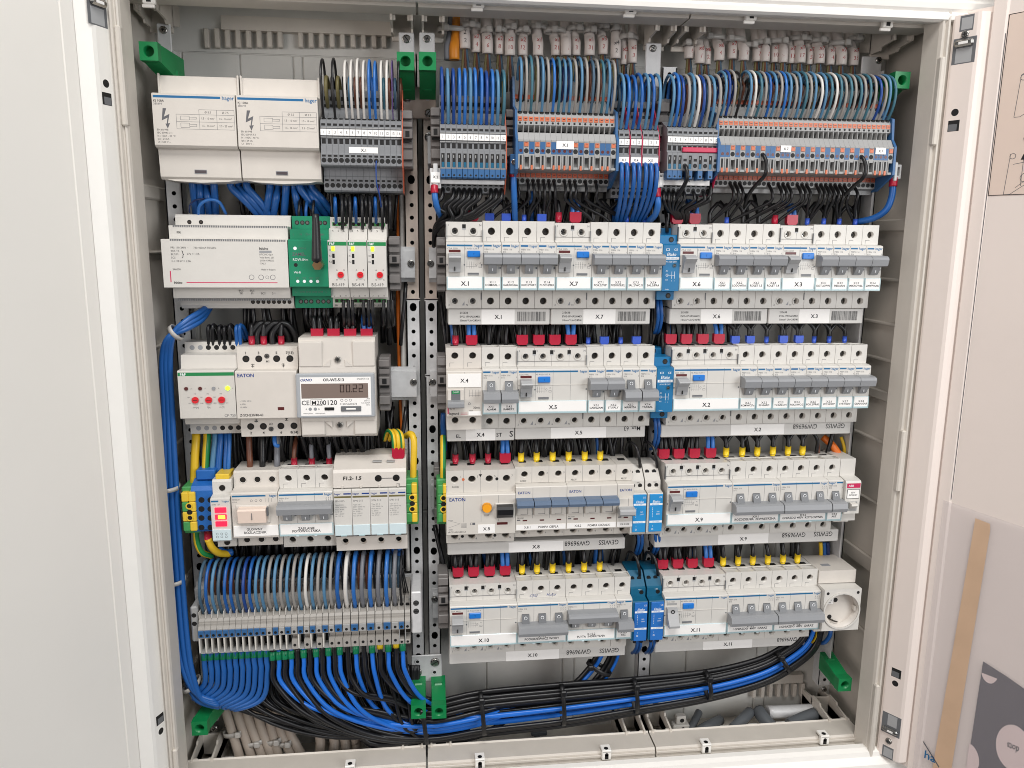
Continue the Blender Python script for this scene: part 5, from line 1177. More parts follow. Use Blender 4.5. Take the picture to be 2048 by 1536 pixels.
def orange_block(p, kind):
    g = G(); a, b = .06, p - .06; c = p / 2
    poly = [(48, 40), (32, 40), (30, 38), (30, 18), (24, 12), (14, 8), (9, 7), (6, 4), (5, -5), (13, -10), (13.5, -12), (2.6, -12.2), (2, -13), (-2, -19), (-3, -19.4), (-3, -32.2)]
    if kind == 'N': poly += [(-3, -45.4)]
    else: poly += [(-3, -34.6), (2, -35), (2, -43), (-3, -43.4), (-3, -45.4)]
    poly += [(22, -46.2), (24, -47), (24, -57.4), (30, -59), (30, -63), (48, -63)]
    g.prism(poly, a, b, 'strip_light' if kind == 'N' else 'strip_light')
    g.cyl((c, 8.4, 5.2), p * .4, 2.0, 'hole_black', 'z', 10)
    g.box(c - p * .38, c + p * .38, 5.0, 6.2, -1.6, 2.4, 'strip_orange', .25); g.box(c - .9, c + 1.2, 4.9, 5.3, .2, .9, 'brown_window'); g.cyl((c, 5.0, -3.2), 1.1, .5, 'hole_black', 'y', 8)
    g.cyl((c, 12.6, -9.6), 2.0, 1.0, 'hole_black', 'y', 10); g.box(a, a + .5, 3.2, 14, -12, -5.6, 'strip_light'); g.box(a, b, -3.4, -2.4, -21, -19.2, 'strip_light', .2)
    if kind == 'N':
        g.box(a + .1, b - .1, -3.15, -2.7, -32, -21.2, 'strip_blue'); g.cyl((c, -3.25, -29), 1.5, .4, 'brown_window', 'y', 10)
        g.box(c - .9, c + .9, -3.1, -2.6, -42, -33.4, 'hole_black'); g.box(a, a + 1.1, -3.9, -2.8, -45, -33, 'strip_light', .2); g.box(c - .95, c + 1.0, -4.2, -2.8, -46.4, -42, 'strip_orange', .3)
    else:
        g.box(c - p * .38, c + p * .38, -3.6, -2.8, -25.4, -21.4, 'strip_orange', .25); g.box(c - .9, c + .9, -3.7, -3.2, -22.4, -21.9, 'brown_window'); g.cyl((c, -3.1, -29.2), p * .43, .4, 'hole_black', 'y', 12); g.box(a, a + .8, -3.9, -2.8, -45, -33, 'strip_light', .2)
    g.box(c - p * .42, c + p * .42, 23.2, 24.4, -51, -46.8, 'strip_orange_deep', .25); g.box(c - .9, c + 1, 23.1, 23.5, -49, -48.5, 'brown_window'); g.cyl((c, 23.9, -54), p * .42, .4, 'hole_black', 'y', 12)
    g.box(c - p * .4, c + p * .4, 28.8, 30.6, 22, 26, 'strip_orange_deep', .25); g.cyl((c, 29.9, 20.4), 1.2, .4, 'hole_black', 'y', 8)
    return g.mesh('terminal_block')
def strip(label, x0, z, p, meshes, numbers=True, endplate=None, first=1, gaps=()):
    n = len(meshes); t = thing('terminal_strip', label, 'terminal strip', (x0 * .001, 0, z * .001)); xs_ = []; x = 0.0
    for i, me in enumerate(meshes):
        if i in gaps: 
            x += 1.3
        b = obj('terminal_block', me, t, (x * .001, 0, 0)); xs_.append(x0 + x + p / 2)
        if numbers:
            k = numbers[i] if isinstance(numbers, (list, tuple)) else i + first
            g = G(); g.box(.15, p - .15, .2, .62, -2.7, 2.7, 'label_white'); g.text(str(k), p / 2, .14, 0, 2.5, 'ink', sx=.85); obj('number_tag', g, b)
        x += p
    return t, xs_, x
def sticker(t, x, z, w, h, s, Y, size=2.2):
    g = G(); g.box(x - w / 2, x + w / 2, Y - .3, Y, z - h / 2, z + h / 2, 'label_white'); g.text(s, x, Y - .36, z, size, 'ink', bold=.015); obj('label_card', g, t)
GB = gray_block(5.2); BB = gray_block(5.07, 'blue', 'blue'); DB = gray_block(5.2, 'wire'); EBl = gray_block(5.0, 'blue', 'blue'); EPl = gray_block(5.0, 'blue', 'plug')
tA, xA, _ = strip('grey numbered terminal strip with fourteen blocks, beside the distribution blocks', -112.3, 97.2, 5.2, [GB] * 14); sticker(tA, 38, -15.2, 26, 5.2, 'X.1', -.1, 2.6)
g = G(); g.prism([(48, 43), (28, 43), (-2, 0), (-2.5, -30), (14, -52), (48, -52)], 72.9, 73.7, 'strip_orange_deep'); obj('end_plate', g, tA)
tB, xB, wB = strip('grey numbered strip of twelve blocks with a row of blue levers', -4.8, 95.5, 5.07, [BB] * 12)
g = G(); g.box(-6, wB - .6, 5.5, 7, -41.6, -37.6, 'zinc', .4); obj('copper_bar', g, tB); g = G(); g.prism([(48, 43), (28, 43), (0, 0), (-2, -28), (14, -50), (48, -50)], wB + .1, wB + .9, 'strip_orange_deep'); obj('end_plate', g, tB)
patC = 'NLNLNLNNNNLNLNLNNL'; OC = {k: orange_block(5.15, k) for k in 'NL'}; OF = {k: orange_block(5.02, k) for k in 'NL'}
tC, xC, wC = strip('terminal strip with orange push buttons and card X.1', 67.0, 113.6, 5.15, [OC[k] for k in patC], False); sticker(tC, 44, -23.6, 16.5, 7.2, 'X.1', -3.7, 2.8)
patF = ''.join('L' if i in (2, 4, 6, 8, 11, 14, 16, 18, 20, 22, 24, 26, 28, 30, 34) else 'N' for i in range(35))
tF, xF, wF = strip('long terminal strip with orange push buttons and two X.7 cards', 261.0, 114.6, 5.02, [OF[k] for k in patF], False)
for xx in (65.2, 162): sticker(tF, xx, -23.4, 10.6, 6.2, 'X.7', -3.7, 2.4)
for t_, ww in ((tC, wC), (tF, wF)):
    for x_, w_ in ((-2.4, 2.2), (ww + .2, 2.4)):
        g = G(); g.prism([(48, 42), (28, 42), (22, 14), (4, 8), (2, -12), (-4, -19), (-4.6, -46), (22, -60), (48, -62)], x_, x_ + w_, 'strip_blue'); obj('end_plate', g, t_)
tD, xD, wD = strip('short grey strip with three groups X.3, X.4 and X.5', 163.0, 94.6, 5.2, [DB] * 7, [1, 2, 1, 2, 1, 2, 3], gaps=(2, 4))
for xx, s, w_ in ((5.2, 'X.3', 10), (16.9, 'X.4', 10), (31.0, 'X.5', 15)): sticker(tD, xx, -16.4, w_, 5.4, s, -.05, 2.2)
for xx in (10.7, 22.4, 39.2):
    g = G(); g.prism([(40, 42), (28, 42), (0, 4), (-.6, -22), (14, -24), (30, -48)], xx - .2, xx + .5, 'strip_red'); obj('divider', g, tD)
tE, xE, wE = strip('grey strip of ten numbered blocks with red jumper bar and blue levers', 210.2, 98.0, 5.0, [EBl, EBl, EBl, EPl, EBl, EPl, EBl, EPl, EBl, EPl])
g = G(); g.box(14.6, 50.0, -1.6, 1.9, -11.6, -7.0, 'strip_red', .6); obj('jumper_bar', g, tE); g = G(); g.box(-4, 46.5, 8.6, 10, -41.5, -33.8, 'label_white', .2); g.text('X.6', 24, 8.54, -37, 2.4, 'ink', bold=.015); obj('label_card', g, tE)
g = G(); g.prism([(48, 43), (28, 43), (0, 0), (-1.6, -28), (14, -50), (48, -50)], wE + .1, wE + .8, 'strip_red'); obj('end_plate', g, tE)

# distribution strip at the bottom left, blue and grey levers
def dist_block(p, lever, kind):
    g = G(); a, b = .08, p - .08; c = p / 2; m = 'strip_warm'
    g.prism([(48, 30), (26, 28), (24, 24), (22, 18), (14, 15.4), (9, 15), (5, 13.6), (3, 11.4), (3, 9.6), (2, 9.2), (2, 7.4), (1, 7), (0, 5.4), (-1, 4.6), (-2, -4.2), (12, -4.8), (12, -19.6), (48, -20)], a, b, m)
    g.box(a, a + .7, 4, 22, 14, 21, 'pale_plastic', .2); g.cyl((c, 13, 14.4), p * .36, 2.2, 'hole_black', 'z', 10); g.box(b - 1.6, b - .3, 18.5, 21.6, 16.4, 20, 'strip_light')
    g.box(a + .2, b - .2, -2.2, -.8, -3.9, 3.9, lever, .3); g.cyl((c, -2.3, -1.2), 1.5, .4, 'hole_black', 'y', 10)
    if kind == 'open':
        g.box(a, a + 1.4, -1.6, 14, -20.6, -4.6, 'pale_plastic', .2); g.box(a + 1, b, 11.4, 12.4, -19.6, -5, 'hole_black'); g.box(b - .6, b, 4, 14, -20.4, -4.6, 'strip_grey_dark'); g.box(a, b, -1.6, 10, -20.8, -19.8, 'strip_light')  # black sheet at the back paints the shade of the opening
    elif kind == 'shut':
        g.prism([(-1.4, -4.4), (4, -4.6), (5.2, -10.4), (-1.6, -11.6), (-1.4, -20.8), (14, -20.8), (14, -4.4)], a, b, m); g.cyl((c, -1.7, -16.2), 1.5, .4, 'hole_black', 'y', 10)
    else:
        g.box(a, a + .8, -1.6, 14, -18, -4.6, 'strip_light', .2); g.box(a + .8, b, 9.6, 12.4, -14, -5, 'screw_dark'); g.cyl((c, 8, -9), 1.6, 2, 'screw_dark', 'y', 10); g.box(a, b, -1, 14, -21, -16, m, .3); g.cyl((c, -1.1, -18.6), 1.3, .3, 'hole_black', 'y', 10)
    return g.mesh('terminal_block')
zG = -385.4
gx = [(403 + i * 12.38, 1268 - i * .78) for i in range(22)] + [(677 + i * 16.2, 1255 - i * .72) for i in range(8)] + [(803, 1249), (815, 1248)]
tG = thing('terminal_strip', 'long grey distribution strip with a row of blue levers near the cabinet floor', 'terminal strip', (at(396, 1268, 0).x, 0, zG * .001)); xG = []
_db = {}
for i, (px, py) in enumerate(gx):
    X = at(px, py, 0).x * 1000; wd = 5.85 if i < 22 else (7.55 if i < 30 else 5.6)
    blue = i < 11 or (i >= 11 and i % 2 == 0) if i < 22 else (i % 2 == 0 if i < 30 else i == 30)
    if i in (11, 13): blue = False
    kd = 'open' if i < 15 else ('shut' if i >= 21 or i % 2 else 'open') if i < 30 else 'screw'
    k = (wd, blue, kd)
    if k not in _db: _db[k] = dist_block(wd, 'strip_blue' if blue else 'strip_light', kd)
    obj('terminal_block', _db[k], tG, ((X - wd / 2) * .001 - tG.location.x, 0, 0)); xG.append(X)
g = G(); g.box(-8, -1, 6, 48, -12, 26, 'strip_light', 1.5); g.cyl((-4.6, 5.9, 17), 2.4, .3, 'hole_black', 'y', 10); g.cyl((-4.6, 5.9, 8), 2.4, .3, 'hole_black', 'y', 10); obj('end_clamp', g, tG)
g = G(); xe = xG[-1] - tG.location.x * 1000
g.box(xe + 4, xe + 14.5, 2, 48, -12, 34, 'zinc', 1.2)
for zz in (22, 13): g.cyl((xe + 9, 1.7, zz), 3.0, .5, 'screw_steel', 'y', 14); g.box(xe + 6.6, xe + 11.4, 1.5, 2, zz - .4, zz + .4, 'hole_black')
obj('end_clamp', g, tG)

# grey end stops on the rails
def end_stop(px0, px1, py0, py1, label, Y=.012):
    a, b = at(px0, py0, Y), at(px1, py1, Y); w = (b.x - a.x) * 1000; h = (a.z - b.z) * 1000
    t = thing('end_stop', label, 'rail end stop', (a.x, Y, b.z), 'grey rail end stops'); g = G()
    g.box(0, w, 6, 34, 0, h, 'end_stop', .8)
    for i, (u0, u1, d) in enumerate(((.02, .12, 3), (.14, .3, 0), (.34, .44, 4), (.5, .66, -1), (.7, .8, 2), (.84, .97, 0))): g.box(0, w, d, 8, h * u0, h * u1, 'end_stop', .7)
    obj('body', g, t); g = G(); g.box(w * .3, w * .7, -1.3, -.6, h * .53, h * .63, 'hole_black'); g.box(w * .1, w * .9, 2, 3.4, h * .45, h * .49, 'hole_black'); obj('lock_hole', g, t)
end_stop(804, 826, 218, 336, 'grey end stop right of strip X.1 with white tags'); end_stop(861, 881, 212, 334, 'grey end stop left of the twelve-block strip')
end_stop(777, 801, 472, 582, 'grey end stop right of the three relays with red knobs'); end_stop(757, 781, 717, 824, 'grey end stop right of the energy meter')
end_stop(873, 892, 474, 584, 'grey end stop at the start of the top breaker row'); end_stop(874, 893, 714, 822, 'grey end stop at the start of the second breaker row'); end_stop(876, 897, 1154, 1262, 'grey end stop at the start of the bottom breaker row'); end_stop(868, 880, 938, 1050, 'grey end stop beside the earth terminals of breaker X.8', .03)
end_stop(1012, 1032, 216, 330, 'grey end stop between the twelve-block strip and the orange strip', .02); end_stop(1318, 1334, 200, 345, 'brownish end stop between groups X.5 and the ten-block strip', .02)
# ------------------------------------------------------------------ wires on the strips
def V3(x, y, z): return Vector((x * .001, y * .001, z * .001))
def loop(label, x, ze, Ye, h, r, m, bul=11, depth=20, lean=0):
    pts = [V3(x, Ye + 4, ze - 3), V3(x, Ye, ze + 1), V3(x + lean * .4, Ye - bul * .8, ze + h * .3), V3(x + lean * .7, Ye - bul, ze + h * .62), V3(x + lean, Ye - bul * .45, ze + h * .88), V3(x + lean, Ye + depth * .45, ze + h), V3(x + lean, Ye + depth, ze + h * .86), V3(x + lean, Ye + depth * 1.25, ze + h * .5), V3(x + lean, Ye + depth * 1.3, ze + h * .25)]
    return wire(label, pts, r, m, n=4)
rnd = random.Random(3)
W_ = {'s': 'wire_steel', 'w': 'wire_white', 't': 'wire_teal', 'g': 'wire_grey', 'b': 'wire_blue', 'B': 'wire_bright', 'r': 'wire_royal', 'l': 'wire_slate', 'k': 'wire_black', 'v': 'wire_violet', 'n': 'wire_brown', 'o': 'wire_olive', 'd': 'wire_darkgrey', '-': None}
def loops(strip_name, xs_, z, code, hpx, Ye, r, back=True, tops=None):
    for i, c in enumerate(code):
        x = xs_[i]
        if W_[c]:
            h = hpx + rnd.uniform(-1.2, 1.2); rr = r if c not in 'v' else .55
            loop('%s wire arching into the %s block of the %s' % (CNAME[W_[c]], ORDW[i], strip_name), x, z, Ye, h, rr, W_[c], bul=10 + rnd.uniform(-1, 1.5), lean=rnd.uniform(-.6, .6))
        if back and rnd.random() < .8:
            m = rnd.choice(['wire_brown', 'wire_brown', 'wire_olive', 'wire_black', 'wire_navy', 'wire_black', 'wire_slate'])
            pts = [V3(x + 1.6, 34, z + 12), V3(x + 1.6, 26, z + 20), V3(x + 1.8, 20, z + 30), V3(x + 1.8, 24, z + hpx - 9), V3(x + 1.8, 34, z + hpx - 3), V3(x + 1.8, 44, z + hpx - 9), V3(x + 1.8, 50, z + 16)]
            tangle(pts, r, m)
loops('fourteen-block strip', xA, 109.5, 'k-k-wwwwBBwwvk', 53, 6.5, 1.15, False)
for i, m in ((1, 'wire_black'), (3, 'wire_black'), (4, 'wire_steel'), (5, 'wire_brown'), (6, 'wire_brown'), (8, 'wire_blue'), (10, 'wire_teal'), (11, 'wire_brown'), (12, 'wire_slate'), (13, 'wire_brown'), (0, 'wire_olive'), (2, 'wire_olive')):
    x = xA[i] + 1.6; z = 122; tangle([V3(x, 30, z), V3(x, 22, z + 8), V3(x, 18, z + 18), V3(x, 24, z + 27), V3(x + .6, 34, z + 22), V3(x + 1, 40, z + 4)], 1.3 if i not in (0, 2) else 1.8, m)
wire('thin blue wire hanging in front of the fourteen-block strip', [V3(xA[9], -1, 73), V3(xA[9] - .3, -4, 66), V3(xA[9], -3, 52), V3(xA[9] + 2.5, 2, 40), V3(xA[9] + 3, 12, 28)], .6, 'wire_royal'); wire('short violet wire in the lower level of the fourteen-block strip', [V3(xA[9] + 1.6, 15, 52), V3(xA[9] + 1.2, 10, 46), V3(xA[9] + 1.4, 14, 38)], .6, 'wire_violet')
loops('twelve-block strip', xB, 107.0, 'rsrBBsBBrBst', 50, 6.5, 1.5)
loops('orange strip X.1', xC, 119.5, 'sgtgsgBtssgsglgtsg', 51, 8.5, 1.3)
loops('X.3 to X.5 strip', xD, 106.5, 'sBbbsbs', 51, 6.5, 1.5)
loops('ten-block strip', xE, 110.0, 'sBrgswrgsg', 49, 6.5, 1.5)
codeF = 'srgk-swtgbsgBsgstgswstwtgtgtgtgrgstsg'[:35]
loops('long orange strip X.7', xF, 120.0, codeF, 44.5, 8.5, 1.3)
# bottom strip
codeG = 'sbBsbBlbbssgsgBgsgsgswBdBdBd'
cols = ['wire_slate', 'wire_blue', 'wire_steel', 'wire_slate', 'wire_blue', 'wire_blue', 'wire_slate', 'wire_royal', 'wire_blue', 'wire_steel', 'wire_steel', 'wire_grey', 'wire_steel', 'wire_grey', 'wire_steel', 'wire_grey', 'wire_steel', 'wire_white', 'wire_steel', 'wire_grey', 'wire_steel', 'wire_grey', 'wire_blue', 'wire_white', 'wire_bright', 'wire_darkgrey', 'wire_bright', 'wire_darkgrey', 'wire_bright', 'wire_darkgrey', 'wire_black']
for i, m in enumerate(cols):
    x = xG[i]; z = zG + 16; r = 1.65 if i < 22 else 2.1; h = 50 + (i * .12)
    if m == 'wire_black': r = 1.2
    wire('%s wire rising from the %s block of the bottom strip' % (CNAME[m], ORDW[i]), [V3(x, 14, z - 3), V3(x, 11, z + 2), V3(x - .6, 5, z + h * .35), V3(x - .2, 5, z + h * .65), V3(x + .4, 12, z + h * .9), V3(x + .8, 26, z + h), V3(x + 1, 40, z + h * .85), V3(x + 1, 46, z + h * .4)], r, m, n=4)
    if i < 30:
        m2 = rnd.choice(['wire_brown', 'wire_brown', 'wire_black', 'wire_slate', 'wire_black']); tangle([V3(x + 3, 32, z + 6), V3(x + 3, 26, z + 16), V3(x + 3, 24, z + 30), V3(x + 3.4, 32, z + 42), V3(x + 3.6, 44, z + 44)], 1.5, m2)
for i in range(3): wire('thin black wire at the right end of the bottom strip, number %s from the clamp' % ('three', 'two', 'one')[i], [V3(xG[30] + 2 + i * 2.4, 22, zG + 24), V3(xG[30] + 1 + i * 1.6, 18, zG + 40), V3(xG[30] - 1 + i, 20, zG + 56)], .7, 'wire_black')

# ------------------------------------------------------------------ ferruled wires entering the devices from above
def ferrule(g, x, y, z, kind, m):
    if kind == 2:
        g.prism([(x - 5.7, z + 10.4), (x + 5.7, z + 10.4), (x + 5.7, z + 2.4), (x + 4.0, z + .2), (x - 4.0, z + .2), (x - 5.7, z + 2.4)], y - 3.0, y + 3.0, m, 'y')
    else:
        g.cyl((x, y, z + .2), 2.6, 2.0, m, 'z', 14, r2=3.2); g.cyl((x, y, z + 2.2), 3.2, 7.8, m, 'z', 14)
FM = {'R': 'ferrule_red', 'B': 'ferrule_blue', 'Y': 'ferrule_yellow'}
FN = {'R': 'red', 'B': 'blue', 'Y': 'yellow'}
def fwire(px, py, z, kind, wm, label, Y=29.0, up=34, size=1.0, r=None, dirx=0.0):
    """ferrule whose lower end stands on a device top at height z (mm)"""
    x = at(px, py, Y * .001).x * 1000; two = kind.endswith('2'); m = FM[kind[0]]
    t = thing('ferruled_wire', label, 'wire', (x * .001, Y * .001, z * .001), 'ferruled wires')
    g = G(); ferrule(g, 0, 0, 0, 2 if two else 1, m); f = obj('ferrule', g, t)
    if size != 1.0: f.scale = (size, size, size)
    rr = r or (2.35 if two else 2.3)
    for dx in ((-2.6, 2.6) if two else (0,)):
        g = G(); j = rnd.uniform(-1, 1)
        g.tube(spline([(dx * size, 0, 6 * size), (dx * size, 0, 12), (dx * size + j + dirx * .3, 3, 20), (dx * size + j + dirx * .7, 10, up * .8), (dx * size + j * 2 + dirx, 22, up)], 4), rr * size, wm, 8); obj('wire', g, t)
    return t
zt = 20.2
R1 = [(945, 'R2', 'k'), (979, 'B2', 'k'), (1012, 'B2', 'k'), (1048, 'B1', 'k'), (1083, 'B2', 'k'), (1117, 'R1', 'k'), (1150, 'R2', 'B'), (1253, 'B1', 'b'), (1289, 'B1', 'b'), (1353, 'R2', 'k'), (1388, 'R2', 'B'), (1453, 'B1', 'k'), (1549, 'R1', 'k'), (1582, 'R2', 'B'), (1614, 'B1', 'k'), (1647, 'B1', 'k'), (1678, 'B1', 'k'), (1710, 'B1', 'k')]
R2 = [(911, 'R1', 'k'), (943, 'R2', 'B'), (1044, 'R2', 'k'), (1077, 'R2', 'k'), (1109, 'R2', 'k'), (1141, 'R2', 'B'), (1176, 'B1', 'k'), (1208, 'B2', 'k'), (1241, 'B1', 'k'), (1272, 'B2', 'k'), (1340, 'R2', 'k'), (1371, 'R2', 'k'), (1404, 'R2', 'k'), (1436, 'R2', 'B'), (1469, 'B2', 'k'), (1499, 'B2', 'k'), (1532, 'B1', 'k'), (1565, 'B2', 'k'), (1596, 'B2', 'k'), (1627, 'B1', 'k'), (1657, 'B1', 'k'), (1688, 'B1', 'k')]
R3 = [(911, 'R1', 'k'), (945, 'R1', 'k'), (976, 'R1', 'k'), (1010, 'R2', 'B')] + [(x, 'Y1', 'k') for x in (1042, 1073, 1105, 1137, 1169, 1200)] + [(1326, 'R2', 'k'), (1356, 'R2', 'k'), (1387, 'R2', 'k'), (1419, 'R2', 'B')] + [(x, 'Y1', 'k') for x in (1451, 1483, 1513, 1544, 1574, 1603)]
R4 = [(916, 'R2', 'k'), (947, 'R2', 'k'), (979, 'R2', 'k'), (1010, 'R2', 'B')] + [(x, 'Y1', 'k') for x in (1044, 1074, 1105, 1137, 1168, 1199)] + [(1324, 'R2', 'k'), (1354, 'R2', 'k'), (1383, 'R2', 'k'), (1415, 'R2', 'B')] + [(x, 'Y1', 'k') for x in (1445, 1475, 1504, 1534, 1564, 1593)]
ORD = ['first', 'second', 'third', 'fourth', 'fifth', 'sixth', 'seventh', 'eighth', 'ninth', 'tenth', 'eleventh', 'twelfth']
for ri, (lst, py, nm) in enumerate(((R1, 447, 'top'), (R2, 692, 'second'), (R3, 925, 'third'), (R4, 1140, 'bottom'))):
    cnt = {}
    for px, kd, wc in lst:
        half = 'left' if px < 1300 else 'right'; k = (kd, wc, half); cnt[k] = cnt.get(k, 0) + 1
        lab = '%s %s%s ferrule with %s wire, %s half of the %s breaker row' % (ORD[cnt[k] - 1], 'double ' if kd.endswith('2') else 'single ', FN[kd[0]], {'k': 'black', 'B': 'blue', 'b': 'blue'}[wc], half, nm)
        sz = 1.0 if kd[0] != 'B' else (.78 if kd.endswith('2') else .72)
        fwire(px, py, ROWZ[ri] + (zt if not (ri == 2 and px < 1260) else 19.6), kd, W_[wc], lab, Y=29, up=34 if ri else 24, size=sz, r=(2.3 if kd[0] != 'B' else 1.9))
# daisy-chain loops between breakers
def chain(row, pxs, py, h, nm, Y=30, dbl=False):
    for i in range(len(pxs) - 1):
        a = at(pxs[i], py, Y * .001); b = at(pxs[i + 1], py, Y * .001); z = ROWZ[row] * .001 + .020
        a.z = b.z = z; m = (a + b) / 2; hh = (h + rnd.uniform(-2, 2)) * .001
        wire('%s black jumper loop %s' % (ORDW[i], nm), [a, a + Vector((.0, 0, hh * .55)), m * .75 + a * .25 + Vector((0, .002, hh * .92)), m + Vector((0, .003, hh)), m * .75 + b * .25 + Vector((0, .002, hh * .92)), b + Vector((0, 0, hh * .55)), b], 2.0, 'wire_black', n=4)
chain(1, [1436, 1469, 1499, 1532, 1565, 1596, 1627, 1657, 1688], 690, 22.5, 'above the eight breakers X.2', 30)
chain(2, [1419, 1451, 1483, 1513, 1544, 1574, 1603, 1632], 912, 25, 'above breakers X.9.1 and X.9.2', 36); chain(0, [983, 1019, 1055, 1091], 447, 19, 'above the DOM to SCH breakers', 34); chain(0, [1160, 1186, 1219, 1253, 1289], 447, 21, 'above the POK to PRA breakers', 34); chain(0, [1419, 1453, 1485, 1517, 1549], 447, 22, 'above the NSHV to ROLET breakers', 34); chain(0, [1590, 1614, 1647, 1678, 1710], 447, 22, 'above the KOTLOWN to ZMYWARK breakers', 34)
for px in (978, 1012): 
    a = at(px, 690, .030); a.z = ROWZ[1] * .001 + .019; wire('plain black wire entering breaker %s' % ('ALARM' if px < 1000 else 'KAMERY'), [a, a + Vector((0, 0, .008)), a + Vector((.001, .003, .02)), a + Vector((.002, .015, .032))], 1.9, 'wire_black')
for i in range(16):     # dark hanging loops behind the rows
    px = 905 + i * 46; 
    for rr, py in ((1, 672), (2, 900), (3, 1112)):
        if rnd.random() < .7 and not (1255 < px < 1310) and px < 1400:
            a = at(px, py, .045); b = a + Vector((.012 + rnd.random() * .01, .004, .028 + rnd.random() * .008)); tangle([a + Vector((0, 0, -.02)), a, a * .5 + b * .5 + Vector((-.003, .003, 0)), b], 2.0, 'wire_black')

# black tails under the strips
def tail(label, p0, pts, r=1.75, m='wire_black'): wire(label, [p0] + pts, r, m, n=5)
for i in range(18):      # under the orange strip X.1
    if i in (1, 8, 12, 14, 16, 17): continue
    x = xC[i]; tgt = [983, 1019, 1019, 1055, 1055, 1091, 1091, 1117, 1125, 1186, 1186, 1219, 1219, 1253, 1253, 1253, 1289, 1289][i]
    e = at(tgt, 447, .033); e.z = .021
    tail('black wire dropping from the %s lower hole of the orange strip X.1' % ORDW[i], V3(x, 28, 60.5), [V3(x, 23, 58), V3(x + .6, 19, 51), V3(x + 1.0, 20, 42), Vector((x * .0006 + e.x * .4, .027, .034)), Vector((x * .0002 + e.x * .8, .031, .027)), e], 1.5)
fblk = [4, 5, 6, 12, 14, 15, 16, 18, 19, 20, 22, 23, 24, 25, 26, 27, 28, 30]
for n_, i in enumerate(fblk):
    x = xF[i]; tp_ = [1419, 1419, 1453, 1453, 1485, 1485, 1517, 1517, 1549, 1614, 1614, 1614, 1647, 1647, 1678, 1678, 1710, 1710][n_]; e = at(tp_, 450, .034); e.z = .021
    tail('black wire dropping from the %s lower hole of the long strip X.7' % ORDW[i], V3(x, 28, 61.5), [V3(x, 23, 59), V3(x + 1.2, 17, 51), V3(x + .6, 18, 43), Vector((x * .0007 + e.x * .3, .024, .036)), Vector((x * .0003 + e.x * .7, .030, .028)), e], 1.55)
for i, nm in ((8, 'first'), (28, 'second')):
    x = xF[i]; tail('%s long black wire crossing the front of strip X.7 from a middle hole' % nm, V3(x, -1, 86), [V3(x, -6, 84), V3(x + 1.8, -9, 76), V3(x + 1.2, -8, 66), V3(x - 1.5, 4, 58), V3(x - 3, 16, 50), V3(x - 3, 26, 38)], 1.8)
for i in range(12):      # under the twelve-block strip: sweep to the left into a bundle
    if i in (1, 8): continue
    x = xB[i]; k = 12 - i
    tail('black wire sweeping left from the %s lower hole of the twelve-block strip' % ORDW[i], V3(x, 18, 50.5), [V3(x, 13, 48), V3(x - 1.5, 9, 41), V3(x - 8 - i * .6, 9 + i * .3, 34 - i * .25), V3(x * .45 + 1, 12 + (i % 3) * 3, 27.5 - (i % 4) * 1.6), V3(-4 + i * .2, 20 + (i % 3) * 3.5, 22 - (i % 4) * 2), V3(-10, 32, 14 - (i % 4) * 2), V3(-11, 44, -4)], 2.0)
for i in range(10):
    if i in (5, 7): continue
    x = xE[i]; tail('black wire leaving the %s lower hole of the ten-block strip' % ORDW[i], V3(x, 18, 51.5), [V3(x, 12, 49), V3(x - 1, 9, 42), V3(x * .5 + 112, 16 + i * .5, 34), V3(x * .2 + 186 + i * .5, 24, 28), V3(234 + i, 36, 18)], 1.8)
x = xE[3]; tail('black wire hanging over the white X.6 card', V3(x, 1, 74), [V3(x, -5, 72), V3(x + .8, -7, 62), V3(x - 1, 2, 52), V3(x - 4, 12, 42), V3(x - 6, 26, 32)], 2.0)
tail('black wire behind the right end of the X.6 card', V3(259, 22, 66), [V3(259.5, 12, 56), V3(257, 10, 46), V3(250, 20, 40), V3(247, 32, 28)], 2.0)
for i in range(7):       # blue wires from the X.3-X.5 groups
    x = xD[i]; e = at((1232, 1240, 1247, 1262, 1268, 1276, 1283)[i], 446, .034); e.z = .020
    tail('blue wire hanging from the %s block of the X.3 to X.5 strip' % ORDW[i], V3(x, 2, 75), [V3(x, -3, 73), V3(x - .2, -6, 64), V3(x * .9 + e.x * 100, -2, 50), V3(x * .6 + e.x * 400, 10, 36), V3(x * .2 + e.x * 800, 26, 26), e], 2.1, 'wire_blue')
# red-sleeved thick blue links
def sleeve(label, pts, r, sl, m='wire_bright'):
    o = Vector(pts[0]); t = thing('sleeved_wire', label, 'wire', o, 'thick blue links with red sleeves'); g = G(); S = [(p - o) * 1000 for p in spline(pts, 6)]; g.tube(S, r, m, 10); obj('wire', g, t)
    g = G(); k = sl; g.tube(S[:k], r + .7, 'ferrule_red', 12); obj('sleeve', g, t)
sleeve('thick blue wire with red sleeve under the X.2 tag', [at(869, 372, .006), at(869, 384, .004), at(871, 402, .004), at(876, 420, .01), at(884, 436, .03)], 2.9, 8)
sleeve('thick blue wire with red sleeve under the blue screw clamp', [at(1026, 346, .010), at(1027, 356, .01), at(1028, 380, .012), at(1029, 410, .018), at(1030, 450, .036)], 2.9, 6)
sleeve('thick blue wire with red sleeve between the ten-block strip and the X.5 wires', [at(1314, 378, .008), at(1314, 392, .006), at(1316, 410, .006), at(1310, 430, .014), at(1296, 443, .03)], 3.1, 8)
sleeve('thick blue wire with red sleeve curving below the right end of strip X.7', [at(1787, 356, .012), at(1786, 370, .01), at(1783, 395, .01), at(1772, 420, .012), at(1748, 436, .02), at(1715, 444, .032)], 3.3, 8, 'wire_blue')
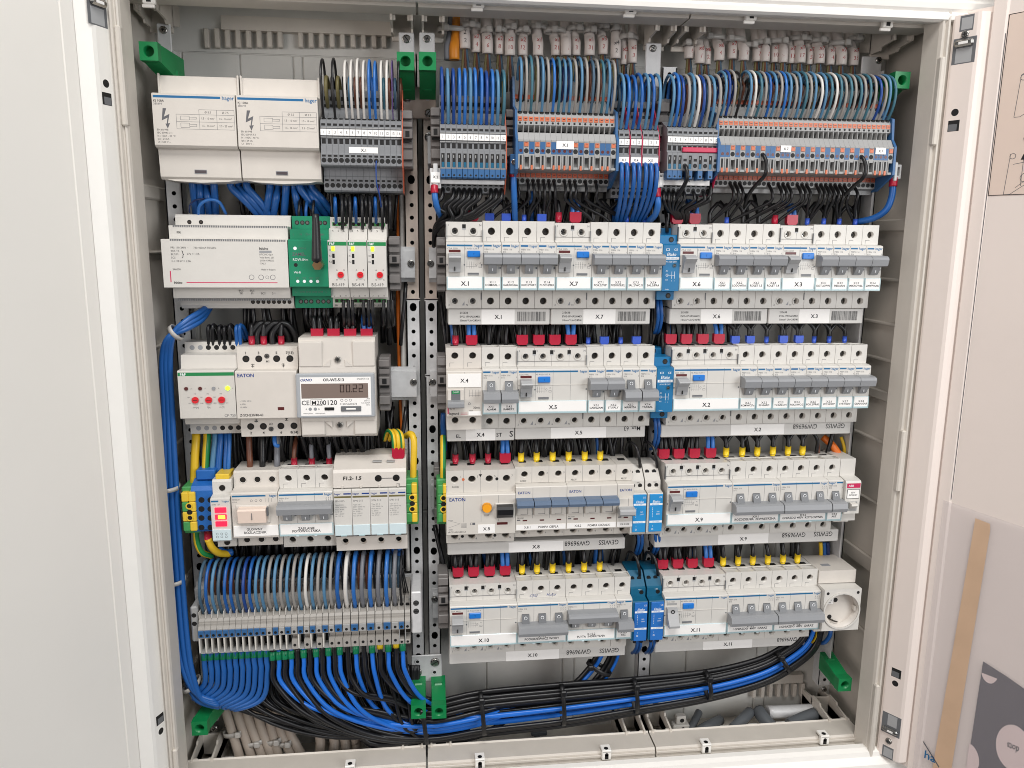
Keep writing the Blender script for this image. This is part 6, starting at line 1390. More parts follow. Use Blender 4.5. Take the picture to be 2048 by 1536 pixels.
# small tag carriers and clamps
t = thing('tag_carrier', 'small metal bracket with the X.2 tag', 'bracket', at(862, 372, .004)); o_ = Vector(t.location) * 1000; b = at(880, 336, .004) * 1000 - o_; g = G(); g.box(-1, b.x + 1, 2, 6, -2, b.z, 'zinc', .5); g.box(2, b.x - 2, 0, 3, -6, b.z + 4, 'zinc', .5); obj('bracket', g, t); g = G(); g.box(0, b.x, -1, 0, 3, b.z - 4, 'label_white', .2); g.text('X.2', b.x / 2, -1.06, b.z / 2, 2.4, 'ink', bold=.015); obj('label_card', g, t)
for px0, px1, py0, py1, lab in ((1314, 1330, 342, 378, 'small metal clamp left of the X.6 card'), (1788, 1808, 325, 362, 'small metal clamp at the right end of strip X.7')):
    a, b = at(px0, py1, .006), at(px1, py0, .006); t = thing('rail_clamp', lab, 'clamp', a); w = (b.x - a.x) * 1000; h = (b.z - a.z) * 1000; g = G(); g.box(0, w * .35, 0, 12, 0, h, 'zinc', .6); g.box(w * .35, w, 3, 10, h * .12, h * .3, 'zinc', .5); g.box(w * .35, w, 3, 10, h * .75, h * .9, 'zinc', .5); g.box(w * .8, w, 2.6, 10.4, h * .12, h * .9, 'zinc', .5); obj('frame', g, t)
a, b = at(1020, 348, .004), at(1036, 308, .004); t = thing('screw_clamp', 'slim blue screw clamp left of the orange strip X.1', 'clamp', a); w = (b.x - a.x) * 1000; h = (b.z - a.z) * 1000; g = G(); g.box(0, w, 0, 20, 0, h, 'strip_blue', .8); obj('body', g, t); o = obj('screw', SCREW_S, t, (w * .0005, 0, h * .0006)); o.scale = (.65, .65, .65)
# ------------------------------------------------------------------ incoming cables at the top, with hand lettering and ties
def sheath(px, pyb, label, txt, m='sheath', r=4.0, Y=.062, lean=0, ink='ink_red', cores=True, wid=None):
    b = at(px, pyb, Y); top = Vector((b.x + lean * .001, Y + .018, .232)); mid = Vector((b.x + lean * .0004, Y + .006, (b.z + .2) / 2 + .01))
    t = thing('cable', label, 'cable', b, 'incoming sheathed cables'); g = G(); g.tube([(p - b) * 1000 for p in spline([b, b + Vector((0, .0005, .012)), mid, top], 5)], r, m, 12); obj('sheath', g, t)
    if txt:
        g = G(); n = len(txt)
        for i, s in enumerate(txt): g.text(s, rnd.uniform(-.4, .4), -r - .08 + .2 * (i == 0), 7 + (n - 1 - i) * 7.5, 3.9, ink, rot=rnd.uniform(-.12, .12), wrap=r * 1.03)
        obj('handwriting', g, t)
    if cores:
        for k, (dx, mm_) in enumerate(((-1.8, 'wire_olive'), (.2, 'wire_brown'), (2.0, 'wire_slate'))):
            g = G(); g.tube(spline([(dx * .6, 1, 2), (dx, 0, -6), (dx * 1.6, -2, -18), (dx * 2, -4, -34)], 3), 1.3, mm_, 6); obj('core', g, t)
tops = [(930, 98, ['2', '2'], 'ink'), (953, 106, ['x2', '4'], 'ink_red'), (975, 108, ['x2', '6'], 'ink_red'), (999, 110, ['x2', '8'], 'ink_red'), (1020, 112, ['x2', '10'], 'ink_red'), (1045, 112, ['x2', '12'], 'ink_red'), (1076, 112, ['x1', '2'], 'ink_red'), (1112, 112, ['x1', '21'], 'ink_red'), (1132, 112, ['x1'], 'ink_red'), (1151, 112, ['x1', '3'], 'ink_red'), (1179, 112, ['x1', '31'], 'ink_red'), (1206, 110, ['x3', '2'], 'ink_red'), (1231, 118, ['x4', '2'], 'ink'), (1248, 130, ['x5', '1'], 'ink_red'), (1265, 127, ['x5', '3'], 'ink_red'),
        (1378, 118, ['x6'], 'ink_red'), (1399, 128, ['x6', '1'], 'ink_red'), (1413, 130, ['x6', '2'], 'ink_red'), (1438, 122, ['x6', '4'], 'ink_red'), (1464, 119, ['x7', '5'], 'ink_red'), (1487, 122, ['x7'], 'ink_red'), (1514, 124, ['x7', '7'], 'ink_red'), (1530, 124, ['x7'], 'ink_red'), (1548, 126, ['x7', '10'], 'ink_red'), (1566, 126, ['x7'], 'ink_red'), (1581, 128, ['x7', '13'], 'ink_red'), (1600, 127, ['x7', '17'], 'ink_red'), (1618, 130, ['x7', '5'], 'ink_red'), (1638, 128, ['x7', '22'], 'ink_red'), (1659, 131, ['x7', '4'], 'ink_red'), (1682, 131, ['x7', '4'], 'ink_red'), (1706, 132, ['x7', '33'], 'ink_red')]
grp = {}
for i, (px, py, tx, ink) in enumerate(tops):
    s = '-'.join(tx); grp[s] = grp.get(s, 0) + 1
    sheath(px, py, '%s grey sheathed cable along the cabinet top, hand-marked %s' % (ORDW[i], ' '.join(tx)), tx, r=5.2 if i not in (13, 14, 17, 22, 24, 27) else 4.4, Y=.058 + .006 * (i % 2), lean=rnd.uniform(-3, 3), ink=ink)
sheath(897, 120, 'dark grey cable beside the orange cable', None, 'sheath_grey', 4.4, .062, lean=6, cores=False); sheath(909, 120, 'single orange cable at the cabinet top', None, 'sheath_orange', 5.0, .058, lean=5, cores=False)
def tie_band(name, label, c, direc, ra, rb, w, m, head=None, side=None):
    """closed strap round a bundle: c centre, direc bundle direction (world), ra/rb half sizes (mm)"""
    d = Vector(direc).normalized(); s = Vector(side or (0, 1, 0)); s = (s - d * s.dot(d)).normalized(); u = d.cross(s)
    t = thing('cable_tie', label, 'cable tie', c, 'cable ties'); g = G(); n = 20; b0 = len(g.v)
    for k, (off, gr) in enumerate(((-w / 2, 0), (w / 2, 0), (w / 2, .9), (-w / 2, .9))):
        for i in range(n):
            a = 2 * math.pi * i / n; p = u * ((ra + gr) * math.cos(a)) + s * ((rb + gr) * math.sin(a)) + d * off; g.v.append(tuple(p))
    for k in range(4):
        k2 = (k + 1) % 4
        for i in range(n): g.face([b0 + k * n + i, b0 + k * n + (i + 1) % n, b0 + k2 * n + (i + 1) % n, b0 + k2 * n + i], m, True)
    obj('strap', g, t)
    if head:
        g = G(); p = u * (head[0] * ra) - s * (rb + 1.5); hs = head[1]; g.box(p.x - hs, p.x + hs, p.y - hs * .7, p.y + hs * .7, p.z - hs, p.z + hs, m, hs * .35); obj('lock', g, t)
for i, (px, py, ra) in enumerate([(903, 60, 13), (942, 52, 9), (975, 62, 6), (1001, 62, 6), (1021, 56, 6), (1046, 62, 7), (1076, 55, 8), (1110, 62, 10), (1152, 58, 8), (1180, 62, 6), (1207, 54, 6), (1232, 58, 5), (1258, 75, 9), (1378, 88, 6), (1425, 76, 15), (1468, 80, 11), (1497, 92, 9), (1523, 86, 9), (1556, 84, 10), (1601, 78, 11), (1638, 82, 9), (1680, 88, 11), (1712, 78, 7)]):
    tie_band('cable_tie', '%s clear tie round the upper cables, counted from the orange cable' % ORDW[i], at(px, py, .061), (0, 0, 1), ra, 7.0, 4.6, 'tie_clear', (rnd.uniform(-.4, .6), 3.0))

# ------------------------------------------------------------------ wiring of the left field
def tangle_px(P, r, m): tangle([at(*q) for q in P], r, m)
def pw(label, P, r, m, n=5): return wire(label, [at(*q) for q in P], r, m, n=n)
kj = [(385, 360, 392, 432), (398, 362, 404, 432), (412, 364, 420, 434), (428, 364, 432, 436), (462, 366, 520, 436), (478, 366, 532, 436), (494, 366, 545, 437), (540, 368, 531, 437), (556, 368, 546, 438), (572, 368, 568, 438), (588, 368, 600, 438), (612, 368, 655, 436), (600, 368, 640, 438), (624, 366, 668, 432)]
for i, (a, b, c, d) in enumerate(kj):
    pw('%s thick blue wire below the distribution blocks' % ORDW[i], [(a, b - 10, .036), (a, b + 8, .034 + .004 * (i % 3)), ((a * 2 + c) / 3, (b * 2 + d) / 3 + 4, .036), ((a + 2 * c) / 3, (b + 2 * d) / 3, .040), (c, d, .05), (c + 3, d + 16, .056)], 3.4, 'wire_blue')
pw('thin blue wire bowing above the power supply', [(397, 432, .032), (399, 412, .026), (416, 400, .024), (438, 404, .026), (452, 428, .036)], 1.5, 'wire_bright'); pw('thin dark blue wire bowing above the power supply', [(379, 425, .036), (380, 410, .03), (392, 400, .03), (410, 398, .034), (424, 402, .04)], .8, 'wire_navy')
for i, px in enumerate((675, 715, 755)):
    nm = ('leftmost', 'middle', 'rightmost')[i]
    for k, (dx, h, m) in enumerate(((-3, 396, 'wire_blue'), (10, 392, 'wire_black'), (18, 396, 'wire_black'), (26, 394, 'wire_black'))):
        q = px + dx; pw('%s %s wire arching above the %s relay with red knob' % (ORDW[k], CNAME[m], nm), [(q, 458 if k in (1, 3) else 446, .015 if k in (1, 3) else .022), (q, 436, .010 if k in (1, 3) else .018), (q - 1, (h + 420) / 2, .010), (q - 2, h, .020), (q - 3, h + 12, .036), (q - 3, h + 50, .045)], 1.5, m)
    for k, (dx, m) in enumerate(((12, 'wire_black'), (22, 'wire_black'), (30, 'wire_black'))):
        q = px + dx; pw('%s black wire looping below the %s relay with red knob' % (ORDW[k], nm), [(q, 600, .012), (q, 618, .01), (q + 1, 636, .012), (q + 1, 650 + 3 * (k % 2), .022), (q - 2, 648, .036), (q - 4, 620, .045)], 1.6, m)
for i in range(6): q = 612 + i * 9; tangle_px([(q, 612, .03), (q, 632, .028), (q + 3, 645, .034), (q + 8, 655, .05)], 1.6, 'wire_black')
for i in range(3): q = 598 + i * 14; tangle_px([(q, 436, .03), (q, 418, .028), (q + 2, 402, .034), (q + 3, 396, .05)], 1.5, 'wire_blue' if i == 1 else 'wire_black')
def lferr(px, py, kind, wm, label, Y, up, size=1.0, z=None):
    p = at(px, py, Y * .001); return fwire(px, py, p.z * 1000, kind, wm, label, Y=Y, up=up, size=size)
for i, (px, wm) in enumerate(((635, 'wire_black'), (668, 'wire_black'), (701, 'wire_black'), (734, 'wire_blue'))): lferr(px, 678, 'R2', wm, '%s of four red double ferrules standing on the energy meter' % ORD[i], 22, 22)
for i, px in enumerate((504, 528, 563)): lferr(px, 691, 'R1', 'wire_black', '%s of three dark red ferrules on the contactor' % ORD[i], 28, 20, .95)
for i, (a, b) in enumerate(((503, 545), (515, 560), (529, 575), (545, 590))): pw('%s thick black wire arching over the contactor' % ORDW[i], [(a, 690, .03), (a, 668, .03), ((a * 3 + b) / 4, 652, .032), ((a + b) / 2, 646, .034), ((a + 3 * b) / 4, 652, .036), (b, 670, .04), (b + 4, 690, .046)], 3.0, 'wire_black')
for i, (a, h, m) in enumerate(((414, 652, 'wire_black'), (423, 650, 'wire_black'), (436, 652, 'wire_black'), (446, 654, 'wire_black'), (457, 650, 'wire_black'), (470, 652, 'wire_blue'), (477, 650, 'wire_blue'))):
    pw('%s %s wire arching over the voltage monitor' % (ORDW[i], CNAME[m]), [(a + 4, 694, .03), (a + 3, 676, .028), (a + 2, h + 6, .026), (a + 5, h, .03), (a + 12, h + 8, .036), (a + 20, h + 28, .044)], 1.8, m)
for i, (a, b, r, m, c) in enumerate(((392, 388, 4.0, 'wire_yellow', 990), (414, 410, 3.6, 'wire_earth', 985), (430, 424, 2.8, 'wire_steel', 965), (441, 436, 3.2, 'wire_blue', 965), (452, 450, 2.0, 'wire_blue', 955), (459, 457, 2.0, 'wire_bright', 955), (498, 500, 3.0, 'wire_brown', 942), (525, 525, 3.0, 'wire_black', 942), (554, 554, 3.0, 'wire_darkgrey', 942))):
    pw('%s %s wire dropping from the voltage monitor to the main switch row' % (ORDW[i], CNAME[m]), [(a, 862, .04), (a, 880, .034), ((a + b) / 2, 910, .03), (b, c - 18, .028), (b, c, .03)], r, m)
pw('short blue wire stub below the contactor', [(549, 868, .028), (549, 880, .022), (551, 890, .02), (557, 892, .022)], 2.0, 'wire_bright')
for i, (px, m) in enumerate(((589, 'wire_brown'), (624, 'wire_darkgrey'), (659, 'wire_darkgrey'))): lferr(px, 934, 'R1', m, '%s wire with red ferrule above the ZASILANIE breaker, %s of three' % (CNAME[m], ORD[i]), 29, 30, .95)
for i in range(8): q = 610 + i * 16; tangle_px([(q - 6, 872, .03), (q - 2, 888, .034), (q + 6, 910, .04), (q + 12, 925, .05)], 2.4, 'wire_black')
for i, (a, m) in enumerate(((788, 'wire_earth'), (797, 'wire_yellow'), (805, 'wire_earth'))): pw('%s %s wire looping into the surge arrester' % (ORDW[i], CNAME[m]), [(a, 904, .022), (a, 886, .02), (a - 3, 868, .024), (a - 12, 862, .034), (a - 18, 880, .044)], 2.3, m)
lferr(797, 916, 'R2', 'wire_earth', 'red double ferrule on top of the surge arrester', 22, 8, 1.1)
pw('yellow wire dropping to the earth terminals beside the surge arrester', [(812, 872, .034), (822, 868, .026), (828, 884, .02), (827, 930, .018), (826, 972, .018)], 3.4, 'wire_yellow'); pw('green-yellow wire dropping to the earth terminals beside breaker X.8', [(886, 872, .034), (886, 900, .024), (886, 935, .02), (886, 965, .02)], 3.0, 'wire_earth'); pw('blue wire behind the rail beside breaker X.4', [(887, 826, .04), (886, 850, .04), (888, 880, .042), (889, 900, .046)], 2.8, 'wire_blue')
pw('long orange cable along the left side of the centre uprights', [(796, 372, .062), (797, 450, .066), (796, 600, .066), (800, 760, .066), (806, 900, .066), (812, 1100, .068)], 2.2, 'wire_orange', 4); pw('long white cable along the left side of the centre uprights', [(803, 372, .06), (805, 450, .062), (806, 600, .062), (808, 760, .062), (812, 900, .062), (815, 1040, .06), (817, 1140, .058)], 3.0, 'wire_white', 4)
pw('green wire curling under the blue neutral block', [(391, 1060, .02), (394, 1085, .02), (404, 1105, .022), (424, 1112, .03)], 3.2, 'wire_earth'); pw('yellow wire curling under the blue neutral block', [(416, 1078, .014), (424, 1095, .016), (438, 1106, .022), (458, 1108, .032)], 3.6, 'wire_yellow'); pw('thick blue wire stub under the main switch', [(436, 1098, .03), (450, 1106, .03), (464, 1104, .034)], 4.0, 'wire_blue')
lferr(417, 1084, 'R1', 'wire_red', 'red ferrule under the blue neutral block', 16, 8, 1.15)
for i, q in enumerate((789, 799)): pw('rounded blue wire end %s under the surge arrester' % ('one', 'two')[i], [(q, 1080, .034), (q, 1096, .03), (q + 1, 1106 + 3 * i, .03)], 3.6, 'wire_blue')
# relay leads
for i, (px, py, l) in enumerate(((1314, 600, 'the top relay'), (1309, 832, 'the second-row relay'), (1275, 1058, 'the left relay of the third row'), (1309, 1058, 'the right relay of the third row'), (1272, 1272, 'the left relay of the bottom row'), (1299, 1272, 'the right relay of the bottom row'))):
    for k in (0, 1): q = px + k * 7; dn = 62 if i < 2 else (46 if i < 4 else 30); pw('blue wire %s hanging below %s' % ('one' if k == 0 else 'two', l), [(q, py, .028), (q + 2, py + dn * .3, .024), (q + 2, py + dn * .65, .026), (q - 3, py + dn, .036), (q - 8, py + dn + 4, .05)], 1.8, 'wire_blue')
for i, (px, py, l) in enumerate(((1274, 930, 'the left third-row relay'), (1308, 930, 'the right third-row relay'), (1274, 1150, 'the left bottom-row relay'), (1310, 1150, 'the right bottom-row relay'))):
    pw('black wire arching into %s' % l, [(px + 6, py + 4, .022), (px + 4, py - 14, .018), (px - 2, py - 36, .022), (px - 16, py - 46, .032), (px - 22, py - 30, .046)], 1.6, 'wire_black'); t_ = None
pw('black wire beside the top relay', [(1334, 465, .03), (1334, 450, .03), (1332, 430, .034), (1330, 415, .05)], 1.8, 'wire_black'); pw('black wire beside the second-row relay', [(1326, 708, .03), (1326, 690, .03), (1325, 664, .034), (1324, 652, .05)], 1.8, 'wire_black')
pw('orange cable end on the narrow module at the right', [(1646, 874, .05), (1664, 890, .042), (1676, 908, .036), (1682, 930, .036)], 4.2, 'wire_orange'); pw('yellow wire beside the orange cable end', [(1682, 874, .05), (1688, 894, .045), (1688, 912, .045)], 1.8, 'wire_yellow'); pw('brown wire left of the orange cable end', [(1634, 876, .05), (1636, 896, .042), (1637, 910, .04)], 2.0, 'wire_brown')
for i, (px, m) in enumerate(((1641, 'wire_yellow'), (1648, 'wire_blue'), (1655, 'wire_navy'))): pw('%s wire running down behind the X.9 busbar end' % CNAME[m], [(px, 1085, .05), (px + 1, 1105, .05), (px - 1, 1130, .052)], 2.2, m)
pw('green-yellow wire looping under the rail socket', [(1634, 1258, .03), (1634, 1272, .028), (1626, 1284, .03), (1618, 1278, .036)], 2.4, 'wire_earth'); pw('blue wire looping under the rail socket', [(1661, 1254, .03), (1660, 1270, .028), (1650, 1284, .032), (1640, 1286, .04)], 2.4, 'wire_blue')

# ------------------------------------------------------------------ left blue loom: from the bottom strip up the side wall
def gpx(i): return gx[i][0] + 6, 1306 - i * .7
def green_ferrule(t, o, P, r, m):
    g = G(); g.tube([(p - o) * 1000 for p in P], r, m, 12); obj('ferrule', g, t)
for i in range(11):
    fx, fy = gpx(i); col, row_ = i % 3, i // 3; ox = (col - 1) * 10; oy = .0045 * row_
    low = 1352 + i * 2.6
    pts = [(fx, fy - 8, .012), (fx, fy + 20, .010), (fx + 2, fy + 42, .010), (fx - 1 - i * .6, low + 18, .012), (fx - 22 - i * 3.6, low + 44 - i * .4, .014), (430 + i * 3, 1402 + (i % 4) * 4, .012 + oy), (398 + ox * .4, 1388 + (i % 4) * 4, .008 + oy), (378 + ox * .8, 1350, .006 + oy), (366 + ox, 1290, .008 + oy), (354 + ox, 1150, .014 + oy), (343 + ox, 980, .016 + oy), (336 + ox * .8, 820, .018 + oy), (332 + ox * .8, 720, .014 + oy), (342 + ox * .5, 672 - ox * .3, .008 + oy), (372, 650 - ox * .8, .012 + oy), (404, 630 - ox * .9, .026 + oy), (424, 606 - ox * .3, .045 + oy)]
    P = [at(*q) for q in pts]; o = P[0]; t = thing('loom_wire', 'blue wire with green ferrule, %s from the wall in the left loom' % ORD[i], 'wire', o, 'blue wires of the left loom')
    g = G(); wire_mesh(g, P, o, 2.75, 'wire_blue', 5, 9); obj('wire', g, t); green_ferrule(t, o, [at(fx, fy - 6, .012), at(fx, fy, .012), at(fx, fy + 14, .0105)], 3.2, 'ferrule_green')
for i, (px, py, d, l) in enumerate(((352, 665, (.8, 0, .62), 'where it bends'), (338, 975, (.04, 0, -1), 'beside the blue neutral block'), (350, 1160, (.05, 0, -1), 'beside the bottom strip'), (362, 1302, (.1, 0, -1), 'near the cabinet floor'), (384, 1368, (.6, 0, -1), 'in the lowest bend'))):
    tie_band('cable_tie', 'clear tie round the blue loom %s' % l, at(px, py, .018 if i else .015), d, 9.4 if i else 7.6, 11.5 if i else 9.0, 4.0, 'tie_clear')

# ------------------------------------------------------------------ bottom loom
CLN = [(640, 1436), (740, 1460), (850, 1447), (965, 1427), (1125, 1410), (1270, 1392), (1415, 1371), (1520, 1344), (1580, 1312), (1614, 1282), (1630, 1240)]
HT = [14, 34, 46, 50, 48, 40, 33, 30, 28, 26, 22]
def track(o, dY, k0=1, k1=None):
    out = []
    for k in range(k0, len(CLN) if k1 is None else k1):
        a = CLN[max(0, k - 1)]; b = CLN[min(len(CLN) - 1, k + 1)]; d = Vector((b[0] - a[0], b[1] - a[1])).normalized(); p = Vector((-d.y, d.x))
        out.append((CLN[k][0] + p.x * o * HT[k] * .86, CLN[k][1] + p.y * o * HT[k] * .86, .027 + dY))
    return out
branch = [(1150, 1382), (1185, 1352), (1208, 1318), (1218, 1290), (1222, 1262)]
BL = []
for n_, i in enumerate(range(11, 31)):
    blue = i % 2 == 0 if i not in (11, 12) else i == 12
    X = gx[i][0] + (6 if i < 22 else 2); y0 = 1306 - (i - 11) * 1.0
    q = (i - 11) / 19.0; o = ((.16 + .30 * ((n_ // 2) % 3) / 2) if blue else ((-.95 + .23 * ((n_ // 2) % 5)) if i > 16 else (.78 + .1 * (n_ % 3))))
    dY = -.006 + .005 * ((n_ // 2) % 3) + (.013 if i in (14, 18, 26) else 0) if blue else (.004 * (n_ % 3))
    kstart = 2 if i < 27 else 3
    dn = 1335 + (1 - q) * 22
    ent = track(o, dY, kstart)
    bx, by = ent[0][0], ent[0][1]
    pts = [(X, y0 - 6, .010), (X + 1, y0 + 22, .008), (X + 6, dn + 10, .006), (X + (bx - X) * .22 + 2, dn + (by - dn) * .55 + 6, .006 if i < 24 else .018), (X + (bx - X) * .58, by - 10 + 6 * o - (by - dn) * .05, .019 if i < 24 else .027)] + ent
    if i in (13, 15, 16, 20, 24, 27): pts = pts[:5] + track(o, dY, kstart, 4) + [(1060, 1404, .040)] + [(bx_ + (n_ % 7 - 3) * 6.5, by_ + (n_ % 7 - 3) * 4, .034 + .003 * (n_ % 3)) for bx_, by_ in branch]
    P = [at(*v) for v in pts]; col = 'loom_blue' if blue else 'wire_black'
    t = thing('loom_wire', '%s loom wire from the %s block of the bottom strip' % ('bright blue' if blue else 'black', ORDW[i]), 'wire', P[0], 'wires of the bottom loom'); g = G(); wire_mesh(g, P, P[0], 2.5 if not blue else 2.35, col, 5, 9); obj('wire', g, t)
    if blue or i in (11, 13): green_ferrule(t, P[0], [at(X, y0 - 4, .010), at(X, y0 + 4, .010), at(X + .6, y0 + 14, .0088)], 3.3, 'ferrule_green')
    elif i in (27, 29): green_ferrule(t, P[0], [at(X, y0 - 4, .010), at(X, y0 + 6, .010)], 3.4, 'ferrule_yellow')
for n_ in range(13):          # more black conductors filling the loom, coming from behind the uprights
    o = (-1.0, -.78, -.56, -.34, -.12, .10, .84, 1.0, -.89, -.67, -.45, -.23, -.01, .45, .6)[n_]; dY = (.0, -.002, -.004, -.005, -.004, -.002, .004, .008, .008, .006, .004, .004, .005, -.005, -.004)[n_]
    ent = track(o, dY, 1 if n_ in (6, 7) else 2)
    pre = [(800 + n_ * 3, 1330, .05), (812 + n_ * 2, 1385, .044)] if n_ not in (6, 7) else [(600 + n_ * 6, 1330, .04), (640 + n_ * 6, 1400, .032)]
    pts = pre + ent; 
    if n_ in (1, 4): pts = pre + track(o, dY, 2, 4) + [(1060, 1398, .040)] + [(a + (n_ - 2.5) * 9, b + (n_ - 2.5) * 6, .034) for a, b in branch]
    P = [at(*v) for v in pts]; wire('%s %s loom wire from behind the uprights' % (ORDW[n_], 'black' if n_ < 13 else 'blue'), P, 2.6, 'wire_black' if n_ < 13 else 'wire_bright', n=5, sides=9)
for n_ in range(44):         # dense fan of thin black wires behind the coloured ones
    x0 = 432 + n_ * 8.8; t_ = n_ / 44; dd = .004 * (n_ % 3); dx = 850 - x0; lo = 8 * (n_ % 4)
    P = [at(x0, 1306, .024 + dd), at(x0 + 4, 1350, .022 + dd), at(x0 + 14, 1392 + 12 * (1 - t_), .020 + dd), at(x0 + dx * .26 + 8, 1440 - 14 * t_ + lo * .7, .021 + dd), at(x0 + dx * .62, 1468 - 16 * t_ + lo * .4, .024 + dd), at(850, 1478 - (n_ % 9) * 8, .028 + dd), at(940, 1466 - (n_ % 9) * 8, .032 + dd)]
    tangle(P, 2.0, 'wire_black', 5, 7)
for n_ in range(3): 
    x0 = 788 + n_ * 9; wire('flat black cable %s beside the joining plate' % ('one', 'two', 'three')[n_], [at(x0, 1300, .03), at(x0 + 1, 1340, .034), at(x0 + 2, 1400, .038), at(x0 + 4, 1440, .04)], 3.6, 'wire_black')
for i, k in enumerate((2, 3, 4, 5, 6)):
    a, b = at(*CLN[k - 1], .02), at(*CLN[k + 1], .02); sc = (.5 if k != 2 else .52); tie_band('cable_tie', 'black tie round the bottom loom, %s from the green brackets' % ORD[i], at(CLN[k][0], CLN[k][1], .022), b - a, HT[k] * sc, 10.5, 4.6, 'tie_black', (.9, 3.2))
a, b = at(1540, 1338, .02), at(1590, 1306, .02); tie_band('cable_tie', 'black tie where the bottom loom turns upward', at(1566, 1324, .022), b - a, 14.5, 10, 4.6, 'tie_black', (.9, 3)); a, b = at(1185, 1352, .03), at(1212, 1310, .03); tie_band('cable_tie', 'black tie round the branch rising under breaker X.10.2', at(1198, 1336, .030), b - a, 15, 9, 4.4, 'tie_black', (.9, 3))
# grey cables leaving through the floor at the left
for i, (xa, ya, xb, yb) in enumerate(((452, 1420, 484, 1530), (474, 1422, 508, 1530), (497, 1436, 530, 1528), (520, 1446, 548, 1526), (543, 1456, 560, 1524), (562, 1462, 586, 1520), (580, 1464, 606, 1518), (640, 1476, 640, 1515), (668, 1478, 668, 1513), (690, 1480, 692, 1511), (712, 1481, 714, 1510))):
    wire('grey sheathed cable leaving through the floor, %s from the left' % ORD[i], [at(xa - 12, ya - 60, .064), at(xa, ya, .058), at((xa + xb) / 2, (ya + yb) / 2, .054), at(xb, yb, .052), at(xb + 6, yb + 40, .052)], 5.0 if i < 7 else 5.4, 'sheath_warm', 'cable', 'cable', 'cables leaving through the floor', n=4, sides=12)
for i, (px, py, ra) in enumerate(((470, 1463, 12), (508, 1482, 12), (548, 1478, 10), (571, 1482, 9))): tie_band('cable_tie', 'pale tie round the floor cables, %s from the left' % ORD[i], at(px, py, .056), (.2, 0, -1), ra, 6.6, 5.0, 'tie_clear', (.4, 3.2))

# ------------------------------------------------------------------ green cover holders
def holder(px, py, dx, dz, label, Yf=7.0, h=7.8):
    p = at(px, py, Yf * .001); t = thing('cover_holder', label, 'bracket', (p.x, Yf * .001, p.z), 'green cover brackets')
    g = G(); g.plate(-h, h, -h, h, 0, 9, 'green_holder', (0, 0, 4.7), 'green_holder', 20)
    g.quad([(-h, 9, -h), (h, 9, -h), (h, 9, h), (-h, 9, h)], 'green_holder'); obj('head', g, t)
    g = G(); f = [(-h + .4, 9, -h + .4), (h - .4, 9, -h + .4), (h - .4, 9, h - .4), (-h + .4, 9, h - .4)]; b = [(-h + dx, 44, -h + dz), (h + dx, 44, -h + dz), (h + dx, 44, h + dz * .35), (-h + dx, 44, h + dz * .35)]
    if dz > 0: b = [(-h + dx, 44, -h + dz * .35), (h + dx, 44, -h + dz * .35), (h + dx, 44, h + dz), (-h + dx, 44, h + dz)]
    n = len(g.v); g.v += f + b
    for q in ((0, 1, 5, 4), (1, 2, 6, 5), (2, 3, 7, 6), (3, 0, 4, 7), (4, 5, 6, 7)): g.face([n + i for i in q], 'green_holder')
    for s in (-1, 1):
        for k in (-3, 1.5): g.quad([(s * (h + .3), 12, k), (s * (h + .3) + dx * .8, 38, k + dz * .5), (s * (h + .3) + dx * .8, 38, k + 2 + dz * .5), (s * (h + .3), 12, k + 2)], 'green_holder')
    g.box(-h * .7 + dx, h * .7 + dx, 30, 48, dz * .6 - 9 if dz < 0 else dz * .6, dz * .6 if dz < 0 else dz * .6 + 9, 'green_holder', 1.5); obj('arm', g, t)
holder(297, 102, 9, -14, 'green bracket at the upper left corner beside the white door'); holder(811, 122, 0, -18, 'green bracket above the joining plate, over the fourteen-block strip side'); holder(855, 122, 0, -18, 'green bracket above the joining plate, beside the orange cable'); holder(1805, 160, -6, -20, 'green bracket beside the end of strip X.7')
holder(399, 1457, 8, 4, 'green bracket on the floor beside the blue loom'); holder(837, 1424, 0, 8, 'green bracket under the lower joining plate, on the side of the blue loom wires'); holder(878, 1424, 0, 8, 'green bracket under the lower joining plate, on the side of breaker X.10'); holder(1690, 1370, 0, 8, 'green bracket at the lower right beside the cabinet wall')

# ------------------------------------------------------------------ offcuts lying in the lower trough
def junk(name, label, cat, P, r, m, n=6): return wire(label, [at(*q) for q in P], r, m, cat, name, None, n, 10)
junk('conduit_piece', 'grey plastic offcut lying leftmost in the lower right trough', 'offcut', [(1372, 1472, .05), (1386, 1448, .06), (1398, 1424, .075)], [4.5] * 13, 'conduit_grey'); junk('conduit_piece', 'dark grey clip lying flat in the lower right trough', 'offcut', [(1398, 1462, .05), (1420, 1450, .055), (1440, 1440, .07)], 6.0, 'conduit_grey')
junk('conduit_piece', 'short grey conduit leaning in the lower right trough', 'offcut', [(1466, 1458, .045), (1484, 1440, .055), (1500, 1424, .07)], 6.5, 'conduit_grey'); junk('conduit_piece', 'dark tool handle end lying in the lower right trough', 'offcut', [(1516, 1420, .07), (1530, 1440, .055), (1545, 1456, .045)], 8.0, 'conduit_grey'); junk('metal_tube', 'silver metal tube lying across the lower right trough', 'tube', [(1535, 1424, .066), (1590, 1422, .066), (1632, 1420, .066)], 7.5, 'zinc'); junk('conduit_piece', 'dark grey rounded clip under the silver tube', 'offcut', [(1578, 1450, .045), (1604, 1438, .05), (1630, 1428, .055)], 7.5, 'conduit_grey')
p = at(1362, 1452, .055); t = thing('mounting_clip', 'small white plastic clip in the lower right trough', 'clip', p); g = G(); g.box(-6, 6, 0, 8, 2, 12, 'pale_plastic', 1); g.box(-10, 10, -2, 10, -6, 2, 'pale_plastic', 1); g.cyl((1, -.2, 7), 2.6, .6, 'hole_black', 'y', 12); g.cyl((2, -2.2, -2), 1.8, .4, 'hole_black', 'y', 12); obj('body', g, t)
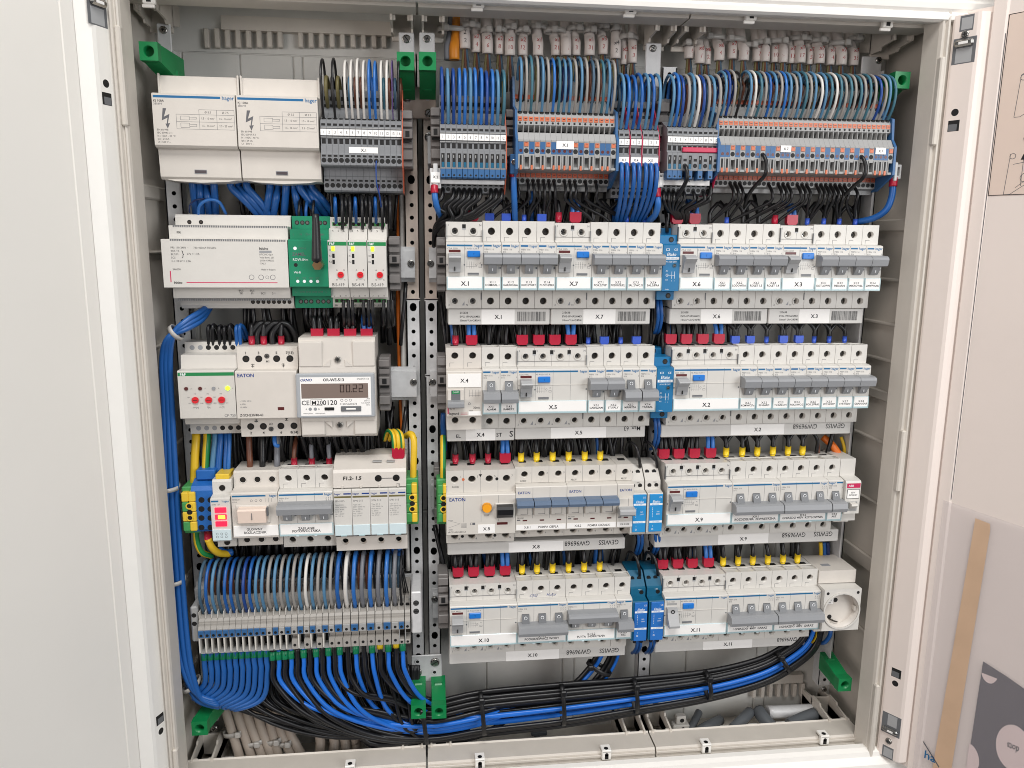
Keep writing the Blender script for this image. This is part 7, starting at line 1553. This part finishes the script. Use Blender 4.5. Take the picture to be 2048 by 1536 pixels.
p = at(1078, 1470, .08); t = thing('mounting_clip', 'small dark clip in the middle lower trough', 'clip', p); g = G(); g.box(-9, 10, 0, 8, -2, 3, 'conduit_grey', 1); g.box(-5, 2, 2, 8, -10, 9, 'conduit_grey', 1); obj('body', g, t)

# ------------------------------------------------------------------ document pocket taped to the right door
MD = DR.matrix_basis.copy(); MD.translation = HR
def on_door(name, label, cat, s, z, y=9.8):
    o = thing(name, label, cat, (0, 0, 0)); o.matrix_basis = MD @ Matrix.Translation((s * .001, y * .001, z * .001)); return o
t = on_door('document_pocket', 'clear plastic pocket taped to the right door', 'document pocket', 26, -590)
g = G(); g.prism([(0, 0), (160, 0), (160, 322), (60, 332), (0, 338)], -2.4, -2.1, 'film', 'y'); obj('film', g, t)
g = G(); g.prism([(18, 0), (36, 0), (45, 320), (44, 326), (31, 328)], -3.2, -2.9, 'tape_brown', 'y'); obj('adhesive_tape', g, t)
g = G(); g.text('ha', 10, -3.3, 58, 9, 'ink_blue', 'l', bold=.01); g.quad([(8, -3.3, 72), (26, -3.3, 52), (26, -3.3, 50), (8, -3.3, 70)], 'ink_light'); obj('printed_marking', g, t)
t = on_door('paper_card', 'dark card with pale round dots inside the door pocket', 'card', 80, -590, 8.8)
g = G(); g.prism([(-4, 0), (100, 0), (100, 150), (20, 178), (-1, 184)], -.6, -.2, 'paper_dark', 'y'); obj('sheet', g, t)
g = G()
for x, z, r in ((34, 108, 24), (-2, 96, 0), (6, 176, 12), (-4, 74, 18), (44, 40, 20)):
    if r == 0: continue
    pts = [(x + r * .62 * math.cos(a * math.pi / 14), z + r * math.sin(a * math.pi / 14)) for a in range(28)]; pts = [(max(-3.6, a), min(b, 172)) for a, b in pts]; g.prism(pts, -.8, -.62, 'paper_pink', 'y')
g.text('dots', 34, -.86, 108, 7, 'ink', bold=.02, rot=math.pi, sx=.6); obj('printed_marking', g, t)

# ------------------------------------------------------------------ the dark mass of conductors behind the rows
for row_z, n_, xa, xb in ((-88, 90, -2, 436), (-212, 90, -4, 436), (-336, 90, -4, 420), (40, 30, 66, 430)):
    for k in range(n_):
        x = xa + (xb - xa) * (k + rnd.random()) / n_
        if 190 < x < 206 and row_z < 0: continue
        if x > 262 and rnd.random() < (.82 if row_z > -300 else .5): continue
        z = row_z + rnd.uniform(-6, 6); d = rnd.uniform(-16, 16); y = rnd.uniform(44, 80)
        tangle([V3(x, y, z - 42), V3(x + d * .3, y - 6, z - 14), V3(x + d * .6, y - 4, z + 6), V3(x + d, y + 4, z + 34)], rnd.choice((2.0, 2.4, 2.6)), 'wire_black' if rnd.random() < .93 else 'wire_blue', 3)
for row_z, n_, xa, xb in ((45, 26, -200, -50), (-70, 34, -200, -45), (-200, 60, -225, -45), (-318, 90, -238, -45)):
    for k in range(n_):
        x = xa + (xb - xa) * (k + rnd.random()) / n_; z = row_z; d = rnd.uniform(-12, 12); y = rnd.uniform(46, 84)
        tangle([V3(x, y, z - 34), V3(x + d * .4, y - 5, z - 8), V3(x + d, y + 3, z + 30)], rnd.choice((1.8, 2.2, 2.6)), 'wire_black', 3)
tg = obj('wire_tangle', TANGLE); tg['kind'] = 'stuff'; tg['label'] = 'dark tangle of conductors behind the device rows and terminal strips'; tg['category'] = 'wires'
